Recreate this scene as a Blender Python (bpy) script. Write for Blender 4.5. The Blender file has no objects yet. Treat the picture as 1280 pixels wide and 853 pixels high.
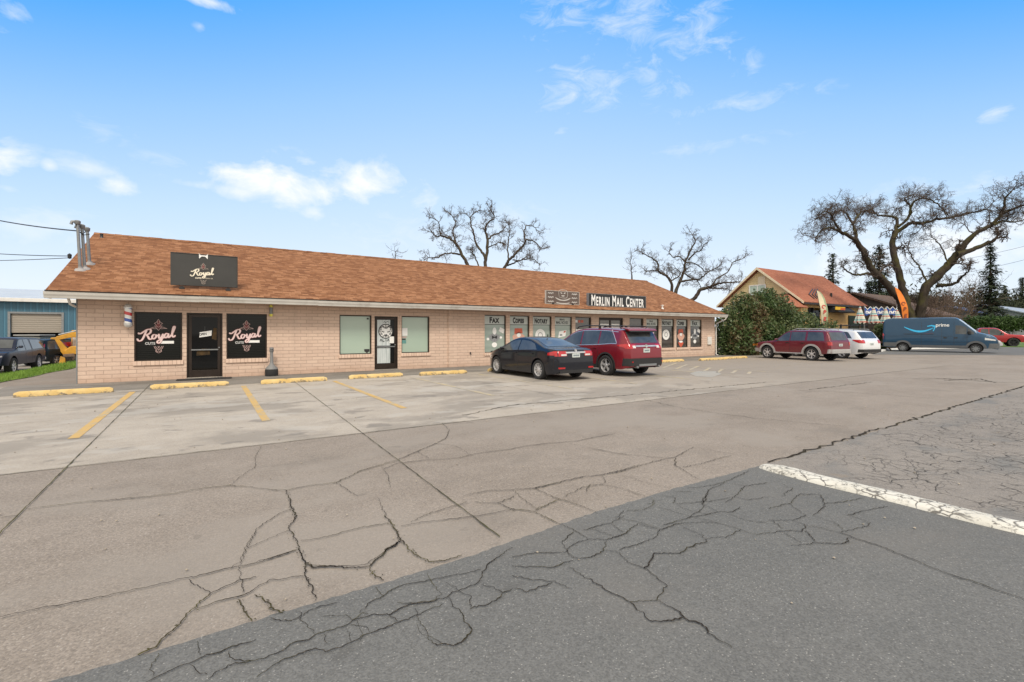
import bpy, bmesh, math, random
from mathutils import Vector, Matrix, noise
R = math.radians
rnd = random.Random(7)
scene = bpy.context.scene
col = scene.collection

# ------------------------------------------------------------------ camera, sky, sun, exposure
CAM_H, FPX, HOR, YAW = 1.58, 585.0, 415.5, R(32.87)
cd = bpy.data.cameras.new('camera'); cam = bpy.data.objects.new('camera', cd); col.objects.link(cam)
cam.location = (0, 0, CAM_H); cam.rotation_euler = (R(90), 0, -YAW)
cd.sensor_width = 36; cd.lens = FPX / 1280 * 36; cd.shift_y = -(426.5 - HOR) / 1280
cd.clip_start = .05; cd.clip_end = 3000
scene.camera = cam
S_, C_ = math.sin(YAW), math.cos(YAW)

SUN_AZ, SUN_EL = R(205), R(48)           # azimuth clockwise from +Y : behind the camera, to its left
sd = bpy.data.lights.new('sun', 'SUN'); sd.energy = 2.1; sd.angle = R(16); sd.color = (1, .92, .80)
sun = bpy.data.objects.new('sun', sd); col.objects.link(sun)
sv = Vector((math.sin(SUN_AZ) * math.cos(SUN_EL), math.cos(SUN_AZ) * math.cos(SUN_EL), math.sin(SUN_EL)))
sun.rotation_euler = sv.to_track_quat('Z', 'Y').to_euler(); sun.location = (0, 0, 60)

vs = scene.view_settings
vs.view_transform = 'Standard'; vs.look = 'None'; vs.gamma = 1; vs.use_curve_mapping = False; vs.exposure = .32

class NT:
    """small helper for writing node trees"""
    def __init__(s, tree): s.t = tree; s.t.nodes.clear()
    def n(s, typ, props=None, **ins):
        nd = s.t.nodes.new('ShaderNode' + typ)
        for k, v in (props or {}).items(): setattr(nd, k, v)
        for k, v in ins.items():
            key = int(k[1:]) if k[0] == 'i' and k[1:].isdigit() else k.replace('_', ' ')
            sock = nd.inputs[key]
            if hasattr(v, 'is_linked') or isinstance(v, bpy.types.NodeSocket): s.t.links.new(v, sock)
            else: sock.default_value = v
        return nd
    def math(s, op, a, b=0.0, c=None, clamp=False):
        kw = dict(i0=a, i1=b)
        if c is not None: kw['i2'] = c
        return s.n('Math', dict(operation=op, use_clamp=clamp), **kw).outputs[0]
    def vmath(s, op, a, b):
        nd = s.n('VectorMath', dict(operation=op), i0=a, i1=b)
        return nd.outputs['Value'] if op == 'DOT_PRODUCT' else nd.outputs[0]
    def mix(s, f, a, b, blend='MIX'):
        nd = s.n('Mix', dict(data_type='RGBA', blend_type=blend))
        for i, v in ((0, f), (6, a), (7, b)):
            if isinstance(v, bpy.types.NodeSocket): s.t.links.new(v, nd.inputs[i])
            else: nd.inputs[i].default_value = v if i == 0 else (tuple(v) + (1,))[:4]
        return nd.outputs[2]
    def ramp(s, f, stops):
        nd = s.n('ValToRGB', Fac=f); e = nd.color_ramp.elements
        while len(e) < len(stops): e.new(.5)
        for el, (p, c) in zip(e, stops):
            el.position = p; el.color = (c, c, c, 1) if isinstance(c, (int, float)) else tuple(c) + (1,)
        return nd.outputs[0]
    def noise(s, vec, scale, detail=4, rough=.55, dist=0):
        return s.n('TexNoise', Vector=vec, Scale=scale, Detail=detail, Roughness=rough, Distortion=dist).outputs[0]
    def mrange(s, v, a, b, c=0., d=1.):
        return s.n('MapRange', dict(clamp=True), Value=v, i1=a, i2=b, i3=c, i4=d).outputs[0]

def pix_dir(x, y):
    u, v = (x - 640) / FPX, (HOR - y) / FPX
    return Vector((u * C_ + S_, -u * S_ + C_, v)).normalized()

world = bpy.data.worlds.new('World'); scene.world = world; world.use_nodes = True
w = NT(world.node_tree)
sky = w.n('TexSky', dict(sky_type='NISHITA', sun_disc=False, sun_elevation=SUN_EL, sun_rotation=SUN_AZ, altitude=200, air_density=1.0, dust_density=.6, ozone_density=2.0)).outputs[0]
dirv = w.n('TexCoord').outputs['Generated']
sep = w.n('SeparateXYZ', Vector=dirv)
elz = sep.outputs[2]
# the hazy brightening towards the horizon, in units of the Nishita radiance (multiplied by the background strength)
SKY_K = .115
def sk(*c): return tuple(v / SKY_K for v in c)
side_ = w.vmath('DOT_PRODUCT', dirv, (C_, -S_, 0))
eff = w.math('ADD', w.math('ADD', elz, w.math('MULTIPLY', w.math('MULTIPLY', side_, side_), w.math('MULTIPLY', elz, .85))), -.02)   # deeper blue away from the middle
hz = w.n('ValToRGB', Fac=w.mrange(eff, 0, .62)); e = hz.color_ramp.elements
stops = [(0, (.86, .93, 1.02)), (.14, (.83, .925, 1.03)), (.40, (.62, .82, 1.04)), (.70, (.36, .645, 1.06)), (1, (.06, .42, 1.08))]
while len(e) < len(stops): e.new(.5)
for el, (p, c) in zip(e, stops): el.position = p; el.color = tuple(c) + (1,)
hzc = w.n('VectorMath', dict(operation='SCALE'), i0=hz.outputs[0], Scale=.82 / SKY_K).outputs[0]
base = w.mix(.9, sky, hzc)
# clouds : soft masses at fixed directions of the sky, broken up by noise
nzc = w.noise(w.n('Mapping', Vector=dirv, Scale=(1, 1, 1.7)).outputs[0], 9, 8, .6, .3)
nzw = w.noise(w.n('Mapping', Vector=dirv, Scale=(1, 1, 2.2)).outputs[0], 15, 10, .68, .8)
CL = [(350, 230, 105, 34, 1.0, 0), (400, 240, 90, 24, 1.0, 0), (460, 237, 95, 32, .95, 0), (395, 266, 24, 11, .7, 0), (8, 206, 46, 34, 1, 0), (62, 208, 14, 10, .6, 0), (150, 232, 42, 15, .85, 0), (112, 212, 46, 18, .6, 0), (200, 205, 40, 14, .5, 1), (300, 240, 60, 14, .7, 0),
      (246, 231, 40, 9, .6, 0), (18, 20, 34, 22, .8, 0), (262, 2, 46, 9, 1, 0), (250, 33, 12, 8, .5, 0), (62, 285, 170, 34, .5, 0), (560, 290, 160, 30, .35, 1), (10, 236, 30, 9, .6, 0), (130, 164, 40, 16, .35, 1),
      (705, 18, 50, 26, .75, 1), (795, 20, 70, 34, .7, 1), (870, 45, 60, 52, .75, 1), (815, 95, 30, 26, .7, 1), (735, 105, 60, 30, .7, 1), (940, 80, 14, 16, .6, 1), (1243, 143, 24, 10, .8, 1),
      (920, 131, 105, 12, .55, 1), (880, 184, 90, 9, .4, 1), (702, 165, 14, 8, .6, 1), (1240, 230, 70, 16, .55, 1), (1215, 305, 170, 75, .9, 0), (1090, 310, 110, 60, .7, 0), (640, 268, 60, 18, .35, 1)]
mask = None
for (x, y, a, b, k, wisp) in CL:
    c = pix_dir(x, y); rt = Vector((c.y, -c.x, 0)).normalized(); up = rt.cross(c)
    st = math.hypot(1, (x - 640) / FPX)
    p = w.vmath('DOT_PRODUCT', dirv, tuple(rt / (a / FPX / st ** 2))); q = w.vmath('DOT_PRODUCT', dirv, tuple(up / (b / FPX / st)))
    r2 = w.math('SQRT', w.math('ADD', w.math('MULTIPLY', p, p), w.math('MULTIPLY', q, q)))
    nz = nzw if wisp else nzc
    m = w.math('ADD', w.math('SUBTRACT', 1.0, r2), w.math('MULTIPLY', w.math('SUBTRACT', nz, .53), 5.2 if wisp else 4.2))
    m = w.math('MULTIPLY', w.mrange(m, .1, 1.9 if wisp else 1.15), w.mrange(r2, 1.7, .75))
    m = w.math('MULTIPLY', m, k * (.8 if wisp else 1))
    mask = m if mask is None else w.math('MAXIMUM', mask, m)
skyc = w.mix(mask, base, sk(.82, .84, .86))
# added unseen cloud bank overhead and behind the camera, brightening and warming the light
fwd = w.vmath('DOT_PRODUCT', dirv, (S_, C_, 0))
fill_cloud = w.math('MAXIMUM', w.mrange(elz, .585, .68), w.mrange(fwd, .12, -.2))
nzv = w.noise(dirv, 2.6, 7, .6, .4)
fill_cloud = w.math('MULTIPLY', fill_cloud, w.mrange(nzv, .22, .42, .55, 1))
skyc = w.mix(fill_cloud, skyc, w.mix(w.mrange(nzv, .35, .7), sk(1.12, 1.05, .94), sk(.80, .76, .70)))
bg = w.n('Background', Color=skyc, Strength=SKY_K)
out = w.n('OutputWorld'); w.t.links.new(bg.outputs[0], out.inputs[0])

# ------------------------------------------------------------------ where a photo point lies in the world
def ud(x): return (x - 640) / FPX
def ground(x, y, z=0.0):
    d = FPX * (CAM_H - z) / (y - HOR); u = ud(x) * d
    return Vector((u * C_ + d * S_, -u * S_ + d * C_, z))
def onY(x, y, Y):
    d = Y / (C_ - S_ * ud(x)); return Vector((d * (ud(x) * C_ + S_), Y, CAM_H + (HOR - y) / FPX * d))
def onX(x, y, X):
    d = X / (ud(x) * C_ + S_); return Vector((X, d * (C_ - S_ * ud(x)), CAM_H + (HOR - y) / FPX * d))
def atD(x, y, d):
    u = ud(x) * d; return Vector((u * C_ + d * S_, -u * S_ + d * C_, CAM_H + (HOR - y) / FPX * d))
def sst(a, b, x):
    t = min(1, max(0, (x - a) / (b - a))); return t * t * (3 - 2 * t)
def terrain(x, y):                       # the yard left of the shops lies half a metre lower
    return -.5 * sst(-5.4, -8.4, x) * sst(17.5, 21, y)

# ------------------------------------------------------------------ objects
def tag(o, label=None, cat=None, group=None, kind=None):
    for k, v in (('label', label), ('category', cat), ('group', group), ('kind', kind)):
        if v: o[k] = v
    return o
def empty(name, loc=(0, 0, 0), rz=0, **kw):
    o = bpy.data.objects.new(name, None); col.objects.link(o); o.location = loc; o.rotation_euler = (0, 0, rz); o.empty_display_size = .2
    return tag(o, **kw)
class MB:
    def __init__(s): s.v = []; s.f = []; s.mi = []; s.cur = 0
    def add(s, vs_, fs):
        o = len(s.v); s.v += [tuple(v) for v in vs_]; s.f += [tuple(i + o for i in f) for f in fs]; s.mi += [s.cur] * len(fs); return s
    def box(s, x0, x1, y0, y1, z0, z1):
        return s.add([(x0, y0, z0), (x1, y0, z0), (x1, y1, z0), (x0, y1, z0), (x0, y0, z1), (x1, y0, z1), (x1, y1, z1), (x0, y1, z1)],
                     [(0, 3, 2, 1), (4, 5, 6, 7), (0, 1, 5, 4), (1, 2, 6, 5), (2, 3, 7, 6), (3, 0, 4, 7)])
    def quad(s, a, b, c, d): return s.add([a, b, c, d], [(0, 1, 2, 3)])
    def prism(s, poly, axis, a0, a1):
        """poly in the two other axes (in order), extruded along axis"""
        def P(u, v, a): return {'x': (a, u, v), 'y': (u, a, v), 'z': (u, v, a)}[axis]
        n = len(poly); vs_ = [P(u, v, a0) for u, v in poly] + [P(u, v, a1) for u, v in poly]
        fs = [tuple(range(n - 1, -1, -1)), tuple(range(n, 2 * n))] + [(i, (i + 1) % n, n + (i + 1) % n, n + i) for i in range(n)]
        return s.add(vs_, fs)
    def tube(s, pts, rad, n=8, cap=True):
        pts = [Vector(p) for p in pts]; m = len(pts)
        if not hasattr(rad, '__len__'): rad = [rad] * m
        vs_ = []; ref = None
        for i, p in enumerate(pts):
            t = (pts[min(i + 1, m - 1)] - pts[max(i - 1, 0)])
            t = t.normalized() if t.length > 1e-9 else Vector((0, 0, 1))
            if ref is None: ref = Vector((0, 0, 1)) if abs(t.z) < .9 else Vector((1, 0, 0))
            a = ref - t * ref.dot(t)
            a = a.normalized() if a.length > 1e-6 else t.orthogonal().normalized()
            b = t.cross(a); ref = a
            for k in range(n):
                an = 2 * math.pi * k / n
                vs_.append(p + (a * math.cos(an) + b * math.sin(an)) * rad[i])
        fs = [(i * n + k, i * n + (k + 1) % n, (i + 1) * n + (k + 1) % n, (i + 1) * n + k) for i in range(m - 1) for k in range(n)]
        if cap: fs += [tuple(range(n - 1, -1, -1)), tuple(range((m - 1) * n, m * n))]
        return s.add(vs_, fs)
    def lathe(s, prof, n=20, axis='z', c=(0, 0, 0), cap=True):
        vs_ = []
        for r, h in prof:
            for k in range(n):
                a = 2 * math.pi * k / n; u, v = r * math.cos(a), r * math.sin(a)
                vs_.append({'z': (c[0] + u, c[1] + v, c[2] + h), 'y': (c[0] + v, c[1] + h, c[2] + u), 'x': (c[0] + h, c[1] + u, c[2] + v)}[axis])
        m = len(prof)
        fs = [(i * n + k, i * n + (k + 1) % n, (i + 1) * n + (k + 1) % n, (i + 1) * n + k) for i in range(m - 1) for k in range(n)]
        if cap: fs += [tuple(range(n - 1, -1, -1)), tuple(range((m - 1) * n, m * n))]
        return s.add(vs_, fs)
    def grid(s, rows):
        n = len(rows[0]); vs_ = [p for r in rows for p in r]
        return s.add(vs_, [(i * n + k, i * n + k + 1, (i + 1) * n + k + 1, (i + 1) * n + k) for i in range(len(rows) - 1) for k in range(n - 1)])
    def build(s, name, m, parent=None, smooth=None, bevel=0, fix=True, **kw):
        me = bpy.data.meshes.new(name); me.from_pydata(s.v, [], s.f)
        ms = m if isinstance(m, (list, tuple)) else [m]
        for x in ms: me.materials.append(x)
        if len(ms) > 1: me.polygons.foreach_set('material_index', s.mi)
        o = bpy.data.objects.new(name, me); col.objects.link(o)
        if fix:
            b = bmesh.new(); b.from_mesh(me); bmesh.ops.recalc_face_normals(b, faces=b.faces); b.to_mesh(me); b.free()
        if smooth is not None:
            me.polygons.foreach_set('use_smooth', [True] * len(me.polygons))
            if smooth < 180: me.set_sharp_from_angle(angle=R(smooth))
        if bevel:
            md = o.modifiers.new('bevel', 'BEVEL'); md.width = bevel; md.segments = 2; md.limit_method = 'ANGLE'; md.angle_limit = R(40)
        if parent: o.parent = parent
        return tag(o, **kw)
def children(o): return [c for c in bpy.data.objects if c.parent == o]
def copy_tree(o, parent=None):
    c = o.copy(); col.objects.link(c)
    if parent: c.parent = parent
    for ch in children(o): copy_tree(ch, c)
    return c

# ------------------------------------------------------------------ materials
MATS = {}
def newmat(name):
    m = bpy.data.materials.new(name); m.use_nodes = True; t = NT(m.node_tree)
    bs = t.n('BsdfPrincipled'); o = t.n('OutputMaterial'); t.t.links.new(bs.outputs[0], o.inputs[0])
    MATS[name] = m
    return m, t, bs
def setc(t, bs, sock, v):
    if isinstance(v, bpy.types.NodeSocket): t.t.links.new(v, bs.inputs[sock])
    else: bs.inputs[sock].default_value = (tuple(v) + (1,))[:4] if hasattr(v, '__len__') else v
def bump(t, bs, h, strength=.3, dist=.01):
    b = t.n('Bump', Height=h, Strength=strength, Distance=dist); t.t.links.new(b.outputs[0], bs.inputs['Normal'])
def plain(name, c, rough=.6, var=.12, scale=4., metal=0., coat=0., spec=.5, bmp=0., dirt=None, obj=True):
    m, t, bs = newmat(name)
    vec = t.n('TexCoord').outputs['Object'] if obj else t.n('NewGeometry').outputs['Position']
    nz = t.noise(vec, scale, 5)
    c = Vector(c)
    f = t.mrange(nz, .3, .7)
    cc = t.mix(f, tuple(c * (1 - var)), tuple(c * (1 + var)))
    if dirt:
        g = t.mrange(t.noise(vec, scale * .45, 6, .65), .52, .7); cc = t.mix(t.math('MULTIPLY', g, dirt[1]), cc, dirt[0])
    setc(t, bs, 'Base Color', cc); setc(t, bs, 'Roughness', t.mrange(nz, .2, .8, max(0, rough - .06), min(1, rough + .08)))
    bs.inputs['Metallic'].default_value = metal; bs.inputs['Coat Weight'].default_value = coat; bs.inputs['Coat Roughness'].default_value = .04
    bs.inputs['Specular IOR Level'].default_value = spec
    if bmp: bump(t, bs, t.noise(vec, scale * 8, 4), bmp, .004)
    return m

# ---- ground materials
def pavement(name, c1, c2, speck=.35, stain=None, fine=110, alligator=None, fade=None, rough=.92):
    m, t, bs = newmat(name)
    P = t.n('NewGeometry').outputs['Position']
    big = t.noise(t.n('Mapping', Vector=P, Scale=(.5, 1.3, 1)).outputs[0], .55, 6, .6)
    med = t.noise(P, 2.6, 6, .62)
    cc = t.mix(t.mrange(t.math('ADD', t.math('MULTIPLY', big, .6), t.math('MULTIPLY', med, .4)), .33, .67), c1, c2)
    vo = t.n('TexVoronoi', dict(feature='F1'), Vector=P, Scale=fine)
    gr = t.n('SeparateColor', Color=vo.outputs['Color']).outputs[0]
    fn = t.noise(P, fine * .55, 3, .7)
    g2 = t.noise(P, 24, 4, .7)
    k = t.math('ADD', t.math('MULTIPLY', t.math('SUBTRACT', gr, .5), speck), t.math('ADD', t.math('MULTIPLY', t.math('SUBTRACT', fn, .5), speck * 1.3), t.math('MULTIPLY', t.math('SUBTRACT', g2, .5), speck * .9)))
    k = t.math('ADD', k, 1.0)
    cc = t.n('VectorMath', dict(operation='SCALE'), i0=cc, Scale=k).outputs[0]
    # pale stone chips here and there
    chip = t.math('MULTIPLY', t.mrange(gr, .955, .97), t.mrange(vo.outputs['Distance'], .45, .3))
    cc = t.mix(t.math('MULTIPLY', chip, .5), cc, (.46, .44, .41))
    h = t.math('ADD', t.math('MULTIPLY', vo.outputs['Distance'], -.7), fn)
    if stain:
        for (sc, lo, hi, colr, amt, det) in stain:
            st = t.mrange(t.noise(t.n('Mapping', Vector=P, Location=(sc * 7.1, 3, 0), Scale=(.8, 1.25, 1)).outputs[0], sc, det, .58, .3), lo, hi)
            cc = t.mix(t.math('MULTIPLY', st, amt), cc, colr)
    if fade:
        xw = t.math('ADD', t.n('SeparateXYZ', Vector=P).outputs[0], t.math('MULTIPLY', t.math('SUBTRACT', t.noise(P, .5, 6, .6), .5), 9.)); cc = t.mix(t.mrange(xw, fade[0], fade[1], 0, .9), cc, fade[2])
    if alligator:
        sc, x0, x1, ya, yb, yc, wdt, dark = alligator    # band of crazing : fades in at ya, out from yb to yc (distance along Y)
        sp = t.n('SeparateXYZ', Vector=P)
        wob = t.n('Mapping', Vector=t.n('TexNoise', Vector=P, Scale=2.3, Detail=5.).outputs['Color'], Scale=(.55, .55, 0)).outputs[0]
        Pd = t.vmath('ADD', t.n('Mapping', Vector=P, Scale=(1, 1, 0)).outputs[0], wob)
        for (s1, amt) in ((sc, 1.), (sc * 2.1, .55)):
            ve = t.n('TexVoronoi', dict(feature='DISTANCE_TO_EDGE', voronoi_dimensions='2D'), Vector=Pd, Scale=s1, Randomness=1.)
            ln = t.mrange(ve.outputs['Distance'], wdt * s1 * 1.3, wdt * s1 * .4)
            nn = t.noise(P, .9 if s1 == sc else 1.4, 3, .6)
            edge = t.math('ADD', sp.outputs[1], t.math('MULTIPLY', t.math('SUBTRACT', nn, .5), 2.2))
            mk = t.math('MULTIPLY', t.mrange(edge, yc, yb), t.mrange(t.noise(P, 1.7, 4, .6), .36, .5))
            mk = t.math('MULTIPLY', mk, t.math('MULTIPLY', t.mrange(sp.outputs[0], x0, x0 + .3), t.mrange(sp.outputs[0], x1 + .3, x1)))
            ln = t.math('MULTIPLY', t.math('MULTIPLY', ln, mk), amt)
            cc = t.mix(ln, cc, dark); h = t.math('SUBTRACT', h, t.math('MULTIPLY', ln, 2.))
    setc(t, bs, 'Base Color', cc); setc(t, bs, 'Roughness', rough); bs.inputs['Specular IOR Level'].default_value = .3
    bump(t, bs, h, .35, .006)
    return m

M_asph = pavement('worn_asphalt', (.205, .175, .148), (.275, .238, .205), .40, [(.9, .56, .72, (.165, .148, .13), .45, 6), (.42, .5, .6, (.27, .24, .21), .6, 5), (3.1, .66, .7, (.14, .125, .11), .4, 5)], 95)
M_conc = pavement('concrete', (.31, .274, .235), (.42, .378, .327), .22,
                  [(.33, .50, .56, (.235, .212, .186), .7, 7), (1.3, .60, .64, (.17, .155, .14), .6, 8), (4.2, .68, .71, (.12, .11, .10), .6, 5), (.7, .55, .6, (.42, .395, .36), .5, 6)], 120, None, (7, 19, (.255, .222, .19)))
M_walk = pavement('walkway_concrete', (.17, .155, .138), (.25, .23, .205), .25, [(.8, .5, .6, (.13, .12, .105), .5, 7)], 120)
M_seal = pavement('sealcoat', (.116, .117, .115), (.150, .149, .144), .38, [(.6, .52, .68, (.155, .145, .134), .45, 6), (2.6, .66, .7, (.085, .084, .08), .5, 6)], 115)
M_worn = pavement('worn_sealcoat', (.195, .178, .162), (.255, .23, .206), .35, [(.9, .52, .66, (.15, .152, .15), .7, 6), (1.6, .66, .7, (.25, .2, .15), .4, 6)], 115,
                  (3.2, 5.7, 30, -3, 2.4, 3.3, .008, (.05, .045, .04)))
M_road = pavement('road_asphalt', (.115, .118, .12), (.15, .15, .15), .3, None, 60)
M_gravel = pavement('yard_gravel', (.2, .19, .17), (.3, .28, .25), .6, None, 40)
M_soil = pavement('planter_soil', (.03, .024, .018), (.06, .048, .035), .6, None, 40)
def crackmat(name, dark, moss, lo, hi):
    m, t, bs = newmat(name); P = t.n('NewGeometry').outputs['Position']
    c = t.mix(t.mrange(t.noise(P, 3.3, 5, .6), lo, hi), dark, moss)
    c = t.mix(t.mrange(t.noise(P, 60, 3), .5, .75), c, (.12, .10, .075))
    setc(t, bs, 'Base Color', c); setc(t, bs, 'Roughness', 1.); bs.inputs['Specular IOR Level'].default_value = .1
    return m
M_crk = crackmat('crack_dirt', (.026, .022, .018), (.045, .041, .02), .5, .62)
M_moss = crackmat('crack_moss', (.03, .025, .018), (.085, .078, .03), .42, .6)
M_joint = crackmat('joint_moss', (.05, .046, .03), (.085, .085, .035), .4, .6)

# ---- other shared materials
def brickmat():
    m, t, bs = newmat('painted_slump_brick'); P = t.n('TexCoord').outputs['Object']
    sp = t.n('SeparateXYZ', Vector=P)
    wob = t.math('MULTIPLY', t.math('SUBTRACT', t.noise(P, 9, 3), .5), .012)
    v = t.n('CombineXYZ', X=t.math('ADD', t.math('ADD', sp.outputs[0], sp.outputs[1]), wob), Y=t.math('ADD', sp.outputs[2], wob), Z=0.).outputs[0]
    br = t.n('TexBrick', dict(offset=.5, squash=1.), Vector=v, Scale=1., i1=(.66, .50, .395, 1), i2=(.59, .435, .345, 1), i3=(.425, .308, .245, 1),
             Mortar_Size=.0095, Mortar_Smooth=.35, Bias=-.1, Brick_Width=.405, Row_Height=.128)
    c = br.outputs[0]
    n1 = t.noise(P, 1.1, 6, .6); n2 = t.noise(P, 30, 4, .65)
    c = t.mix(t.mrange(n1, .35, .7, 0, .35), c, (.70, .53, .43))
    c = t.mix(t.mrange(n2, .5, .75, 0, .25), c, (.46, .31, .235))
    stk = t.noise(t.n('Mapping', Vector=P, Scale=(3.2, 3.2, .25)).outputs[0], 1.3, 6, .65); c = t.mix(t.mrange(stk, .52, .72, 0, .3), c, (.45, .33, .26))
    # splash dirt of an irregular height above the pavement
    hh = t.math('ADD', sp.outputs[2], t.math('MULTIPLY', t.math('SUBTRACT', t.noise(P, 2.2, 6, .7), .5), .5))
    c = t.mix(t.mrange(hh, .28, .04, 0, .45), c, (.42, .27, .19))
    setc(t, bs, 'Base Color', c); setc(t, bs, 'Roughness', .85); bs.inputs['Specular IOR Level'].default_value = .3
    bump(t, bs, t.math('ADD', t.math('MULTIPLY', br.outputs['Fac'], -1.), t.math('MULTIPLY', n2, .35)), .7, .012)
    return m
M_brick = brickmat()
def sillmat():
    m, t, bs = newmat('brick_sill'); P = t.n('TexCoord').outputs['Object']; sp = t.n('SeparateXYZ', Vector=P)
    br = t.n('TexBrick', dict(offset=0.), Vector=t.n('CombineXYZ', X=sp.outputs[0], Y=sp.outputs[2], Z=0.).outputs[0], Scale=1., i1=(.72, .54, .43, 1), i2=(.64, .47, .37, 1), i3=(.42, .29, .22, 1), Mortar_Size=.008, Mortar_Smooth=.3, Brick_Width=.115, Row_Height=3.)
    setc(t, bs, 'Base Color', br.outputs[0]); setc(t, bs, 'Roughness', .85); bump(t, bs, t.math('MULTIPLY', br.outputs['Fac'], -1.), .5, .01)
    return m
M_sill = sillmat()
def shinglemat(name, cols, dark, slope_axis='y', rw=.23, rh=.135):
    m, t, bs = newmat(name); P = t.n('TexCoord').outputs['Object']; sp = t.n('SeparateXYZ', Vector=P)
    a, b = (0, 1) if slope_axis == 'y' else (1, 0)
    wob = t.math('MULTIPLY', t.math('SUBTRACT', t.noise(P, 5, 4), .5), .05)
    v = t.n('CombineXYZ', X=sp.outputs[a], Y=t.math('ADD', sp.outputs[b], wob), Z=0.).outputs[0]
    br = t.n('TexBrick', dict(offset=.37, offset_frequency=2, squash=1.4, squash_frequency=3), Vector=v, Scale=1., i1=(0, 0, 0, 1), i2=(1, 1, 1, 1), i3=(.5, .5, .5, 1), Mortar_Size=.006, Mortar_Smooth=.2, Brick_Width=rw, Row_Height=rh)
    f = t.n('SeparateColor', Color=br.outputs[0]).outputs[0]
    c = t.ramp(f, [(0, cols[0]), (.5, cols[1]), (1, cols[2])])
    st = t.noise(t.n('Mapping', Vector=P, Scale=(2.2, 6.5, 1) if slope_axis == 'y' else (6.5, 2.2, 1)).outputs[0], 1.7, 5, .65)
    c = t.mix(t.mrange(st, .42, .62, 0, .35), c, cols[1], 'MIX')
    c = t.mix(t.mrange(st, .54, .68, 0, .75), c, cols[2])
    c = t.mix(t.mrange(st, .44, .33, 0, .8), c, dark)
    c = t.mix(t.math('MULTIPLY', br.outputs['Fac'], .55), c, dark)
    g = t.noise(P, 130, 2); c = t.mix(t.mrange(g, .4, .7, 0, .25), c, cols[0])
    c = t.mix(t.mrange(t.noise(P, .35, 5), .45, .75, 0, .3), c, cols[1])
    setc(t, bs, 'Base Color', c); setc(t, bs, 'Roughness', .95); bs.inputs['Specular IOR Level'].default_value = .25
    bump(t, bs, t.math('ADD', f, t.math('MULTIPLY', br.outputs['Fac'], -1.5)), .5, .01)
    return m
M_roof = shinglemat('brown_shingles', ((.152, .062, .027), (.234, .103, .046), (.37, .187, .097)), (.088, .034, .015))
M_roof2 = shinglemat('old_shingles', ((.27, .1, .06), (.34, .13, .08), (.38, .16, .1)), (.2, .075, .045))
M_roof3 = shinglemat('grey_brown_shingles', ((.09, .06, .045), (.12, .08, .06), (.15, .1, .08)), (.06, .045, .035))
M_white = plain('white_paint', (.72, .70, .66), .5, .06, 3, dirt=((.45, .42, .38), .5))
M_cream = plain('cream_trim', (.66, .57, .4), .6, .06, 3)
M_bronze = plain('bronze_aluminium', (.032, .022, .017), .35, .2, 6, metal=.4)
M_black = plain('black_paint', (.018, .018, .018), .45, .15, 5)
M_rubber = plain('rubber', (.022, .022, .023), .85, .2, 20)
M_chrome = plain('chrome', (.55, .55, .54), .22, .04, 5, metal=.55)
M_alloy = plain('alloy', (.60, .60, .61), .3, .06, 8, metal=.45)
M_galv = plain('galvanised', (.25, .26, .265), .5, .12, 9, metal=.55)
M_wood = plain('weathered_wood', (.16, .11, .08), .85, .2, 6)
M_signw = plain('sign_white', (.82, .82, .8), .5, .03, 5)
M_lamp_red = plain('red_lens', (.42, .012, .015), .12, .15, 9, coat=.6)
M_lamp_clear = plain('clear_lens', (.6, .6, .58), .1, .1, 9, coat=.6)
M_plate = plain('plate', (.55, .6, .58), .4, .15, 40)
def glassmat(name, c, rough=.04, c2=None, scale=.8, spec=.6, coat=.5):
    m, t, bs = newmat(name); P = t.n('TexCoord').outputs['Object']
    c2 = c2 or tuple(v * 1.8 for v in c)
    setc(t, bs, 'Base Color', t.mix(t.mrange(t.noise(P, scale, 3), .4, .65), c, c2)); setc(t, bs, 'Roughness', rough)
    bs.inputs['Specular IOR Level'].default_value = spec; bs.inputs['Coat Weight'].default_value = coat; bs.inputs['Coat Roughness'].default_value = .02
    bump(t, bs, t.noise(P, .7, 2), .03, .02)
    return m
M_glass = glassmat('tinted_glass', (.004, .0045, .005), spec=.22, coat=0)
M_cglass = glassmat('car_glass', (.045, .05, .052), .03, (.085, .092, .095), 1.2, .5, .2)
def carpaint(name, c, dirt=.12, rough=.28, coat=.55, spec=.3, met=.2):
    m, t, bs = newmat(name); P = t.n('TexCoord').outputs['Object']; sp = t.n('SeparateXYZ', Vector=P)
    nz = t.noise(P, 3, 6, .65)
    d = t.math('MULTIPLY', t.mrange(t.math('ADD', sp.outputs[2], t.math('MULTIPLY', nz, .5)), 1.05, .35), dirt * 2.2)
    d = t.math('ADD', d, t.math('MULTIPLY', t.mrange(nz, .45, .7), dirt * .5))
    setc(t, bs, 'Base Color', t.mix(d, c, (.2, .18, .155))); setc(t, bs, 'Roughness', t.math('ADD', t.math('MULTIPLY', d, .5), rough))
    bs.inputs['Metallic'].default_value = met; bs.inputs['Specular IOR Level'].default_value = spec; bs.inputs['Coat Weight'].default_value = coat; bs.inputs['Coat Roughness'].default_value = .05
    return m

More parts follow.
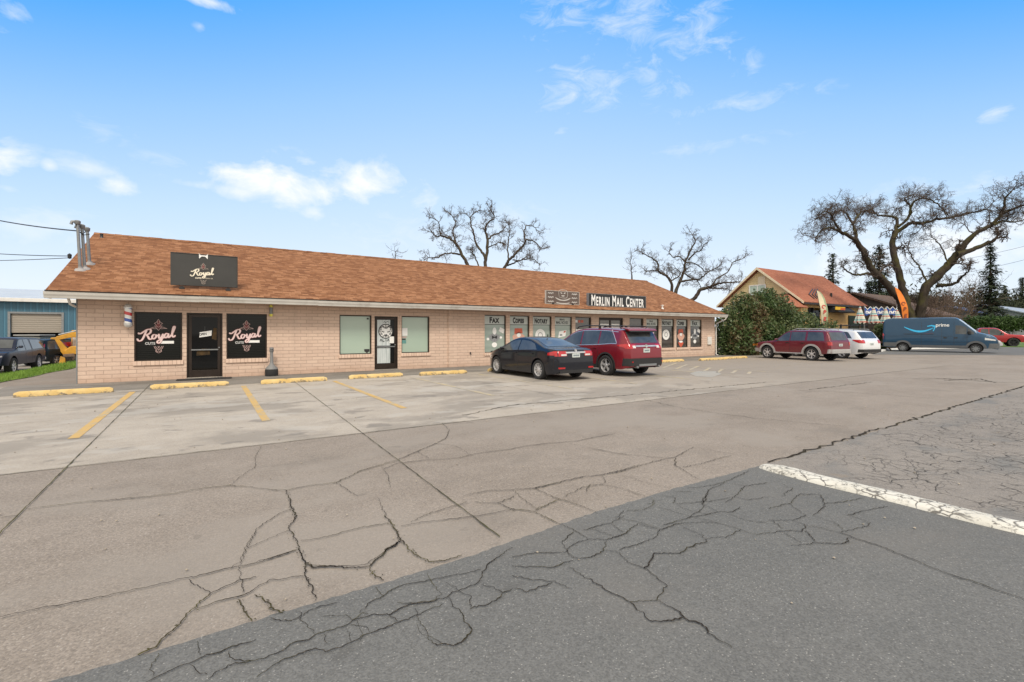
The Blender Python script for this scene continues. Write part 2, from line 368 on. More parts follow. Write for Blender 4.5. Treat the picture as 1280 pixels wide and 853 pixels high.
# ------------------------------------------------------------------ ground, pavements, markings
def axis_vals(cuts, step):
    out = []
    for (a, b, st) in cuts:
        n = max(1, int(round((b - a) / st))); out += [a + (b - a) * i / n for i in range(n)]
    return out + [cuts[-1][1]]
gx = axis_vals([(-600, -60, 90), (-60, -10, 10), (-10, -4, .4), (-4, 60, 16), (60, 700, 80)], 0)
gy = axis_vals([(-300, 0, 60), (0, 16, 4), (16, 22, .4), (22, 60, 5), (60, 800, 74)], 0)
MB().grid([[(x, y, terrain(x, y)) for x in gx] for y in gy]).build('ground', M_asph, kind='structure')
def jag(pts, amp, step, seed=0):
    """an irregular edge along a polyline of (x, y)"""
    r = random.Random(seed); out = []
    for (a, b) in zip(pts[:-1], pts[1:]):
        a, b = Vector(a), Vector(b); n = max(1, int((b - a).length / step)); nn = Vector((-(b - a).y, (b - a).x)).normalized()
        for i in range(n):
            out.append(a.lerp(b, i / n) + nn * r.uniform(-amp, amp))
    return out + [Vector(pts[-1])]
def sheet(name, pts, z, m, kind='structure', thick=0):
    b = MB(); b.add([(p[0], p[1], z + terrain(p[0], p[1])) for p in pts], [tuple(range(len(pts)))])
    return b.build(name, m, kind=kind)
EDGE_Y = 3.05                           # where the sealed strip begins
sheet('concrete_apron', jag([(-5.0, 7.4), (30, 7.4)], .012, .15, 1) + [Vector((30, 19.0)), Vector((-5.0, 19.0))], .004, M_conc)
sheet('walkway', jag([(-4.9, 16.4), (29.5, 16.4)], .02, .2, 2) + [Vector((29.5, 19.3)), Vector((-4.9, 19.3))], .008, M_walk)
XS = 5.47                                # the white strip stands at this X
G_ = lambda x, y: tuple(ground(x, y)[:2])
sheet('sealed_lot', [(-8, -6), (XS, -6), (XS, EDGE_Y)] + [tuple(p) for p in jag([(XS, EDGE_Y), G_(840, 612), G_(740, 642), (G_(640, 677.5)), G_(590, 695), G_(475, 731), G_(350, 767), G_(215, 809), G_(65, 853), (-2.5, 2.75), (-8, 2.6)], .010, .04, 3)], .004, M_seal)
sheet('worn_lot', [(XS, -6), (60, -6), (60, 3.6)] + [tuple(p) for p in jag([(60, 3.6), (20, 3.35), (XS, EDGE_Y)], .03, .2, 4)], .004, M_worn)
sheet('road', [(39.5, 14.0), (47, 7.8), (62, -4), (160, -60), (160, 30), (75, 22), (47, 16.5)], .008, M_road)
sheet('yard', [(-60, 19.6), (-9.9, 19.6), (-9.6, 40), (-4, 42.5), (-4, 80), (-60, 80)], .006, M_gravel)
sheet('planter_bed', [(39.5, 14.6), (48, 17.0), (66, 19.5), (66, 24), (33, 24), (33, 17.5)], .05, M_soil)

def ribbon(b, pts, wid, z, jit=.01, step=.05, seed=0, taper=True):
    r = random.Random(seed); P = []
    for a, c in zip(pts[:-1], pts[1:]):
        a, c = Vector(a[:2]), Vector(c[:2]); n = max(1, int((c - a).length / step))
        P += [a.lerp(c, i / n) for i in range(n)]
    P.append(Vector(pts[-1][:2])); m = len(P); L, Rr = [], []
    for i, p in enumerate(P):
        t = P[min(i + 1, m - 1)] - P[max(i - 1, 0)]
        t = t.normalized() if t.length > 1e-9 else Vector((1, 0)); nn = Vector((-t.y, t.x))
        o = jit * (noise.noise(Vector((p.x * 9, p.y * 9, 2.))) * .9 + noise.noise(Vector((p.x * 20, p.y * 20, 5.))) * 1.3 + noise.noise(Vector((p.x * 48, p.y * 48, 7.))) * 1.1)
        wv = wid * (.75 + .9 * max(0, noise.noise(Vector((p.x * 4, p.y * 4, 9.))) + .25) * r.uniform(.6, 1.35))
        wv *= .66 + 1.0 * abs(t.x) ** 1.5 * max(.75, min(1.7, p.y / 5))      # cracks along the lot are wider than those across it
        if taper: wv *= min(1, (.7 + .3 * min(i, m - 1 - i) / max(1, m * .15)))
        q = p + nn * o
        L.append((q.x + nn.x * wv / 2, q.y + nn.y * wv / 2, z)); Rr.append((q.x - nn.x * wv / 2, q.y - nn.y * wv / 2, z))
    b.grid([L, Rr])
def tr(ox, oy, *pts): return [ground(ox + x / 3.372, oy + y / 3.372) for x, y in pts]
A = lambda *p: tr(180, 460, *p)
B = lambda *p: tr(480, 460, *p)
Cc = lambda *p: tr(320, 600, *p)
D = lambda *p: tr(640, 560, *p)
E = lambda *p: tr(960, 560, *p)
F = lambda *p: tr(0, 600, *p)
W1, W2, W3 = .0044, .0055, .0105
cracks = [(W2, 'm', F((110, 128), (330, 100), (600, 78), (740, 60), (860, 38), (970, 28)) + A((460, 507), (520, 517), (600, 520), (700, 500), (810, 487), (860, 465), (910, 438), (990, 415), (1079, 393))),
 (W1, 'c', A((365, 500), (395, 470), (470, 420), (470, 380), (495, 330))), (W3, 'c', A((600, 520), (615, 560), (620, 590), (640, 630), (610, 680), (640, 730), (655, 780), (680, 830), (715, 850))),
 (W1, 'c', A((620, 600), (560, 625), (480, 680), (440, 740), (415, 790), (410, 825), (360, 853))), (W1, 'c', A((610, 690), (540, 720), (440, 765))), (W2, 'c', A((640, 775), (520, 815), (400, 850))),
 (W1, 'c', A((810, 487), (850, 515), (900, 545))), (W2, 'c', A((660, 735), (740, 725), (850, 695), (930, 675), (1030, 660))), (W2, 'c', A((985, 550), (1005, 600), (1030, 650), (1060, 690), (1079, 740))),
 (W1, 'c', A((1000, 420), (1030, 460), (1040, 510))), (W2, 'c', A((700, 840), (800, 843), (930, 838), (990, 795), (1050, 760), (1079, 735))),
 (W2, 'c', B((0, 405), (60, 390), (140, 355), (200, 330), (260, 300), (275, 265), (245, 235))), (W2, 'c', B((0, 430), (60, 405), (180, 392), (260, 388), (330, 380), (365, 370), (320, 340), (280, 328), (215, 322))),
 (W2, 'c', B((365, 370), (430, 358), (520, 348), (600, 332), (700, 320), (800, 313), (900, 293), (975, 280))), (W2, 'c', B((140, 355), (190, 385))), (W1, 'c', B((780, 320), (880, 345), (1000, 365), (1079, 375))),
 (W2, 'c', B((345, 540), (430, 522), (545, 517), (635, 512), (720, 490), (820, 465), (920, 455), (1000, 435), (1079, 412))), (W2, 'm', B((545, 517), (570, 545), (630, 590), (650, 600), (640, 605))),
 (W2, 'c', B((635, 512), (700, 545), (770, 565), (850, 595), (890, 612))), (W2, 'c', B((380, 570), (480, 575), (550, 545))), (W3, 'm', B((480, 575), (540, 600), (630, 610), (690, 640), (745, 665))), (W2, 'm', B((640, 600), (690, 580), (735, 562))),
 (W2, 'c', B((70, 670), (170, 655), (300, 640), (450, 620), (540, 600))), (W1, 'c', B((110, 655), (200, 615), (350, 570))), (W3, 'm', B((0, 625), (40, 670), (70, 730), (130, 790), (190, 825), (240, 822), (330, 797))),
 (W2, 'c', B((0, 775), (50, 745), (70, 735))), (W1, 'c', B((850, 525), (870, 495), (940, 498), (1010, 515), (1079, 540))), (W1, 'c', B((920, 458), (935, 490))),
 (W2, 'c', Cc((0, 355), (90, 325), (175, 300))), (W3, 'c', Cc((180, 300), (205, 345), (240, 375), (330, 370), (420, 378), (470, 375), (510, 340), (560, 295), (605, 265))), (W3, 'c', Cc((205, 350), (210, 420), (235, 460), (250, 510))),
 (W3, 'm', Cc((470, 375), (500, 410), (540, 430))), (W2, 'c', Cc((0, 465), (60, 430), (140, 420), (200, 410))), (W3, 'm', Cc((0, 490), (40, 520), (80, 560), (110, 570))),
 (W2, 'c', Cc((0, 770), (110, 730), (160, 695), (220, 680), (260, 655), (380, 625), (420, 595), (500, 575), (560, 580), (610, 545), (660, 530), (760, 518), (850, 475), (920, 450), (950, 420), (965, 370), (1079, 290))),
 (W1, 'c', Cc((0, 840), (110, 770), (250, 720), (290, 735), (390, 700), (480, 655), (560, 625), (670, 580), (790, 530))), (W1, 'c', Cc((180, 560), (200, 600), (250, 655))),
 (W2, 'c', Cc((670, 550), (690, 600), (720, 660), (745, 695), (830, 707), (880, 680), (910, 650), (895, 610), (870, 570), (830, 540), (815, 500))), (W1, 'm', Cc((600, 520), (640, 530), (760, 515), (775, 490), (750, 455), (720, 400))),
 (W1, 'c', Cc((440, 570), (470, 530), (540, 495), (600, 455), (680, 440), (760, 425))), (W1, 'c', Cc((760, 425), (850, 410), (950, 385))), (W1, 'c', Cc((950, 445), (1000, 460), (1040, 485), (1079, 470))),
 (W1, 'c', Cc((900, 550), (980, 530), (1040, 490))), (W1, 'c', Cc((800, 440), (850, 470), (905, 500), (905, 545))), (W1, 'c', Cc((200, 580), (270, 540), (340, 525))), (W1, 'c', Cc((390, 640), (400, 690))), (W1, 'c', Cc((400, 620), (470, 625), (475, 650))),
 (W1, 'c', Cc((290, 660), (290, 700))), (W1, 'c', Cc((60, 590), (150, 605), (190, 580))), (W1, 'c', Cc((500, 460), (545, 500))), (W1, 'c', Cc((560, 580), (600, 600))), (W1, 'm', Cc((410, 600), (450, 570), (470, 575))),
 (W2, 'c', D((0, 180), (100, 175), (200, 150), (310, 125), (440, 108), (520, 85), (600, 60), (690, 42), (720, 25), (765, 0))), (W1, 'c', D((320, 0), (450, 28), (590, 42), (690, 45))), (W2, 'c', D((690, 45), (685, 75), (720, 95), (780, 135))),
 (W1, 'c', D((720, 85), (800, 70), (880, 45), (930, 35))), (W1, 'c', D((770, 0), (870, 20), (1010, 42))), (W2, 'c', D((210, 330), (270, 355), (320, 390), (400, 395), (470, 370), (530, 325))), (W2, 'm', D((100, 270), (185, 225))),
 (W2, 'c', D((100, 175), (180, 215), (270, 240), (360, 280))), (W2, 'c', D((0, 465), (90, 450), (230, 445), (240, 420), (320, 390))), (W2, 'c', D((230, 445), (260, 470), (330, 470), (380, 440), (400, 400))),
 (W2, 'c', D((0, 505), (160, 510), (260, 480))), (.0085, 'c', D((240, 510), (300, 545), (370, 585), (430, 625), (500, 655), (530, 690), (580, 730), (640, 740), (720, 725))),
 (W2, 'c', D((500, 655), (610, 650), (650, 590), (610, 550), (560, 515), (590, 480), (600, 450), (710, 450), (740, 430), (820, 400), (800, 370), (720, 340))), (.0085, 'c', D((610, 650), (700, 695), (735, 730), (800, 750), (830, 790), (930, 853))),
 (W2, 'c', D((390, 435), (450, 450), (490, 490), (560, 515))), (W1, 'c', D((450, 435), (540, 410), (610, 380), (620, 350), (720, 320), (870, 320), (960, 350), (920, 375), (820, 390))), (W1, 'c', D((460, 115), (560, 150), (680, 175))),
 (W1, 'c', D((370, 155), (480, 180), (570, 210))), (W1, 'c', D((220, 210), (300, 170), (390, 155))), (W1, 'm', D((480, 270), (560, 265), (600, 240), (590, 215))), (W1, 'c', D((680, 240), (690, 215), (640, 205))),
 (W1, 'c', D((740, 300), (800, 265), (830, 180), (800, 240), (870, 275), (930, 275), (965, 255))), (W1, 'c', D((920, 285), (1000, 315), (1079, 320))), (W1, 'c', D((960, 350), (1030, 370), (1079, 365))), (W1, 'c', D((0, 545), (80, 560), (170, 570), (250, 600))),
 (W1, 'c', D((0, 600), (60, 615), (170, 575))), (W1, 'm', D((430, 300), (520, 315), (620, 345))), (W1, 'c', D((300, 350), (420, 320), (470, 290))), (W1, 'c', D((530, 325), (620, 350))), (W1, 'c', D((470, 270), (440, 300))),
 (W1, 'c', D((600, 250), (740, 290), (870, 320))), (W1, 'c', D((690, 240), (830, 230), (920, 215))), (W1, 'c', D((830, 180), (900, 150), (980, 165), (1079, 150))), (W1, 'c', D((760, 190), (690, 190))), (W1, 'c', D((930, 210), (1000, 225), (1079, 210))), (W1, 'c', D((980, 165), (950, 200), (900, 235))),
 (W1, 'c', D((1000, 100), (920, 140), (830, 165), (740, 175))), (W1, 'c', D((870, 275), (740, 300), (640, 330))), (W1, 'c', D((330, 345), (430, 375))), (W1, 'c', D((410, 320), (470, 360))), (W1, 'c', D((250, 470), (210, 400), (260, 360))),
 (.011, 'c', E((300, 360), (350, 380), (430, 405), (500, 430), (590, 470), (700, 515), (800, 550), (900, 580), (1000, 620), (1079, 645), (1200, 700))), (W1, 'c', E((0, 310), (100, 310), (180, 335), (300, 360))), (W1, 'c', E((310, 360), (420, 335), (430, 320), (350, 290))),
 (W1, 'c', E((190, 290), (240, 250), (220, 200))), (W1, 'c', E((0, 365), (60, 355), (140, 355), (160, 330))), (W1, 'c', E((190, 290), (280, 320), (320, 350))), (W1, 'c', E((100, 420), (200, 405), (310, 410), (350, 385))), (W1, 'c', E((340, 290), (400, 270), (500, 250))),
 (W1, 'c', E((0, 260), (90, 240), (130, 200), (220, 200))), (W1, 'c', E((20, 310), (60, 345))), (W1, 'c', E((70, 365), (140, 405))), (W1, 'c', E((160, 355), (200, 400))), (W1, 'c', E((240, 240), (330, 230), (400, 215))), (W1, 'c', E((90, 240), (160, 290), (100, 310))),
 (W2, 'c', F((0, 585), (180, 547), (330, 520), (530, 478), (720, 437), (840, 410), (990, 375), (1079, 357))), (W2, 'c', F((790, 430), (830, 455), (885, 487))), (W3, 'm', F((580, 748), (650, 715), (690, 670), (770, 600), (820, 545), (880, 490))), (W2, 'c', F((880, 490), (1010, 430), (1079, 415))),
 (W2, 'c', F((820, 555), (900, 525), (1030, 490), (1079, 465))), (W2, 'c', F((1005, 370), (1015, 420), (1030, 480))), (W1, 'c', F((1005, 370), (1030, 320), (1060, 260), (1079, 225))), (W3, 'm', F((1010, 510), (1030, 555), (1060, 605))), (W1, 'c', F((0, 165), (70, 155))),
 (W1, 'c', F((670, 740), (640, 800), (640, 840))), (W2, 'c', F((610, 870), (640, 850), (730, 810), (840, 760), (930, 735), (980, 715), (1079, 680))), (W1, 'c', F((830, 690), (830, 720), (845, 750))), (W1, 'c', F((800, 790), (870, 830))), (W1, 'c', F((880, 850), (960, 790), (1079, 770))),
 (W1, 'c', F((960, 735), (990, 770), (1060, 770)))]
bc, bm_ = MB(), MB()
for i, (wd, k, pts) in enumerate(cracks):
    far = max(.75, min(2.2, pts[0].length / 6))
    ribbon(bm_ if k == 'm' else bc, pts, wd * (.75 + .4 * far), .0125 if k == 'm' else .0122, .011, .014, i)
    if wd == W3:                          # crumbled edges
        rr_ = random.Random(300 + i)
        for a_, c_ in zip(pts, pts[1:]):
            for q_ in range(int((c_ - a_).length / .03)):
                p_ = a_.lerp(c_, rr_.random()) + Vector((rr_.gauss(0, .014), rr_.gauss(0, .014), 0)); s1 = rr_.uniform(.003, .009); (bm_ if k == 'm' else bc).add([(p_.x + s1 * math.cos(t_ + rr_.uniform(-.4, .4)) * rr_.uniform(.5, 1.3), p_.y + s1 * math.sin(t_) * rr_.uniform(.5, 1.3), .0128) for t_ in (0, 1.57, 3.14, 4.71)], [(0, 1, 2, 3)])
# smaller secondary crazing in the sealed strip close to its edge
r = random.Random(5)
for i in range(5):
    x = r.uniform(.2, XS - .2); y = EDGE_Y - .1 - abs(r.gauss(0, .45))
    a = r.uniform(0, 6.28); p = Vector((x, y)); q = [p]
    for k in range(r.randint(2, 5)):
        a += r.uniform(-.8, .8); p = p + Vector((math.cos(a), math.sin(a))) * r.uniform(.05, .16)
        if p.y > EDGE_Y - .04 or p.x > XS - .15: break
        q.append(p)
    if len(q) > 1: ribbon(bc, q, .0038, .0118, .02, .03, 900 + i)
# far cracks : the lifted edge of the sealed strip, and some lines in the lot
ribbon(bc, [(XS + .2, EDGE_Y + .02), (10, 3.16), (20, 3.36), (34, 3.45)], .024, .012, .05, .1, 77)
for i, pp in enumerate([((1140, 474), (1190, 474), (1240, 478), (1280, 479)), ((1167, 473), (1200, 475), (1245, 478)), ((1180, 476), (1225, 474), (1245, 479)), ((1000, 489), (1060, 491), (1130, 496), (1200, 502)),
                        ((1140, 474), (1115, 473)), ((805, 500), (840, 508), (900, 518), (960, 525), (1060, 534)), ((580, 520), (640, 507), (720, 500), (800, 493), (900, 484), (960, 478)), ((1010, 488), (1090, 478))]):
    ribbon(bc, [ground(*p) for p in pp], .03 if i < 3 else .012, .0115, .05, .1, 50 + i)
bc.build('pavement_cracks', M_crk, fix=False, kind='structure'); bm_.build('mossy_cracks', M_moss, fix=False, kind='structure')
bj = MB()
for i, (a, b_, wd) in enumerate([((188, 481), (0, 668), .016), ((369, 478.5), (625, 673), .014)]):
    g0, g1 = ground(*a), ground(*b_); xx = (g0.x + g1.x) / 2
    ribbon(bj, [(g0.x, g0.y), (g1.x, g1.y)] + ([(g1.x + .04, 3.2)] if i == 0 else []), wd, .0135, .004, .06, 30 + i, False)
ribbon(bj, [(7.2, 15.5), (7.25, 7.5)], .012, .0135, .004, .06, 34)
ribbon(bj, [(-5, 7.41), (29, 7.41)], .0045, .0105, .012, .08, 35, False)
ribbon(bj, [(-3.4, 11.4), (29, 11.5)], .003, .0105, .004, .08, 36, False)
bj.build('expansion_joints', M_joint, fix=False, kind='structure')
# pebbles and litter on the pavement
bp = MB(); r = random.Random(11)
for i in range(420):
    x, y = r.uniform(-5, 14), r.uniform(1.2, 14); s = r.uniform(.004, .012) * (1.6 if r.random() < .1 else 1)
    bp.lathe([(s * .6, -.002), (s, s * .3), (s * .5, s * .8)], 5, 'z', (x, y, .012))
bp.build('pebbles', plain('pebble', (.3, .26, .21), .9, .4, 3, obj=False), kind='stuff')

# painted bay lines, worn through
def wornpaint(name, c, lo, hi, under, sc=14):
    m, t, bs = newmat(name); P = t.n('NewGeometry').outputs['Position']
    f = t.math('ADD', t.math('MULTIPLY', t.noise(P, sc, 6, .7), .6), t.math('MULTIPLY', t.noise(P, 1.6, 3, .5), .4))
    k = t.mrange(f, lo, hi)
    setc(t, bs, 'Base Color', t.mix(k, under, t.mix(t.noise(P, 5, 3), tuple(v * .85 for v in c), c))); setc(t, bs, 'Roughness', .85)
    return m
M_yline = wornpaint('yellow_line_paint', (.54, .355, .125), .40, .5, (.36, .31, .22))
M_yold = wornpaint('faded_yellow_paint', (.5, .4, .22), .46, .6, (.335, .305, .265))
M_blue = wornpaint('faded_blue_paint', (.32, .36, .37), .48, .7, (.32, .3, .27))
for i, k in enumerate(range(0, 9)):
    x = -1.70 + 2.54 * k
    y0, y1 = (9.35, 15.8) if k < 3 else (10, 15.6)
    o = sheet('parking_line', [(x - .06, y0), (x + .07, y0), (x + .06, y1), (x - .07, y1)], .0088, M_yline if k < 3 else M_yold)
for pa_, pb_ in (((829, 460), (846, 454)), ((845, 461.5), (859, 456)), ((862, 462.7), (873, 458)), ((880, 464.2), (888, 460)), ((897, 466), (903, 462)), ((915, 467), (920, 463.5)), ((935, 468.2), (938, 465))):
    a_, b_ = ground(*pa_), ground(*pb_); nn = Vector((-(b_ - a_).y, (b_ - a_).x, 0)).normalized() * .06
    sheet('hatch_line', [tuple((a_ - nn)[:2]), tuple((b_ - nn)[:2]), tuple((b_ + nn)[:2]), tuple((a_ + nn)[:2])], .009, M_yold)
sheet('painted_bay_symbol', [tuple(ground(*p)[:2]) for p in ((862, 467), (872, 464.5), (895, 464.5), (902, 468), (890, 472), (870, 471))], .009, M_blue)

# ------------------------------------------------------------------ lettering and drawn marks
def text_mesh(body, size, m, parent, origin, rotx=90, rz=0, sx=1., bold=0., depth=.004, caps=0., align='CENTER', name='lettering', mapf=None, spacing=1., shear=0.):
    cu = bpy.data.curves.new('t', 'FONT'); cu.body = body; cu.size = size; cu.extrude = depth / 2; cu.offset = bold; cu.align_x = align; cu.space_character = spacing; cu.shear = shear
    if caps:
        cu.small_caps_scale = caps
        for i, ch in enumerate(body): cu.body_format[i].use_small_caps = True
    o = bpy.data.objects.new('t', cu); col.objects.link(o)
    dg = bpy.context.evaluated_depsgraph_get(); dg.update()
    me = bpy.data.meshes.new_from_object(o.evaluated_get(dg)); bpy.data.objects.remove(o); bpy.data.curves.remove(cu)
    me.name = name; me.materials.clear(); me.materials.append(m)
    for v in me.vertices: v.co.x *= sx
    if mapf:
        for v in me.vertices: v.co = mapf(*v.co)
    ob = bpy.data.objects.new(name, me); col.objects.link(ob)
    if not mapf: ob.location = origin; ob.rotation_euler = (R(rotx), 0, rz)
    ob.parent = parent
    return ob
def smooth_line(pts, n=6):
    P = [Vector(p) for p in pts]; out = []
    for i in range(len(P) - 1):
        p0, p1, p2, p3 = P[max(i - 1, 0)], P[i], P[i + 1], P[min(i + 2, len(P) - 1)]
        for k in range(n):
            t = k / n
            out.append(.5 * ((2 * p1) + (p2 - p0) * t + (2 * p0 - 5 * p1 + 4 * p2 - p3) * t * t + (3 * p1 - p0 - 3 * p2 + p3) * t ** 3))
    return out + [P[-1]]
def strokes(b, lines, s, org, wid, y, tilt=0., thick=.003, pen=None):
    """brush strokes : lines in a drawing's own units, laid on the plane Y = y with origin org (x, z)"""
    ct, st = math.cos(tilt), math.sin(tilt)
    for k, ln in enumerate(lines):
        Q = smooth_line(ln); m = len(Q); rows = [[], [], [], []]
        for i, p in enumerate(Q):
            t = Q[min(i + 1, m - 1)] - Q[max(i - 1, 0)]; t = t.normalized() if t.length else Vector((1, 0)); nn = Vector((-t.y, t.x))
            wv = wid * ((.62 + .5 * abs(t.y)) if pen else 1) * min(1, .45 + .55 * min(i, m - 1 - i) / 3)
            for j, sg in ((0, 1), (1, -1)):
                q = p + nn * sg * wv / 2; X = org[0] + s * (q.x * ct - q.y * st); Z = org[1] + s * (q.x * st + q.y * ct)
                rows[j].append((X, y - thick - k * .0004 - i / m * .00035, Z)); rows[j + 2].append((X, y, Z))
        b.grid([rows[2], rows[0], rows[1], rows[3]])
    return b
ROYAL = [
 # R : tail swash + stem
 [(.05,1.35),(.05,.95),(.4,.6),(.9,.72),(1.35,1.3),(1.85,2.3),(2.3,3.3),(2.42,3.55)],
 # R : flag and bowl, leg
 [(.55,3.05),(.55,2.75),(.95,2.7),(1.6,3.1),(2.3,3.55),(3.0,3.75),(3.4,3.45),(3.2,2.75),(2.6,2.3),(2.05,2.15)],
 [(2.2,2.2),(2.5,1.7),(2.7,1.05),(3.0,.8),(3.35,1.0)],
 # o
 [(4.3,2.0),(3.85,2.0),(3.5,1.5),(3.55,1.0),(3.9,.85),(4.3,1.2),(4.5,1.7),(4.3,2.05)],
 [(4.45,1.75),(4.7,1.6),(4.95,1.85)],
 # y
 [(4.9,2.05),(5.15,1.95),(5.1,1.45),(5.05,1.0),(5.3,.85),(5.65,1.15),(6.0,1.75)],
 [(6.15,2.15),(5.95,1.5),(5.7,.6),(5.35,-.2),(4.9,-.55),(4.55,-.35),(4.65,.05),(5.2,.4),(5.9,.8),(6.35,1.1)],
 # a
 [(7.3,1.95),(6.9,2.05),(6.5,1.65),(6.4,1.15),(6.65,.85),(7.0,1.05),(7.3,1.6)],
 [(7.5,2.1),(7.35,1.5),(7.25,1.05),(7.45,.85),(7.8,1.15),(8.1,1.6)],
 # l
 [(8.1,1.6),(8.6,2.4),(9.05,3.3),(9.2,3.85),(9.0,4.0),(8.75,3.5),(8.45,2.4),(8.3,1.4),(8.45,.9),(8.8,1.0),(9.1,1.35)]]
def mirror(ls, c=0): return ls + [[(2 * c - x, y) for x, y in l] for l in ls]
ORN_UP = mirror([[(0, 3.5), (-.35, 2.8), (-.2, 2.2), (0, 2.0)], [(-.15, 2.9), (-.8, 2.35), (-1.1, 2.15)], [(-1.1, 2.15), (-.75, 2.0), (-.5, 1.4), (0, 1.0)], [(-.9, 1.6), (-.75, 1.1), (-.3, .45), (0, 0)], [(-.55, .95), (-1.3, 1.0), (-2.2, .55)], [(-2.2, .55), (-1.5, .65), (-.9, .5), (-.5, .6)]])
ORN_UPF = mirror([[(-.12, 3.1), (-.1, 2.4), (-.15, 1.6), (-.1, .6)], [(-.3, 2.2), (-.35, 1.6), (-.25, 1.0)], [(-.5, 1.9), (-.55, 1.4), (-.4, .9)]])
ORN_DN = mirror([[(-1.2, 2.1), (-.9, 1.4), (-.55, .9), (-.7, .4), (0, -.1)], [(-.9, 2.1), (-.5, 1.5), (-.2, 1.1), (0, .7)], [(-.2, 2.1), (-.1, 1.7), (0, 1.4)], [(-.8, .8), (-.45, .5), (0, .35)]])
M_pink = plain('pale_pink_vinyl', (.82, .62, .60), .5, .04, 5)
M_creamv = plain('cream_vinyl', (.78, .72, .58), .5, .04, 5)
M_maroon = plain('maroon_vinyl', (.17, .035, .035), .5, .08, 5)
M_rose = plain('dull_rose_vinyl', (.48, .33, .31), .5, .08, 5)
M_ink = plain('black_vinyl', (.02, .02, .022), .5, .08, 5)
def royal_decal(parent, cx, cz, s, y, main, outline, orn, fill, bar=True, cuts=None):
    org = (cx - 4.75 * s, cz - 1.7 * s)
    strokes(MB(), ORN_UPF, s * .95, (cx + .05 * s, cz + 2.0 * s), .28, y).build('ornament_fill', fill, parent)
    b = strokes(MB(), ORN_UP, s * .95, (cx + .05 * s, cz + 2.0 * s), .13, y - .003); b.build('ornament', orn, parent)
    strokes(MB(), ORN_DN, s * .95, (cx + .1 * s, cz - 4.6 * s), .14, y - .003).build('ornament', orn, parent)
    if outline: strokes(MB(), ROYAL, s, org, .62, y - .002, R(6)).build('script_outline', outline, parent)
    strokes(MB(), ROYAL, s, org, .44 if outline else .5, y - .008, R(6), pen=True).build('script', main, parent)
    text_mesh('CUTS', s * .95, cuts or main, parent, (cx - 1.9 * s, y - .006, cz - 2.15 * s), sx=.95, bold=.006 * s / .12, spacing=1.1)

# ------------------------------------------------------------------ the shop building
WY = 19.18; WX0, WX1 = onY(97, 400, WY).x, onY(893.5, 400, WY).x
EY, EZ, RY, RZ, RX0, RX1 = 18.50, 2.80, 25.28, 5.62, -3.95, 29.0
BY = 2 * RY - WY
SL = (RZ - EZ) / (RY - EY)
shop = empty('shop_building', ((WX0 + WX1) / 2, RY, 0), label='long low brick shop building with a brown shingle roof and white gutter', cat='building')
OFF = Vector(shop.location)
def local(o):
    """move a freshly built world-space mesh under the shop's empty"""
    o.parent = shop; o.matrix_parent_inverse = Matrix.Translation(-OFF); return o
def opening(x0, x1, yt, yb, z0=None):
    a, b = onY(x0, yt, WY), onY(x1, yt, WY); c = onY((x0 + x1) / 2, yb, WY); t = onY((x0 + x1) / 2, yt, WY)
    return [a.x, b.x, c.z if z0 is None else z0, t.z]
ops = {'wl': opening(167.6, 227.8, 384.2, 444.4), 'd1': opening(233.2, 278.2, 386, 470, .03), 'wr': opening(283, 333.8, 387.2, 443),
       'v1': opening(424.4, 464.6, 390.2, 439.6), 'd2': opening(468.2, 497.4, 391.8, 460, .03), 'v2': opening(502, 537, 392.7, 438.5)}
mx = [(605.8, 632.8), (637.4, 662), (666.3, 689.6), (693.7, 715.2), (719.2, 739.4), (748.6, 779), (787, 804.6), (808, 823.8), (827, 843), (845.6, 860), (863, 877.4)]
for i, (a, b) in enumerate(mx):
    o = opening(a, b, 398, 430); z1 = 2.40; z0 = .60
    if i == 5: z0 = .03
    ops['m%d' % i] = [o[0], o[1], z0, z1]
for k in ('wl', 'wr'): ops[k][2], ops[k][3] = .63, 2.24
ops['d1'][3] = ops['d2'][3] = 2.24
for k in ('v1', 'v2'): ops[k][2], ops[k][3] = .68, 2.27
WT = 2.68
def wall_open(b, x0, x1, z0, z1, oo, Y, th):
    xs = sorted({x0, x1, *[o[0] for o in oo], *[o[1] for o in oo]}); zs = sorted({z0, z1, *[o[2] for o in oo], *[o[3] for o in oo]})
    for xa, xb in zip(xs, xs[1:]):
        for za, zb in zip(zs, zs[1:]):
            if any(o[0] <= xa + 1e-5 and xb <= o[1] + 1e-5 and o[2] <= za + 1e-5 and zb <= o[3] + 1e-5 for o in oo): continue
            for yy in (Y, Y + th): b.quad((xa, yy, za), (xb, yy, za), (xb, yy, zb), (xa, yy, zb))
    for o in oo:
        a, c, d, e = o
        b.quad((a, Y, d), (a, Y + th, d), (a, Y + th, e), (a, Y, e)); b.quad((c, Y, d), (c, Y + th, d), (c, Y + th, e), (c, Y, e))
        b.quad((a, Y, d), (c, Y, d), (c, Y + th, d), (a, Y + th, d)); b.quad((a, Y, e), (c, Y, e), (c, Y + th, e), (a, Y + th, e))
b = MB(); wall_open(b, WX0, WX1, -.05, WT, list(ops.values()), WY, .2)
b.box(WX0, WX0 + .2, WY + .2, BY - .2, -.6, WT); b.box(WX1 - .2, WX1, WY + .2, BY - .2, -.05, WT); b.box(WX0, WX1, BY - .2, BY, -.6, WT)
for x in (WX0, WX1 - .2): b.prism([(WY, WT), (BY, WT), (RY, WT + SL * (RY - WY) - .02)], 'x', x + .002, x + .198)
p0, p1 = onY(560, 430, WY).x, onY(571.8, 430, WY).x
b.box(p0, p1, WY - .045, WY + .01, -.05, WT - .003)
local(b.build('wall', M_brick))
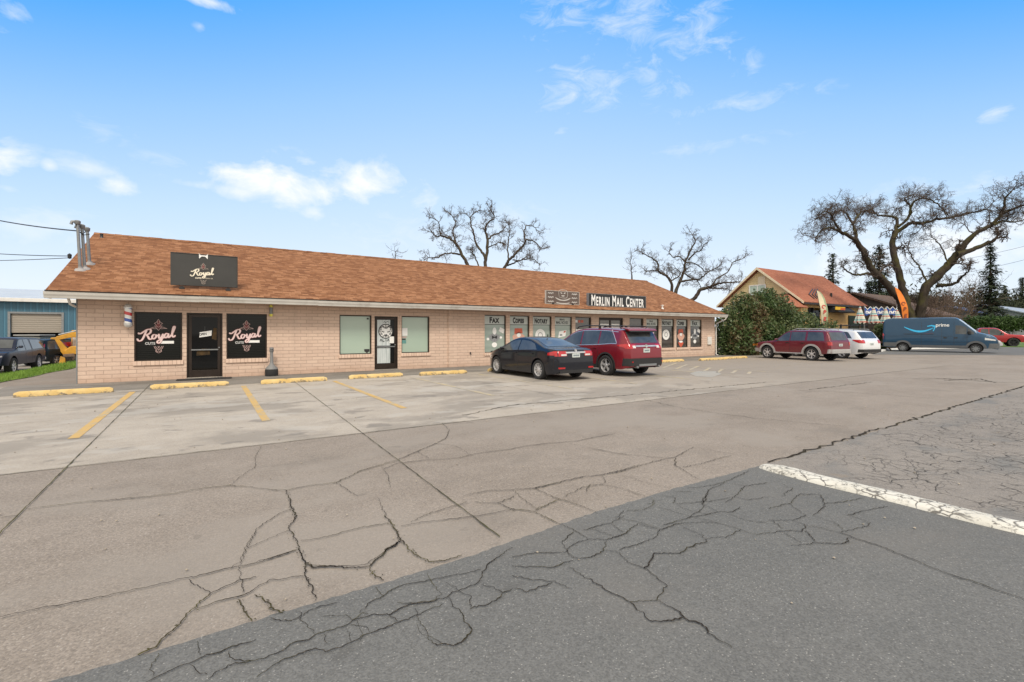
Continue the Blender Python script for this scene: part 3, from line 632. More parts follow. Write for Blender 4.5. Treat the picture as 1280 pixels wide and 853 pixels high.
# corner trim board seen at the left end
local(MB().box(WX0 - .035, WX0 - .002, WY - .006, WY + .12, -.3, WT).build('corner_trim', M_galv))
b = MB(); th = .11
b.prism([(EY, EZ), (RY, RZ), (RY, RZ - th), (EY, EZ - th)], 'x', RX0, RX1); b.prism([(2 * RY - EY, EZ), (RY + .001, RZ), (RY + .001, RZ - th), (2 * RY - EY, EZ - th)], 'x', RX0, RX1)
roof = local(b.build('roof', M_roof))
b = MB(); r = random.Random(3); x = RX0
while x < RX1 - .1:                       # overlapping ridge shingles
    x2 = min(RX1, x + r.uniform(.2, .24))
    b.prism([(RY - .16, RZ - .055), (RY, RZ + .03 + r.uniform(0, .012)), (RY + .16, RZ - .055), (RY, RZ + .004)], 'x', x, x2 + .015); x = x2
rc = b.build('ridge_cap', M_roof); rc.parent = roof
# lower shingle courses stand proud at the eave, then a dark drip edge
local(MB().box(RX0 + .01, RX1 - .01, EY - .155, EY - .002, EZ - .042, EZ - .014).build('drip_edge', M_bronze))
# gutter with end caps and joints, the soffit behind it
b = MB(); r = random.Random(8); GY0, GY1, GZ0, GZ1 = EY - .13, EY + .0, 2.565, 2.755
xs = [RX0 - .02] + [RX0 + (RX1 - RX0) * i / 9 for i in range(1, 9)] + [RX1 + .03]
prof = [(GY1, GZ0), (GY0 + .045, GZ0), (GY0 + .03, GZ0 + .06), (GY0 + .005, GZ0 + .11), (GY0 - .005, GZ1 - .03), (GY0 - .012, GZ1), (GY0 + .008, GZ1), (GY0 + .018, GZ1 - .03), (GY1, GZ0 + .14)]
for xa, xb in zip(xs, xs[1:]):
    dz = r.uniform(-.008, .006); b.prism([(y, z + dz) for y, z in prof], 'x', xa + .002, xb + .004)
local(b.build('gutter', plain('gutter_enamel', (.55, .53, .49), .5, .08, 3, dirt=((.33, .3, .26), .6)), bevel=.004))
local(MB().box(RX0 + .02, RX1 - .02, EY + .002, WY - .002, 2.62, 2.645).build('soffit', plain('soffit_paint', (.50, .42, .35), .7, .1, 3)))
b = MB(); dx = WX1 - .08
b.tube([(RX1 - .12, EY - .07, 2.57), (RX1 - .16, EY - .05, 2.44), (WX1 + .06, WY - .1, 2.18), (WX1 + .05, WY - .06, 2.05), (WX1 + .05, WY - .06, .1), (WX1 + .12, WY - .16, .03)], .038, 8)
local(b.build('downspout', M_white, smooth=50))
# an eave return at the left gable end
local(MB().prism([(EY - .02, 2.57), (EY + .5, 2.57), (EY + .5, 2.9), (EY, 2.72)], 'x', RX0 + .0, RX0 + .03).build('rake_end', M_white))
local(MB().tube([(WX0 - .15, EY + .35, 2.6), (WX0 - .12, EY + .42, 2.42), (WX0 - .05, WY - .02, 2.36)], .035, 8).build('gutter_elbow', M_white, smooth=50))
for sgn in (1, -1):
    f = lambda y: RY + sgn * (y - RY)
    for xa in (RX1 - .06, RX0 + .05):
        b = MB(); b.prism([(f(EY + .05), EZ - .2), (f(EY + .05), EZ - th - .003), (RY, RZ - th - .003), (RY, RZ - .3)], 'x', xa, xa + .04); local(b.build('bargeboard', M_white))

def blindmat(name, c1, c2, pitch=.05, spec=.6, coat=.6):
    m, t, bs = newmat(name); P = t.n('TexCoord').outputs['Object']; sp = t.n('SeparateXYZ', Vector=P)
    wv = t.math('SINE', t.math('MULTIPLY', sp.outputs[2], 6.283 / pitch))
    c = t.mix(t.mrange(wv, -1, 1), c1, c2); c = t.mix(t.mrange(t.noise(P, 1.2, 4), .4, .7, 0, .4), c, c1)
    setc(t, bs, 'Base Color', c); setc(t, bs, 'Roughness', .12); bs.inputs['Specular IOR Level'].default_value = spec; bs.inputs['Coat Weight'].default_value = coat; bs.inputs['Coat Roughness'].default_value = .02
    return m
M_blind = blindmat('blinds_behind_glass', (.36, .46, .38), (.41, .51, .43))
M_mailg = blindmat('papered_glass', (.29, .36, .32), (.33, .40, .36), .3)
M_darkg = blindmat('dark_blinds_behind_glass', (.006, .007, .0065), (.014, .015, .014), .06, .25, 0)
M_shopg = blindmat('dim_shop_glass', (.055, .052, .047), (.09, .085, .075), .3)
def window_unit(o, pane_mat, name='window', sill=True, fr=.045):
    a, c, d, e = o
    pane = local(MB().box(a + fr, c - fr, WY + .112, WY + .12, d + fr, e - fr).build(name, pane_mat))
    b = MB()
    b.box(a, a + fr, WY + .06, WY + .15, d, e); b.box(c - fr, c, WY + .06, WY + .15, d, e)
    b.box(a + fr, c - fr, WY + .06, WY + .15, d, d + fr); b.box(a + fr, c - fr, WY + .06, WY + .15, e - fr, e)
    b.build('frame', M_bronze, pane, bevel=.004)
    if sill: MB().box(a - .03, c + .03, WY - .05, WY + .058, d - .125, d + .012).build('sill', M_sill, pane, bevel=.008)
    return pane
PY = WY + .111
pl = window_unit(ops['wl'], M_darkg); pl['label'] = 'black shop window left of the barber door with pink script lettering'
pr = window_unit(ops['wr'], M_darkg); pr['label'] = 'black shop window right of the barber door with pink script lettering'
for k, p in (('wl', pl), ('wr', pr)):
    o = ops[k]; cx, cz = (o[0] + o[1]) / 2, (o[2] + o[3]) / 2
    s = (o[1] - o[0]) * .088
    royal_decal(p, cx - .02, cz - .02, s, PY, M_pink, M_maroon, M_rose, M_maroon, cuts=plain('grey_vinyl_' + k, (.5, .5, .5), .5))
    MB().box(cx + .35 * s, cx + 3.6 * s, PY - .006, PY - .001, cz - 2.1 * s, cz - 1.3 * s).build('white_sticker', M_signw, p)
v1 = window_unit(ops['v1'], M_blind); v2 = window_unit(ops['v2'], M_blind)
v1['label'] = 'window with pale green blinds left of the middle door'; v2['label'] = 'window with pale green blinds right of the middle door'
o = ops['v1']
MB().prism([(o[1] - .27, o[2] + .21), (o[1] - .06, o[2] + .21), (o[1] - .06, o[2] + .12), (o[1] - .165, o[2] + .05), (o[1] - .27, o[2] + .12)], 'y', PY - .005, PY - .001).build('shield_sticker', M_ink, v1)
MB().box(o[1] - .17, o[1] - .09, PY - .005, PY - .001, o[3] - .17, o[3] - .1).build('corner_sticker', M_ink, v1)
o = ops['v2']
MB().box(o[0] + .06, o[0] + .3, PY - .005, PY - .001, o[2] + .75, o[2] + 1.08).build('notice', M_signw, v2)
MB().box(o[0] + .06, o[0] + .26, PY - .005, PY - .001, o[2] + .66, o[2] + .72).build('red_strip', M_rose, v2)
MB().box(o[0] + .06, o[0] + .24, PY - .005, PY - .001, o[2] + .42, o[2] + .56).build('sticker', plain('teal_sticker', (.12, .3, .28), .5), v2)
MB().box(o[0] + .06, o[0] + .22, PY - .005, PY - .001, o[2] + .57, o[2] + .63).build('sticker', M_ink, v2)

def door_unit(o, glass, rail_z=.95, name='door', leaf=.09, kick=.25):
    a, c, d, e = o; b = MB(); fr = .05
    b.box(a, a + fr, WY + .05, WY + .16, d, e); b.box(c - fr, c, WY + .05, WY + .16, d, e); b.box(a + fr, c - fr, WY + .05, WY + .16, e - fr, e)
    x0, x1, z1 = a + fr + .006, c - fr - .006, e - fr - .006
    b.box(x0, x0 + leaf, WY + .075, WY + .125, d, z1); b.box(x1 - leaf, x1, WY + .075, WY + .125, d, z1)
    b.box(x0 + leaf, x1 - leaf, WY + .075, WY + .125, d, d + kick); b.box(x0 + leaf, x1 - leaf, WY + .075, WY + .125, z1 - leaf, z1)
    dr = local(b.build(name, M_bronze, bevel=.004))
    MB().box(x0 + leaf, x1 - leaf, WY + .1, WY + .106, d + kick, z1 - leaf).build('pane', glass, dr)
    MB().box(x0 + leaf - .02, x1 - leaf + .02, WY + .045, WY + .07, rail_z - .02, rail_z + .02).build('push_bar', M_galv if name == 'door' else M_bronze, dr)
    MB().lathe([(.0, 0), (.022, 0), (.022, .02), (0, .02)], 12, 'y', (x1 - .045, WY + .056, 1.05)).build('lock', M_galv, dr)
    MB().box(a - .02, c + .02, WY - .06, WY + .06, -.02, d + .012).build('threshold', M_conc, dr, bevel=.006)
    return dr, (x0 + leaf, x1 - leaf, d + kick, z1 - leaf)
d1, (gx0, gx1, gz0, gz1) = door_unit(ops['d1'], M_glass, .98); d1['label'] = 'dark glass barber shop door with a small open card'
GYF = WY + .099
cxm = (gx0 + gx1) / 2
ob = MB(); ob.prism([(cxm - .16, 1.40), (cxm + .19, 1.46), (cxm + .2, 1.64), (cxm - .15, 1.58)], 'y', GYF - .008, GYF - .004); card = ob.build('open_card', M_signw, d1)
text_mesh('OPEN', .11, M_ink, d1, (cxm - .05, GYF - .009, 1.475), sx=.75, bold=.003).rotation_euler = (R(90), R(-9), 0)
ob = MB(); ob.tube([(cxm, GYF - .006, 1.62), (cxm, GYF - .006, 1.78)], .003, 5); ob.build('card_string', M_galv, d1)
M_inside = plain('dim_interior_ochre', (.06, .035, .012), .9, .6, 7)
# things dimly seen through the door : chair and a mirror frame
ob = MB(); ob.prism([(gx0 + .12, .78), (gx0 + .52, .8), (gx0 + .5, 1.0), (gx0 + .3, 1.02), (gx0 + .14, .92)], 'y', GYF - .003, GYF - .001); ob.build('chair_behind_glass', M_inside, d1); ob = MB(); ob.prism([(gx1 - .17, 1.35), (gx1 - .03, 1.3), (gx1 - .02, 1.72), (gx1 - .12, 1.74)], 'y', GYF - .003, GYF - .001)
ob.build('mirror_frame_behind_glass', M_inside, d1)
d2, (hx0, hx1, hz0, hz1) = door_unit(ops['d2'], M_glass, .98, 'door', .07, .24); d2['label'] = 'middle shop door half covered by white curtain with a round animal emblem'
def curtain():
    m, t, bs = newmat('curtain_behind_glass'); P = t.n('TexCoord').outputs['Object']; sp = t.n('SeparateXYZ', Vector=P)
    wv = t.noise(t.n('CombineXYZ', X=t.math('MULTIPLY', sp.outputs[0], 14.), Y=0., Z=t.math('MULTIPLY', sp.outputs[2], .7)).outputs[0], 1., 3)
    setc(t, bs, 'Base Color', t.mix(t.mrange(wv, .35, .65), (.42, .47, .47), (.62, .66, .66))); setc(t, bs, 'Roughness', .15); return m
hm = hx0 + (hx1 - hx0) * .76
b = MB(); b.box(hx0 + .01, hm, GYF - .005, GYF - .001, hz0 + .02, .94); b.box(hx0 + .01, hm, GYF - .005, GYF - .001, 1.02, hz1 - .02); b.build('curtain', curtain(), d2)
ex, ez = hx0 + .37, 1.62
b = MB(); b.lathe([(.27, 0), (.31, 0), (.31, .004), (.27, .004)], 36, 'y', (ex, GYF - .012, ez), cap=False)
for a in range(0, 360, 30): b.box(ex + .235 * math.cos(R(a)) - .02, ex + .235 * math.cos(R(a)) + .02, GYF - .011, GYF - .008, ez + .235 * math.sin(R(a)) - .02, ez + .235 * math.sin(R(a)) + .02)
strokes(b, mirror([[(-.22, .14), (-.12, .19), (-.05, .12)], [(-.2, .02), (-.1, -.03), (-.06, -.02)], [(-.23, -.06), (-.16, -.08)], [(-.2, -.12), (-.13, -.12)], [(-.02, .2), (-.02, .1)], [(-.08, .21), (-.07, .14)], [(-.05, -.12), (-.02, -.16), (0, -.14)], [(-.12, -.2), (-.05, -.19), (0, -.2)], [(-.25, .05), (-.17, .08)]]), 1, (ex, ez), .035, GYF - .009)
b.build('round_emblem', M_ink, d2)
MB().lathe([(.0, 0), (.275, 0), (.275, .003), (0, .003)], 36, 'y', (ex, GYF - .0085, ez)).build('emblem_disc', M_signw, d2)
b = MB(); strokes(b, [[(-.25, 0), (-.2, .1), (-.17, 0)], [(-.12, .1), (-.12, 0), (-.05, .02)], [(0, .1), (.02, 0)], [(.07, 0), (.1, .1), (.15, 0)], [(.2, .1), (.2, 0), (.26, .04)]], 1, (ex, 1.19), .03, GYF - .006); b.build('emblem_script', M_ink, d2)
b = MB(); strokes(b, [[(-.1, 0), (-.05, .04), (.0, 0), (.06, .05), (.12, .02)]], 1, (ex, 1.98), .02, GYF - .006); b.build('emblem_script', M_ink, d2)
MB().box(hm - .03, hm + .16, GYF - .016, GYF - .012, 1.12, 1.4).build('hours_card', M_signw, d2)

# the mail shop's row of windows
SG = [('FAX', 0), ('COPIES', 1), ('NOTARY', 2), ('PRIVATE\nMAIL BOXES', 3)]
M_red_dec = plain('orange_red_vinyl', (.55, .11, .06), .5, .15, 12)
M_grey_dec = plain('grey_vinyl', (.25, .26, .27), .5, .25, 14)
M_salmon = plain('salmon_vinyl', (.62, .36, .28), .5, .12, 12)
def blob(b, cx, cz, rx, rz, y, n=28, wob=.0):
    pts = [(cx + rx * (1 + wob * math.sin(3 * a)) * math.cos(a), cz + rz * (1 + wob * math.cos(4 * a)) * math.sin(a)) for a in [2 * math.pi * i / n for i in range(n)]]
    b.prism(pts, 'y', y - .004, y)
names = {0: 0, 1: 1, 2: 2, 3: 3, 7: 3, 8: 2, 9: 1, 10: 0}
for i in range(11):
    o = ops['m%d' % i]; a, c, d, e = o; cx = (a + c) / 2; wd = c - a
    if i == 5: continue
    p = window_unit(o, M_mailg if i in (0, 1, 2, 3) else M_shopg, fr=.035)
    if i in names:
        t = SG[names[i]][0]
        MB().box(a + .04, c - .04, PY - .004, PY - .001, e - .44, e - .04).build('white_header', plain('header_vinyl', (.55, .6, .57), .4, .03, 5) if i == 0 else MATS['header_vinyl'], p)
        MB().box(a + .04, c - .04, PY - .006, PY - .0045, e - .46, e - .435).build('header_line', M_ink, p)
        side = '' if i < 4 else ', right of the shop entrance'
        p['label'] = ('window lettered ' + t.replace('\n', ' ') + ' under the gutter' + (side or ', left of the shop entrance'))
        two = '\n' in t
        if two:
            for ln, sz, zz in (('PRIVATE', .12, e - .2), ('MAIL BOXES', .2, e - .38)):
                text_mesh(ln, sz, M_ink, p, (cx - .02, PY - .005, zz), sx=.62 * wd / .98, bold=.004, caps=.8)
        else: text_mesh(t.capitalize() if False else t[0] + t[1:].lower(), .36, M_ink, p, (cx - .02, PY - .005, e - .36), sx=(.70 if len(t) < 5 else .50) * wd / .98, bold=.020, caps=.8, spacing=1.12)
        k = names[i]; cz = (d + e - .45) / 2
        if k == 0:                         # a grey paper figure, kept generic
            b = MB(); b.cur = 0; blob(b, cx, cz + .05, .26 * wd, .2, PY - .002, wob=.12); b.cur = 1; blob(b, cx, cz + .36, .09 * wd, .17, PY - .003); blob(b, cx - .3 * wd, cz - .02, .06 * wd, .06, PY - .003); blob(b, cx + .3 * wd, cz + .05, .06 * wd, .06, PY - .003); blob(b, cx, cz - .3, .12 * wd, .12, PY - .003)
            b.prism([(cx + .2 * wd, cz + .36), (cx + .42 * wd, cz + .24), (cx + .47 * wd, cz + .45), (cx + .26 * wd, cz + .55)], 'y', PY - .008, PY - .003)
            b.cur = 2; b.prism([(cx - .12 * wd, cz + .15), (cx, cz + .08), (cx + .12 * wd, cz + .15), (cx + .12 * wd, cz - .02), (cx, cz + .04), (cx - .12 * wd, cz - .02)], 'y', PY - .009, PY - .0075)
            blob(b, cx - .1 * wd, cz - .62, .08 * wd, .04, PY - .003); blob(b, cx + .1 * wd, cz - .62, .08 * wd, .04, PY - .003)
            b.build('window_poster', [M_grey_dec, M_signw, M_ink], p)
        elif k == 1:
            b = MB(); b.cur = 0; b.prism([(cx - .22 * wd, cz + .22), (cx + .2 * wd, cz + .26), (cx + .18 * wd, cz + .5), (cx - .2 * wd, cz + .5)], 'y', PY - .006, PY - .002); b.cur = 1; blob(b, cx, cz + .02, .3 * wd, .26, PY - .002, wob=.1); b.cur = 0; blob(b, cx, cz - .42, .2 * wd, .2, PY - .002, wob=.15)
            b.cur = 2; blob(b, cx, cz + .16, .1 * wd, .1, PY - .0065); blob(b, cx, cz - .3, .16 * wd, .06, PY - .0065)
            b.build('window_poster', [M_red_dec, M_salmon, M_signw], p)
        elif k == 2:
            b = MB(); blob(b, cx - .05 * wd, cz + .15, .27 * wd, .32, PY - .002); b.build('round_seal', M_signw, p)
            MB().lathe([(.1 * wd, 0), (.13 * wd, 0), (.13 * wd, .002), (.1 * wd, .002)], 24, 'y', (cx - .05 * wd, PY - .0085, cz + .15), cap=False).build('seal_ring', M_grey_dec, p)
        else:
            b = MB(); b.cur = 0; b.prism([(cx - .25 * wd, cz + .02), (cx + .18 * wd, cz + .1), (cx + .24 * wd, cz + .42), (cx - .18 * wd, cz + .34)], 'y', PY - .006, PY - .002); b.cur = 1; b.prism([(cx + .06 * wd, cz + .27), (cx + .18 * wd, cz + .3), (cx + .2 * wd, cz + .39), (cx + .08 * wd, cz + .36)], 'y', PY - .008, PY - .0065); b.cur = 2; blob(b, cx - .08 * wd, cz + .16, .08 * wd, .05, PY - .0065)
            b.build('window_poster', [M_signw, M_red_dec, M_grey_dec], p)
    else:
        p['label'] = 'dim window with small notices beside the mail shop entrance' if i == 4 else 'narrow dim window right of the mail shop entrance'
        if i == 4:
            b = MB(); b.box(a + .08, a + .25, PY - .005, PY - .001, e - .3, e - .16); b.box(a + .12, c - .14, PY - .005, PY - .001, d + .55, d + 1.15); b.build('notice', M_signw, p)
            b = MB(); b.box(a + .3, a + .45, PY - .005, PY - .001, e - .3, e - .16); b.box(a + .5, a + .66, PY - .005, PY - .001, e - .3, e - .16); b.build('red_notice', M_red_dec, p)
o = ops['m5']; d3, (ix0, ix1, iz0, iz1) = door_unit(o, M_shopg, 1.0, 'door'); d3['label'] = 'double glass entrance door of the mail shop behind the red car'
b = MB(); b.box((o[0] + o[1]) / 2 - .05, (o[0] + o[1]) / 2 + .05, WY + .07, WY + .13, .05, iz1); b.build('mullion', M_bronze, d3)
b = MB(); b.box(ix0 + .05, (o[0] + o[1]) / 2 - .1, GYF - .006, GYF - .002, 1.75, 2.05); b.box((o[0] + o[1]) / 2 + .1, ix1 - .05, GYF - .006, GYF - .002, 1.75, 2.05); b.build('notice', M_signw, d3)

# ------------------------------------------------------------------ signs on the roof
def roof_z(y): return EZ + (y - EY) * SL
SY = 19.1
def sign_board(name, x0, x1, yb, yt, m, edge, depth=.09, legs=(.15, .85), **kw):
    a, c = onY(x0, yb, SY), onY(x1, yb, SY); zt = onY(x0, yt, SY).z; zb = a.z
    t = empty(name, ((a.x + c.x) / 2, SY, roof_z(SY)), **kw)
    T = Matrix.Translation(-Vector(t.location))
    def L(o): o.parent = t; o.matrix_parent_inverse = T; return o
    panel = L(MB().box(a.x, c.x, SY - depth, SY, zb, zt).build('panel', m, bevel=.006))
    b = MB(); w_ = .025
    b.box(a.x - w_, a.x - .001, SY - depth - .008, SY + .004, zb - w_, zt + w_); b.box(c.x + .001, c.x + w_, SY - depth - .008, SY + .004, zb - w_, zt + w_)
    b.box(a.x, c.x, SY - depth - .008, SY + .004, zt + .001, zt + w_); b.box(a.x, c.x, SY - depth - .008, SY + .004, zb - w_, zb - .001)
    if edge: L(b.build('rim', edge, bevel=.003))
    for f in legs:
        x = a.x + (c.x - a.x) * f; b = MB(); yy = SY + .0
        b.tube([(x, yy - .03, zb - .02), (x, yy - .03, roof_z(yy - .03) - .02)], .028, 6); b.tube([(x, yy + .02, zt - .15), (x, yy + .75, roof_z(yy + .75) - .02)], .018, 6)
        b.box(x - .07, x + .07, yy - .1, yy + .05, roof_z(yy - .1) + .0, roof_z(yy + .05) + .025)
        L(b.build('support', M_black))
    return t, panel, L, (a.x, c.x, zb, zt)
M_banner = plain('dark_banner_vinyl', (.04, .04, .038), .55, .12, 2, bmp=.35)
t, pn, L, (xa, xb, zb, zt) = sign_board('roof_sign', 213.2, 297, 356.5, 315.3, M_banner, None, .06, (.16, .85), label='dark banner sign with cream Royal script above the barber door', cat='sign')
dz = (onY(297, 361, SY).z - onY(297, 356.5, SY).z)
cx = onY(254, 340, SY).x; cz = onY(254, 343.5, SY).z
class P_:  pass
pt = pn
s = (xb - xa) * .038
royal_decal(pt, cx, cz, s, SY - .064, M_creamv, None, plain('tan_vinyl', (.36, .31, .27), .5), M_maroon)
text_mesh('MERLIN, OR', s * .7, M_creamv, pt, (cx + 2.2 * s, SY - .066, cz - 2.0 * s), sx=.85)
bb = MB(); bx = cx + .1 * s
bb.prism([(bx - .12, zt - .16), (bx - .13, zt + .03), (bx - .08, zt - .04), (bx + .08, zt - .04), (bx + .13, zt + .03), (bx + .12, zt - .16), (bx + .05, zt - .08), (bx - .05, zt - .08)], 'y', SY - .075, SY - .065); bb.build('white_clip', M_signw, pt)
# folds along the banner's hem
bb = MB(); bb.tube([(xa, SY - .065, zt - .012), (xb, SY - .065, zt - .012)], .012, 6); bb.tube([(xb - .012, SY - .065, zb), (xb - .012, SY - .065, zt)], .012, 6); bb.tube([(xa, SY - .065, zb + .012), (xb, SY - .065, zb + .012)], .01, 6); bb.build('hem', M_banner, pt, smooth=60)
t, pn, L, (xa, xb, zb, zt) = sign_board('roof_sign', 733.5, 804.8, 382.3, 367.2, M_black, M_galv, .14, (.25, .5, .75), label='black sign with white MERLIN MAIL CENTER letters on the roof', cat='sign')
text_mesh('Merlin Mail Center', .80, M_signw, pn, ((xa + xb) / 2, SY - .144, (zb + zt) / 2 - .29), sx=.445 * (xb - xa) / 4.0, bold=.02, caps=.82, spacing=1.2)
t, pn, L, (xa, xb, zb, zt) = sign_board('roof_sign', 681.5, 722.5, 379.5, 363.6, plain('brown_sign_paint', (.115, .085, .07), .6, .1, 4), plain('pale_rim', (.45, .42, .38), .5), .08, (.2, .8), label='small faded brown sign with white writing left of the mail center sign', cat='sign')
wx = xb - xa
b = MB(); mid = (xa + xb) / 2
for sx_ in (-1, 1):
    for k, zz in enumerate((.82, .5, .16)):
        x = mid + sx_ * wx * .36; z = zb + (zt - zb) * zz
        strokes(b, [[(-.2, -.02), (-.14, .03), (-.08, -.02), (-.02, .03), (.04, -.02), (.1, .03), (.18, 0)]], 1, (x, z), .04, SY - .082)
strokes(b, [[(-.5, .1), (-.25, 0), (0, -.03), (.25, 0), (.5, .1)]], 1, (mid, zb + (zt - zb) * .34), .055, SY - .082); strokes(b, [[(-.45, .02), (-.2, -.02), (.2, -.02), (.45, .02)]], 1, (mid, zb + (zt - zb) * .08), .05, SY - .082)
strokes(b, [[(-.25, 0), (-.25, .36), (.25, .36), (.25, 0), (-.25, 0)]], 1, (mid, zb + (zt - zb) * .52), .02, SY - .082); strokes(b, [[(-.17, .26), (-.05, .2)], [(.17, .26), (.05, .2)], [(-.1, .1), (0, .08), (.1, .1)]], 1, (mid, zb + (zt - zb) * .52), .06, SY - .082)
b.build('faded_writing', plain('faded_white', (.5, .48, .45), .6), pn)

# ------------------------------------------------------------------ fittings on and in front of the wall
g = onY(161, 395, WY)
t = empty('barber_pole', (g.x, WY, 1.6), label='striped red white and blue barber pole on the brick wall', cat='barber pole')
def stripes():
    m, tt, bs = newmat('barber_stripes'); P = tt.n('TexCoord').outputs['Object']; sp = tt.n('SeparateXYZ', Vector=P)
    an = tt.math('DIVIDE', tt.math('ARCTAN2', sp.outputs[1], sp.outputs[0]), 6.283)
    f = tt.math('FRACT', tt.math('ADD', tt.math('MULTIPLY', sp.outputs[2], 2.4), an))
    c = tt.ramp(f, [(0, (.6, .02, .02)), (.24, (.86, .86, .84)), (.5, (.02, .07, .34)), (.74, (.86, .86, .84))])
    c.node.color_ramp.interpolation = 'CONSTANT'
    setc(tt, bs, 'Base Color', c); setc(tt, bs, 'Roughness', .15); bs.inputs['Coat Weight'].default_value = .6; return m
M_silver_cap = plain('silver_cap', (.66, .66, .65), .25, .05, 6, metal=.35)
zt_, zb_ = onY(161, 381, WY).z - 1.6, onY(161, 408, WY).z - 1.6
MB().lathe([(.095, zb_ + .1), (.095, zt_ - .12)], 24, 'z', (0, -.15, 0)).build('glass_cylinder', stripes(), t, smooth=50)
MB().lathe([(.0, zt_ + .02), (.05, zt_ + .015), (.1, zt_ - .03), (.115, zt_ - .1), (.115, zt_ - .13), (.09, zt_ - .13)], 24, 'z', (0, -.15, 0)).build('top_cap', M_silver_cap, t, smooth=50)
MB().lathe([(.09, zb_ + .11), (.115, zb_ + .11), (.115, zb_ + .07), (.1, zb_), (.05, zb_ - .04), (0, zb_ - .045)], 24, 'z', (0, -.15, 0)).build('bottom_cap', M_silver_cap, t, smooth=50)
MB().box(-.05, .05, -.06, .0, zb_ + .02, zt_ - .04).build('bracket', M_galv, t)

g = onY(338.5, 387, WY)
t = empty('wall_lamp', (g.x, WY, g.z - .05), label='small up and down wall lamp with yellow lenses beside the right barber window', cat='lamp')
MB().lathe([(.05, -.12), (.055, -.1), (.055, .1), (.05, .12)], 18, 'z', (0, -.1, 0)).build('housing', M_galv, t, smooth=50)
MB().box(-.04, .04, -.06, 0, -.06, .06).build('wall_plate', M_galv, t)
M_ylens = plain('yellow_lens', (.75, .7, .12), .3, .1, 9)
b = MB(); b.lathe([(.05, .121), (.06, .17), (.035, .21), (0, .212)], 18, 'z', (0, -.1, 0)); b.build('lens', M_ylens, t, smooth=50)
b = MB(); b.lathe([(.05, -.121), (.06, -.17), (.035, -.21), (0, -.212)], 18, 'z', (0, -.1, 0)); b.build('lens', M_ylens, t, smooth=50)

g = ground(339.5, 470); gy_ = WY - .32; gx_ = onY(339.5, 460, gy_).x
t = empty('smokers_post', (gx_, gy_, .008), label='grey cigarette receptacle with a thin neck and black base by the wall', cat='ash receptacle')
MB().lathe([(0, 0), (.205, 0), (.215, .02), (.215, .22), (.2, .245), (0, .245)], 28).build('base', M_rubber, t, smooth=40)
M_gp = plain('grey_plastic', (.2, .2, .2), .6, .06, 5)
MB().lathe([(.205, .246), (.19, .29), (.13, .36), (.08, .41), (.06, .47), (.05, .8), (.055, .86)], 24).build('neck', M_gp, t, smooth=60)
b = MB(); b.lathe([(.056, .861), (.07, .875), (.07, .99), (.06, 1.02), (0, 1.03)], 20); b.build('cap', M_gp, t, smooth=50)
b = MB(); b.lathe([(0, -.004), (.018, -.004), (.018, .004), (0, .004)], 12, 'y', (-.025, -.072, .95)); b.lathe([(0, -.004), (.018, -.004), (.018, .004), (0, .004)], 12, 'y', (.025, -.072, .95)); b.build('hole', M_black, t)

g = onY(886, 426, WY); a = MB().box(-.2, .2, -.09, 0, -.26, .26).build('meter_box', M_white, bevel=.01, label='small white meter box on the brick wall by the right corner', cat='meter box'); a.location = (g.x, WY, g.z)
g = onY(587.5, 442, WY); a = MB().tube([(0, 0, 0), (0, -.08, 0), (0, -.1, -.05)], .018, 8).lathe([(.035, -.05), (.035, -.04)], 10, 'y', (0, 0, .03)).build('wall_tap', M_black, label='small dark hose tap low on the brick wall', cat='tap'); a.location = (g.x, WY, g.z)
c = (ops['d1'][0] + ops['d1'][1]) / 2
MB().prism([(c - .72, WY - .72), (c + .72, WY - .72), (c + .78, WY - .62), (c + .78, WY - .08), (c - .78, WY - .08), (c - .78, WY - .62)], 'z', .009, .024).build('door_mat', M_rubber, label='black rubber mat in front of the barber door', cat='door mat', bevel=.004)
# service masts through the roof
def roof_hit(x, y):
    k = (HOR - y) / FPX; q = C_ - S_ * ud(x)         # Y = d q ; z = CAM_H + k d ; on the front slope
    d = (EZ - EY * SL - CAM_H) / (k - q * SL); return atD(x, y, d)
for i, (px, yb, ytop, lab) in enumerate([(100.5, 337.6, 276, 'tallest galvanised service mast at the left roof edge'), (106, 336, 281, 'middle galvanised service mast at the left roof edge'), (112.3, 330, 284.6, 'service mast farthest from the roof edge, shortest of the three')]):
    q = roof_hit(px, yb); zt = onY(px, ytop, q.y).z - q.z
    t = empty('service_mast', q, label=lab, cat='conduit mast', group='service masts on the roof')
    lean = -.05
    MB().tube([(0, 0, -.08), (lean * 1.4, 0, zt - .05)], .044, 12).build('pipe', M_galv, t, smooth=60)
    MB().lathe([(.17, -.06), (.13, .03), (.062, .05), (.06, .1)], 16, cap=False).build('flashing', plain('lead', (.32, .3, .29), .6), t, smooth=50)
    b = MB(); b.lathe([(.06, zt - .14), (.075, zt - .12), (.085, zt - .03), (.05, zt), (0, zt + .005)], 14, 'z', (lean * 1.4, 0, 0)); b.tube([(lean * 1.4, 0, zt - .03), (lean * 1.4 - .13, -.02, zt - .06), (lean * 1.4 - .15, -.02, zt - .15)], .045, 8); b.build('weather_head', M_galv, t, smooth=50)
def wire(pts, rad, sag, **kw):
    b = MB()
    for a_, c_ in zip(pts, pts[1:]):
        a_, c_ = Vector(a_), Vector(c_); b.tube([a_.lerp(c_, i / 14) + Vector((0, 0, -sag * 4 * (i / 14) * (1 - i / 14))) for i in range(15)], rad, 5)
    return b.build('power_line', M_black, fix=False, **kw)
q = roof_hit(100.5, 337.6); m1 = onY(98, 289, q.y)
fa = atD(-60, 262, 20)
wire([fa, m1], .022, .12, label='black overhead cable running to the tall service mast', cat='cable', group=None)
b = MB(); r = random.Random(4)
for px, py in ((107, 290), (112, 293)): e_ = onY(px, py, q.y + .2); b.tube([m1, (m1 + e_) / 2 + Vector((0, 0, -.08)), e_], .014, 5)
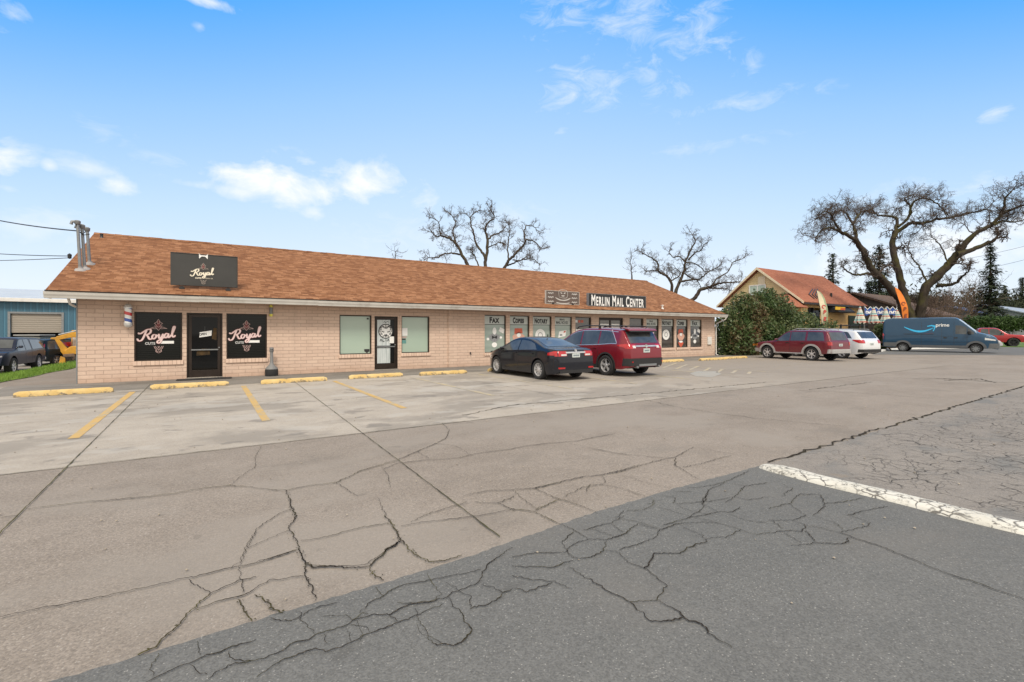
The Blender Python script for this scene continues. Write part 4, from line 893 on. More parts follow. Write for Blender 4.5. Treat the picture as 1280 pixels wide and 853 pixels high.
b.tube([m1, m1 + Vector((-.05, -.05, .22)), onY(100, 280, q.y)], .012, 5); b.build('cable_loop', M_black, label='loose cable loops between the service masts', cat='cable')
fb = roof_hit(87, 322.5); fb.z += .06
b = MB(); b.lathe([(0, -.1), (.05, -.08), (.06, .05), (0, .1)], 10, 'z', tuple(fb)); b.build('cable_anchor', M_black, label='dark cable anchor on the roof edge', cat='cable anchor')
wire([atD(-60, 313, 19), fb], .014, .05, label='upper thin cable meeting the roof edge', cat='cable')
wire([atD(-60, 326, 19), fb + Vector((0, 0, -.06))], .012, .04, label='lower thin cable meeting the roof edge', cat='cable')
q = roof_hit(828, 386); MB().lathe([(.1, -.05), (.07, .03), (.05, .04), (.05, .16), (.09, .17), (.09, .22), (0, .23)], 12, 'z', tuple(q)).build('roof_vent', M_white, label='small pale vent pipe low on the right roof slope', cat='vent')
q = roof_hit(127, 297); MB().lathe([(.08, -.05), (.05, .03), (.05, .12), (.07, .14), (0, .16)], 10, 'z', tuple(q)).build('roof_vent', M_black, label='small dark vent on the roof near the left ridge end', cat='vent')

# wheel stops
def stopmat():
    m, t, bs = newmat('chipped_yellow_concrete'); P = t.n('NewGeometry').outputs['Position']; sp = t.n('SeparateXYZ', Vector=P)
    n = t.noise(P, 7, 7, .7); lo = t.mrange(sp.outputs[2], .0, .1, .16, 0)
    k = t.mrange(t.math('SUBTRACT', n, lo), .34, .42)
    cc = t.mix(t.mrange(t.noise(P, 3, 4), .35, .65), (.57, .39, .14), (.63, .47, .22))
    setc(t, bs, 'Base Color', t.mix(k, t.mix(t.noise(P, 20, 3), (.12, .08, .04), (.3, .26, .2)), cc)); setc(t, bs, 'Roughness', .9); bump(t, bs, n, .5, .02); return m
M_stop = stopmat()
def wheel_stop(xa, xb, y, rz, lab, seed):
    r = random.Random(seed); n = 22; rows = []; ln = xb - xa
    prof = [(-.085, 0), (-.08, .05), (-.06, .115), (-.035, .13), (.035, .13), (.06, .115), (.08, .05), (.085, 0)]
    for i in range(n + 1):
        x = -ln / 2 + ln * i / n; k = .75 if i in (0, n) else 1
        rows.append([(x + r.uniform(-.004, .004), u * (k if v > .1 else 1) + r.uniform(-.005, .005), v * (k if v > .1 else 1) - (r.uniform(0, .03) if r.random() < .12 and v > .1 else 0)) for u, v in prof])
    b = MB().grid(rows); b.add(rows[0], [tuple(range(8))]); b.add(rows[-1], [tuple(range(8))])
    o = b.build('wheel_stop', M_stop, smooth=45, label=lab, cat='wheel stop', group='yellow wheel stops along the shop'); o.location = ((xa + xb) / 2, y, .008); o.rotation_euler.z = rz
labs = ['leftmost yellow wheel stop, in front of the left brick corner', 'yellow wheel stop in front of the barber door', 'yellow wheel stop in front of the smokers post', 'yellow wheel stop in front of the middle door', 'yellow wheel stop right of the middle door', None, None,
        'yellow wheel stop just right of the dark red car', 'yellow wheel stop at the right brick corner', 'yellow wheel stop beside the bush, farthest right']
for i, (x0, x1, yb) in enumerate([(18.5, 142, 494), (187.5, 286, 486.5), (326, 408, 478.6), (437, 504, 472.5), (524, 582, 468), (612, 655, 464.3), (690, 730, 460.5), (818, 856, 455.8), (874, 905, 450.2), (907, 935, 448.2)]):
    yy = 16.12
    a_, c_ = onY(x0, yb, yy), onY(x1, yb, yy)
    wheel_stop(a_.x, c_.x, yy + (.1 if i % 2 else -.05), R([.6, -.8, .5, 0, .8, 0, 0, 1, -1, 0][i]), labs[i] or ('yellow wheel stop in front of the dark sedan' if i == 5 else 'yellow wheel stop in front of the dark red car'), i)
# the white kerb strip in the foreground
def kerbmat():
    m, t, bs = newmat('crazed_white_paint'); P = t.n('NewGeometry').outputs['Position']
    wob = t.vmath('ADD', P, t.n('Mapping', Vector=t.n('TexNoise', Vector=P, Scale=5., Detail=4.).outputs['Color'], Scale=(.12, .12, .12)).outputs[0])
    ve = t.n('TexVoronoi', dict(feature='DISTANCE_TO_EDGE'), Vector=wob, Scale=8.)
    ln = t.math('MULTIPLY', t.mrange(ve.outputs['Distance'], .07, .02), t.mrange(t.noise(P, 4, 4), .40, .5))
    pt = t.math('MULTIPLY', t.mrange(t.noise(P, 20, 7, .75), .52, .58), t.mrange(t.noise(P, 3.5, 4), .40, .58))
    c = t.mix(t.mrange(t.noise(P, 2, 5), .35, .7), (.55, .53, .47), (.68, .66, .60)); c = t.mix(t.math('MAXIMUM', ln, pt), c, (.15, .14, .125))
    setc(t, bs, 'Base Color', c); setc(t, bs, 'Roughness', .8); bump(t, bs, t.math('ADD', t.noise(P, 40, 4), t.math('MULTIPLY', ln, -2.)), .4, .006); return m
rows = []; hw = .15
for i in range(60):
    y = EDGE_Y - .04 - i * .08; k = min(1, .62 + .4 * i / 2) if i < 2 else 1; x = XS - .02 + .012 * math.sin(i * .5)
    rows.append([(x + u * k + .008 * noise.noise(Vector((u * 9, y * 4, 0))), y, .004 + v * k + .004 * noise.noise(Vector((u * 20, y * 5, 3))) * (v > 0)) for u, v in [(-hw, 0), (-hw * .92, .022), (-hw * .6, .04), (0, .048), (hw * .6, .04), (hw * .92, .022), (hw, 0)]])
b = MB().grid(rows); b.add(rows[0], [tuple(range(7))]); b.build('painted_kerb_strip', kerbmat(), smooth=60, label='long white painted kerb strip with cracked paint in the foreground', cat='kerb')

# ------------------------------------------------------------------ vehicles : the body is lofted from a profile, a belt line and a plan curve
def interp(tab, x, smooth=False):
    if x <= tab[0][0]: return tab[0][1]
    for (a, u), (c, v) in zip(tab, tab[1:]):
        if x <= c:
            t = (x - a) / (c - a)
            return u + (v - u) * t
    return tab[-1][1]
def rounded(tab, n=2):
    """corner cutting so that the profile bends softly"""
    for _ in range(n):
        o = [tab[0]]
        for (a, u), (c, v) in zip(tab, tab[1:]): o += [(a * .8 + c * .2, u * .8 + v * .2), (a * .2 + c * .8, u * .2 + v * .8)]
        tab = o + [tab[-1]]
    return tab
class Car:
    def __init__(s, L, W, prof, belt, axles, rw, sill=.24, tumble=.3, arch=.06, nose=.16, tail=.1, nl=.9, tl=.35, crown=.07, shoulder=.04, bulge=.03, zmid=.62, bump_low=(.32, .3)):
        s.L, s.W = L, W; s.prof = rounded(prof); s.belt = rounded(belt, 1); s.ax = axles; s.rw = rw; s.sill, s.tumble, s.archr = sill, tumble, rw + arch
        s.nose, s.tail, s.nl, s.tl, s.crown, s.shoulder, s.bulge, s.zmid = nose, tail, nl, tl, crown, shoulder, bulge, zmid; s.x0, s.x1 = prof[0][0], prof[-1][0]; s.bl = bump_low
    def hw(s, x):
        h = s.W / 2; d = 0
        if x > s.x1 - s.nl: d = s.nose * ((x - s.x1 + s.nl) / s.nl) ** 2.4
        if x < s.x0 + s.tl: d = s.tail * ((s.x0 + s.tl - x) / s.tl) ** 2.2
        return h - d
    def zs(s, x):
        z = s.sill
        if x > s.x1 - .35: z = s.sill + (s.bl[1] - s.sill) * (x - s.x1 + .35) / .35
        if x < s.x0 + .35: z = s.sill + (s.bl[0] - s.sill) * (s.x0 + .35 - x) / .35
        for a in s.ax:
            if abs(x - a) < s.archr: z = max(z, s.rw + math.sqrt(s.archr ** 2 - (x - a) ** 2))
        return z
    def pars(s, x):
        zt = interp(s.prof, x); zb = min(interp(s.belt, x), zt - .02); w_ = s.hw(x); g = min(1, max(0, (zt - zb - .04) / .3))
        wb = w_ - s.bulge * ((zb - s.zmid) / .45) ** 2
        yr = wb - s.shoulder * (.6 + .4 * g) - s.tumble * max(0, zt - zb - .05) ; zr = zt - (.012 + (s.crown - .012) * g)
        if zr < zb: zr = zb + .4 * (zt - zb)
        return zt, zb, w_, wb, max(yr, .2), zr
    def side(s, x, z):
        zt, zb, w_, wb, yr, zr = s.pars(x)
        if z <= zb: return w_ - s.bulge * ((z - s.zmid) / .45) ** 2
        if z <= zr:
            t = (z - zb) / max(1e-6, zr - zb); ws = wb - s.shoulder
            return wb - s.shoulder * min(1, t * 6) + (yr - ws) * t if False else wb + (yr - wb) * t - 0
        if z <= zt: return yr * max(0, 1 - ((z - zr) / max(1e-6, zt - zr)) ** 2) ** .375
        return -1
    def section(s, x):
        zt, zb, w_, wb, yr, zr = s.pars(x); z0 = min(s.zs(x), zb - .01); pts = []
        for i in range(7): z = z0 + (zb - z0) * i / 6; pts.append((w_ - s.bulge * ((z - s.zmid) / .45) ** 2, z))
        for t in (.25, .5, .75, .95): pts.append((wb + (yr - wb) * t, zb + (zr - zb) * t))
        for i in range(1, 9):
            a = math.pi / 2 * i / 8; pts.append((yr * math.cos(a) ** .75, zr + (zt - zr) * math.sin(a)))
        pts[-1] = (0, zt)
        return pts
    def top(s, x, f): 
        zt, zb, w_, wb, yr, zr = s.pars(x); return Vector((x, f * yr, zr + (zt - zr) * math.sqrt(max(0, 1 - min(1, abs(f) ** (1 / .75)) ** 2))))
    def endx(s, y, z, rear=True):
        a = s.x0 if rear else s.x1; d = 1 if rear else -1; x = a
        for _ in range(400):
            if z <= interp(s.prof, x) and abs(y) <= s.side(x, max(z, s.zs(x))): return x
            x += d * .008
        return x
    def body(s, name, m, parent):
        xs = set()
        n = int(s.L / .06)
        for i in range(n + 1): xs.add(round(s.x0 + s.L * i / n, 4))
        for a in s.ax:
            for i in range(25): xs.add(round(a - s.archr * math.cos(math.pi * i / 24) * .9995, 4))
        for a in (s.x0, s.x1):
            for i in range(9): xs.add(round(a + (1 if a < 0 else -1) * .16 * (i / 8) ** 1.5, 4))
        xs = sorted(x for x in xs if s.x0 <= x <= s.x1); rows = []
        for x in xs:
            h = s.section(x); inn = [(h[0][0] - .09, h[0][1])]
            left = inn + h; rows.append([(x, y, z) for y, z in left] + [(x, -y, z) for y, z in reversed(left[:-1])])
        b = MB().grid(rows); k = len(rows[0])
        b.add(rows[0], [tuple(range(k))]); b.add(rows[-1], [tuple(range(k))])
        return b.build(name, m, parent, smooth=38)
    # solid little panels that follow the body
    def _panel(s, b, P, outer, inner):
        nx, nz = len(outer), len(outer[0]); b.grid(outer)
        edge = [(i, 0) for i in range(nx)] + [(nx - 1, j) for j in range(1, nz)] + [(i, nz - 1) for i in range(nx - 2, -1, -1)] + [(0, j) for j in range(nz - 2, 0, -1)]
        E_ = edge + [edge[0]]; b.grid([[outer[i][j] for i, j in E_], [inner[i][j] for i, j in E_]])
    def sidep(s, b, sg, xs, lo, hi, off=.006, nz=5, nx=14, inn=.015):
        out, inr = [], []
        for i in range(nx + 1):
            x = xs[0] + (xs[1] - xs[0]) * i / nx; a = lo(x) if callable(lo) else lo; c = hi(x) if callable(hi) else hi; c = max(c, a + .002)
            out.append([(x, sg * (s.side(x, a + (c - a) * j / nz) + off), a + (c - a) * j / nz) for j in range(nz + 1)])
            inr.append([(x, sg * (s.side(x, a + (c - a) * j / nz) - inn), a + (c - a) * j / nz) for j in range(nz + 1)])
        s._panel(b, None, out, inr)
    def endp(s, b, ys, lo, hi, off=.008, rear=True, ny=10, nz=4, inn=.03):
        d = -1 if rear else 1; out, inr = [], []
        for i in range(ny + 1):
            y = ys[0] + (ys[1] - ys[0]) * i / ny; a = lo(y) if callable(lo) else lo; c = hi(y) if callable(hi) else hi; r1, r2 = [], []
            for j in range(nz + 1):
                z = a + (c - a) * j / nz; x = s.endx(y, z, rear); r1.append((x + d * off, y, z)); r2.append((x - d * inn, y, z))
            out.append(r1); inr.append(r2)
        s._panel(b, None, out, inr)
    def topp(s, b, xs, f=.86, off=.007, nx=10, ny=10, taper=0.):
        out, inr = [], []
        for i in range(nx + 1):
            x = xs[0] + (xs[1] - xs[0]) * i / nx; r1, r2 = [], []
            for j in range(ny + 1):
                ff = -f + 2 * f * j / ny; p = s.top(x, ff); q = s.top(x + .02, ff) - s.top(x - .02, ff); nn = Vector((-q.z, 0, q.x)).normalized()
                r1.append(p + nn * off); r2.append(p - nn * .015)
            out.append(r1); inr.append(r2)
        s._panel(b, None, out, inr)
    def sidewin(s, sg, xa, xb, m, parent, lo=.035, hi=.05, name='window', slant=0):
        b = MB(); l = lambda x: s.pars(x)[1] + lo
        def h(x):
            v = s.pars(x)[5] - hi
            if slant and x < xa + slant: v = min(v, l(x) + .01 + (s.pars(xa + slant)[5] - hi - l(xa + slant)) * (x - xa) / slant)
            return v
        s.sidep(b, sg, (xa, xb), l, h); return b.build(name, m, parent, smooth=60)
    def chassis(s, parent):
        b = MB(); w_ = s.W / 2 - .27
        b.box(s.x0 + .25, s.x1 - .3, -w_, w_, s.sill + .02, s.rw * 2 + .12 if s.rw * 2 + .12 < .8 else .8)
        b.box(s.ax[0] + s.archr, s.ax[1] - s.archr, -s.W / 2 + .1, s.W / 2 - .1, s.sill - .02, s.sill + .08)
        b.box(s.x0 + .1, s.x0 + .5, -s.W / 2 + .2, s.W / 2 - .2, s.bl[0] - .03, s.bl[0] + .05)
        return b.build('underbody', M_rubber, parent)
WHEELS = {}
def wheel(parent, x, y, r, style, mrim=None):
    sg = 1 if y > 0 else -1; wd = .115 * (r / .33); key = (round(r, 3), style, sg)
    if key not in WHEELS:
        b = MB(); b.lathe([(r * .66, -wd * .85), (r * .8, -wd), (r * .93, -wd * .97), (r * .985, -wd * .75), (r, -wd * .4), (r, wd * .4), (r * .985, wd * .75), (r * .93, wd * .97), (r * .8, wd), (r * .66, wd * .85), (r * .64, 0)], 36, 'y', cap=False)
        ty = b.build('wheel', M_rubber, None, smooth=40)
        ri = r * .67; f = sg * wd * .72; b = MB()
        b.lathe([(ri, -wd * .8), (ri, sg * 0), (ri, f + sg * .012), (ri * .93, f + sg * .012), (ri * .9, f - sg * .01), (ri * .88, -sg * wd * .2)], 32, 'y', cap=False)
        n = {'five': 5, 'ten': 10, 'steel': 8, 'six': 6}[style]; sw = {'five': .17, 'ten': .1, 'steel': .22, 'six': .16}[style] * ri
        for k in range(n):
            a = 2 * math.pi * k / n; ca, sa = math.cos(a), math.sin(a); tw = .07 * ri if style == 'ten' else 0
            q = []
            for rr, hw_, ht in ((ri * .12, sw * .9, f - sg * .015), (ri * .93, sw * (.55 if style != 'five' else .8), f)):
                q.append([(sa * rr + ca * (hw_ + tw), ht, ca * rr - sa * (hw_ + tw)), (sa * rr - ca * (hw_ - tw), ht, ca * rr + sa * (hw_ - tw)), (sa * rr - ca * (hw_ - tw), ht - sg * .03, ca * rr + sa * (hw_ - tw)), (sa * rr + ca * (hw_ + tw), ht - sg * .03, ca * rr - sa * (hw_ + tw))])
            o = len(b.v); b.add(q[0] + q[1], [(0, 1, 5, 4), (1, 2, 6, 5), (2, 3, 7, 6), (3, 0, 4, 7), (4, 5, 6, 7), (0, 3, 2, 1)])
        b.lathe([(ri * .24, f - sg * .02), (ri * .22, f + sg * .006), (0, f + sg * .01)], 16, 'y', cap=False)
        rim = b.build('rim', mrim or M_alloy, ty, smooth=35)
        b = MB(); b.lathe([(ri * .9, -sg * wd * .1), (0, -sg * wd * .1)], 24, 'y', cap=False); b.lathe([(ri * .55, sg * wd * .15), (0, sg * wd * .15)], 20, 'y', cap=False); b.build('brake_disc', M_rubber, ty)
        WHEELS[key] = ty; o = ty
    else: o = copy_tree(WHEELS[key])
    o.parent = parent; o.location = (x, y, r); return o
def std_car(name, s, loc, heading, paint, label, cat, style='five', wins=(), ws=(), rg=None, rg_end=None, track=None, wheels='all', group=None, rimmat=None):
    t = empty(name, loc, heading, label=label, cat=cat, group=group)
    s.body('body', paint, t); s.chassis(t)
    for sg in (1, -1):
        for w_ in wins: s.sidewin(sg, *w_[:2], M_cglass, t, slant=w_[2] if len(w_) > 2 else 0)
        for ax in s.ax: wheel(t, ax, sg * (track or (s.W / 2 - .115)), s.rw, style, rimmat)
    b = MB(); s.topp(b, ws, .84); b.build('windshield', M_cglass, t, smooth=60)
    if rg: b = MB(); s.topp(b, rg, .8); b.build('rear_window', M_cglass, t, smooth=60)
    return t
def mirror_part(s, t, x, z, m):
    for sg in (1, -1):
        y = s.side(x, z); b = MB(); b.lathe([(0, -.1), (.06, -.08), (.075, 0), (.06, .07), (0, .09)], 12, 'y', (0, 0, 0)); b.box(-.02, .03, -.12 * sg, 0, -.05, -.02)
        o = b.build('mirror', m, t, smooth=50); o.location = (x, sg * (y + .1), z + .06); o.scale = (.8, 1, .85)
def seams(s, t, xs, z0, m, sgs=(1, -1)):
    b = MB()
    for sg in sgs:
        for x in xs: s.sidep(b, sg, (x - .005, x + .005), max(z0, s.zs(x) + .05), lambda v: s.pars(v)[1], .0025, 8, 1, .004)
    b.build('door_seam', m, t)
def handles(s, t, xs, z, m):
    for sg in (1, -1):
        for x in xs:
            b = MB(); y = s.side(x, z); b.box(x - .1, x + .1, sg * (y + .002) - .0, sg * (y + .03), z - .018, z + .018) if sg > 0 else b.box(x - .1, x + .1, -(y + .03), -(y + .002), z - .018, z + .018)
            b.build('handle', m, t, bevel=.006)
def plate(s, t, y0, y1, z0, z1, txt=None):
    b = MB(); x = min(s.endx(y, z) for y in (y0, y1) for z in (z0, z1)); b.box(x - .022, x + .02, y0, y1, z0, z1)
    p = b.build('license_plate', M_plate, t, bevel=.004)
    bb = MB()
    for i in range(6): yy = y0 + (y1 - y0) * (.14 + .13 * i); bb.box(x - .025, x - .0222, yy, yy + (y1 - y0) * .075, z0 + (z1 - z0) * .3, z0 + (z1 - z0) * .72)
    bb.build('plate_characters', plain('plate_ink', (.05, .08, .12), .5) if 'plate_ink' not in MATS else MATS['plate_ink'], p)

def dirxy(a): return Vector((math.cos(a), math.sin(a), 0))
def place(s, rear_contact, heading, left=True):
    """origin so that the near rear wheel touches the ground there"""
    f = dirxy(heading); lft = Vector((-f.y, f.x, 0)); sg = 1 if left else -1
    return Vector(rear_contact) - f * s.ax[0] - lft * sg * (s.W / 2 - .02)

GZ = .0045
# --- dark sedan
s = Car(4.52, 1.76, [(-2.26, .66), (-2.24, .93), (-2.17, 1.03), (-1.78, 1.07), (-1.60, 1.09), (-.78, 1.385), (-.3, 1.43), (.12, 1.425), (.45, 1.36), (1.2, 1.02), (1.5, .95), (1.95, .83), (2.18, .70), (2.26, .52)],
        [(-2.26, .88), (-1.8, .97), (-.9, .955), (.9, .87), (1.3, .83), (2.26, .6)], (-1.33, 1.34), .33, .2, .34, nose=.3, tail=.14, nl=1.0, tl=.5, bump_low=(.27, .22))
P_sed = carpaint('graphite_paint', (.008, .010, .017), .012, .25, .45)
hd = R(90.5)
t = std_car('dark_sedan', s, place(s, ground(672.5, 474.6), hd), hd, P_sed, 'dark graphite sedan parked nose in to the shop, seen from its tail', 'car', 'ten', wins=[(-.10, 1.0), (-1.22, -.17, .25)], ws=(.42, 1.16), rg=(-1.57, -.82))
seams(s, t, (-1.02, -.13, .98), .3, M_black); handles(s, t, (-.95, .05), .86, P_sed); mirror_part(s, t, .82, .93, P_sed)
for sg in (1, -1):
    b = MB(); y0, y1 = sorted((sg * .38, sg * .80)); s.endp(b, (y0, y1), .80, .965, .012); s.sidep(b, sg, (-2.13, -1.86), .83, lambda x: .955 - max(0, x + 2.05) * .25, .008)
    tl = b.build('taillight', M_lamp_red, t, smooth=50)
    b = MB(); y0, y1 = sorted((sg * .40, sg * .62)); s.endp(b, (y0, y1), .815, .865, .017); b.build('reverse_lamp', M_lamp_clear, tl, smooth=50)
    b = MB(); y0, y1 = sorted((sg * .50, sg * .74)); s.endp(b, (y0, y1), .40, .45, .05); b.build('reflector', M_lamp_red, t, smooth=50)
    b = MB(); y0, y1 = sorted((sg * .45, sg * .84)); s.endp(b, (y0, y1), .58, .7, .01, rear=False); b.build('headlight', M_lamp_clear, t, smooth=50)
b = MB(); s.endp(b, (-.42, .42), .895, .945, .016); b.build('chrome_strip', M_chrome, t, smooth=50)
b = MB(); b.lathe([(.025, 0), (.045, -.012), (.045, .012)], 12, 'x', (s.endx(0, .95) - .02, 0, .985)); b.build('badge', M_chrome, t)
plate(s, t, -.16, .16, .755, .885)
b = MB(); s.endp(b, (-.82, .82), .30, .70, .035, ny=16); b.build('rear_bumper', P_sed, t, smooth=50)
b = MB(); s.endp(b, (-.7, .7), .25, .36, .04); b.build('bumper_insert', M_rubber, t, smooth=50)
b = MB(); b.lathe([(0, -.1), (.02, -.08), (.02, 0)], 8, 'z', (-.75, 0, 1.5)); b.build('antenna', M_black, t)

# --- dark red three-row car beside it
s = Car(5.0, 1.95, [(-2.5, .68), (-2.485, 1.02), (-2.43, 1.14), (-2.16, 1.60), (-2.06, 1.69), (-1.3, 1.755), (-.2, 1.77), (.45, 1.70), (1.42, 1.17), (1.6, 1.13), (2.2, 1.03), (2.42, .86), (2.5, .6)],
        [(-2.5, 1.06), (-1.9, 1.17), (-1.0, 1.10), (1.2, 1.02), (1.6, .98), (2.5, .7)], (-1.42, 1.47), .375, .27, .24, nose=.3, tail=.18, nl=1., tl=.55, bump_low=(.36, .3), zmid=.72, arch=.055)
P_red = carpaint('crimson_paint', (.20, .012, .022), .03)
hd = R(90)
t = std_car('dark_red_car', s, place(s, ground(757, 469.6), hd), hd, P_red, 'dark red three row car with black roof rails beside the dark sedan', 'car', 'five', wins=[(.0, 1.2), (-.98, -.07), (-1.92, -1.05, .35)], ws=(.5, 1.36))
seams(s, t, (-1.02, -.03, 1.2), .4, M_black); handles(s, t, (-.85, .15), 1.0, P_red); mirror_part(s, t, 1.02, 1.1, P_red)
for sg in (1, -1):
    b = MB(); y0, y1 = sorted((sg * .52, sg * .90)); s.endp(b, (y0, y1), 1.0, 1.15, .014); s.sidep(b, sg, (-2.36, -1.98), lambda x: 1.02 + (x + 2.36) * .2, lambda x: 1.17 - (x + 2.36) * .1, .01)
    tl = b.build('taillight', M_lamp_red, t, smooth=50)
    b = MB(); y0, y1 = sorted((sg * .54, sg * .68)); s.endp(b, (y0, y1), 1.02, 1.11, .02); b.build('reverse_lamp', M_lamp_clear, tl, smooth=50)
    b = MB(); b.tube([(-1.95, sg * .70, 1.71), (-1.85, sg * .70, 1.80), (-.1, sg * .70, 1.84), (.35, sg * .69, 1.80), (.45, sg * .69, 1.71)], .024, 8)
    b.box(-.9, -.8, sg * .70 - .02, sg * .70 + .02, 1.70, 1.81); b.build('roof_rail', M_black, t, smooth=50)
    for a in s.ax:
        b = MB()
        for (r0, r1) in ((s.archr - .002, s.archr + .055),):
            n = 22; o1, o2 = [], []
            for i in range(n + 1):
                an = math.pi * (-.06 + 1.12 * i / n)
                for rr, lst in ((r0, o1), (r1, o2)):
                    x, z = a - rr * math.cos(an), s.rw + rr * math.sin(an); lst.append((x, sg * (s.side(x, z) + .012), z))
            b.grid([o1, o2]); b.grid([o1, [(x, y - sg * .05, z) for x, y, z in o1]]); b.grid([o2, [(x, y - sg * .02, z) for x, y, z in o2]])
        b.build('arch_trim', M_rubber, t)
    b = MB(); s.sidep(b, sg, (s.ax[0] + s.archr, s.ax[1] - s.archr), .27, .40, .012); b.build('sill_trim', M_rubber, t)
    b = MB(); s.sidep(b, sg, (-1.95, 1.2), lambda x: s.pars(x)[1] + .012, lambda x: s.pars(x)[1] + .032, .009, 1, 24); s.sidep(b, sg, (-1.92, .7), lambda x: s.pars(x)[5] - .05, lambda x: s.pars(x)[5] - .03, .008, 1, 24)
    s.sidep(b, sg, (-1.95, -1.58), lambda x: s.pars(x)[1] + .03 + (s.pars(-1.57)[5] - .07 - s.pars(-1.57)[1]) * (x + 1.95) / .35, lambda x: s.pars(x)[1] + .062 + (s.pars(-1.57)[5] - .07 - s.pars(-1.57)[1]) * (x + 1.95) / .35, .01, 1, 10); b.build('chrome_surround', M_chrome, t)
    b = MB(); y0, y1 = sorted((sg * .55, sg * .92)); s.endp(b, (y0, y1), .78, .92, .01, rear=False); b.build('headlight', M_lamp_clear, t, smooth=50)
    b = MB(); y0, y1 = sorted((sg * .55, sg * .78)); s.endp(b, (y0, y1), .52, .56, .055); b.build('reflector', M_lamp_red, t)
b = MB(); s.endp(b, (-.70, .70), 1.2, 1.60, .010, ny=14); b.build('rear_window', M_cglass, t, smooth=60)
b = MB(); b.prism([(-2.34, 1.61), (-2.05, 1.70), (-1.9, 1.755), (-2.28, 1.70), (-2.36, 1.64)], 'y', -.72, .72); b.build('spoiler', P_red, t, bevel=.01); b = MB(); b.box(-2.375, -2.30, -.70, .70, 1.585, 1.635); b.build('spoiler_lip', M_black, t, bevel=.008)
b = MB(); s.endp(b, (-.52, .52), 1.065, 1.115, .022); b.build('chrome_strip', M_chrome, t, smooth=50)
b = MB(); b.lathe([(.03, 0), (.06, -.012), (.06, .012)], 14, 'x', (s.endx(0, 1.09) - .03, 0, 1.09)); b.build('badge', M_chrome, t)
plate(s, t, -.16, .16, .86, 1.0)
b = MB(); s.endp(b, (-.93, .93), .40, .66, .06, ny=18); b.build('rear_bumper', M_rubber, t, smooth=50)
b = MB(); s.endp(b, (-.45, .45), .38, .46, .066); b.build('skid_plate', M_galv, t, smooth=50)
b = MB(); b.tube([(-2.42, -.55, .36), (-2.6, -.55, .36)], .04, 10); b.tube([(-2.42, .55, .36), (-2.6, .55, .36)], .04, 10); b.build('exhaust', M_galv, t)
b = MB(); b.tube([(s.endx(.1, 1.3) - .02, .05, 1.22), (s.endx(-.2, 1.27) - .02, -.3, 1.26)], .012, 6); b.build('rear_wiper', M_black, t)

# --- older maroon four-wheel-drive by the bush
s = Car(4.66, 1.78, [(-2.33, .62), (-2.32, 1.05), (-2.27, 1.12), (-2.1, 1.60), (-2.02, 1.68), (-1.2, 1.72), (.0, 1.72), (.3, 1.65), (.92, 1.13), (1.1, 1.09), (1.95, 1.01), (2.24, .88), (2.33, .6)],
        [(-2.33, 1.08), (-1, 1.08), (1.0, 1.03), (2.33, .85)], (-1.3, 1.42), .375, .40, .2, nose=.16, tail=.09, nl=.7, tl=.35, bump_low=(.45, .42), zmid=.75, arch=.085)
P_mar = carpaint('maroon_paint', (.15, .016, .026), .08); M_silver = plain('silver_cladding', (.42, .41, .40), .4, .06, 5, metal=.3)
hd = R(92)
g0, g1 = ground(1014.2, 451.2), ground(952.7, 447.7)
hd = math.atan2(g1.y - g0.y, g1.x - g0.x)
t = std_car('maroon_offroader', s, place(s, g0, hd), hd, P_mar, 'older maroon off roader with silver wheel arches in front of the bush', 'car', 'six', wins=[(.0, .85), (-.92, -.06), (-2.0, -1.04, .12)], ws=(.34, .9))
seams(s, t, (-.97, -.03, .98), .45, M_black); handles(s, t, (-.8, .12), .98, M_black); mirror_part(s, t, .78, 1.1, P_mar)
for sg in (1, -1):
    for a in s.ax:
        b = MB(); n = 22; o1, o2 = [], []
        for i in range(n + 1):
            an = math.pi * (-.12 + 1.24 * i / n)
            for rr, lst in ((s.archr - .004, o1), (s.archr + .095, o2)):
                x, z = a - rr * math.cos(an), s.rw + rr * math.sin(an); z = max(z, .36); lst.append((x, sg * (s.side(x, z) + .04), z))
        b.grid([o1, o2]); b.grid([o1, [(x, y - sg * .09, z) for x, y, z in o1]]); b.grid([o2, [(x, y - sg * .05, z) for x, y, z in o2]])
        b.build('wheel_arch', M_silver, t, smooth=40)
    b = MB(); b.box(s.ax[0] + .5, s.ax[1] - .5, sg * .86 - .07, sg * .86 + .09, .36, .42); b.build('running_board', M_silver, t, bevel=.015)
    b = MB(); y0, y1 = sorted((sg * .70, sg * .86)); s.endp(b, (y0, y1), .86, 1.05, .012, ny=5); s.sidep(b, sg, (-2.31, -2.2), .88, 1.05, .008); b.build('taillight', M_lamp_red, t, smooth=50)
    b = MB(); b.tube([(-1.85, sg * .62, 1.70), (-1.7, sg * .62, 1.77), (-.3, sg * .62, 1.78), (-.1, sg * .62, 1.71)], .02, 8); b.build('roof_rail', M_silver, t, smooth=50)
    b = MB(); y0, y1 = sorted((sg * .5, sg * .82)); s.endp(b, (y0, y1), .74, .9, .01, rear=False); s.sidep(b, sg, (2.14, 2.3), .76, .88, .01); b.build('headlight', plain('amber_lens', (.5, .2, .04), .2) if 'amber_lens' not in MATS else MATS['amber_lens'], t, smooth=50)
b = MB(); s.endp(b, (-.66, .66), 1.14, 1.58, .010, ny=14); b.build('rear_window', M_cglass, t, smooth=60)
b = MB(); s.endp(b, (-.86, .86), .44, .66, .07, ny=14); b.build('rear_bumper', M_silver, t, smooth=50)
b = MB(); s.endp(b, (-.84, .84), .40, .62, .06, rear=False, ny=14); b.build('front_bumper', M_silver, t, smooth=50)
plate(s, t, -.15, .15, .82, .95)
b = MB(); b.tube([(s.endx(.1, 1.2) - .02, .1, 1.12), (s.endx(-.2, 1.25) - .02, -.35, 1.2)], .012, 6); b.build('rear_wiper', M_black, t)

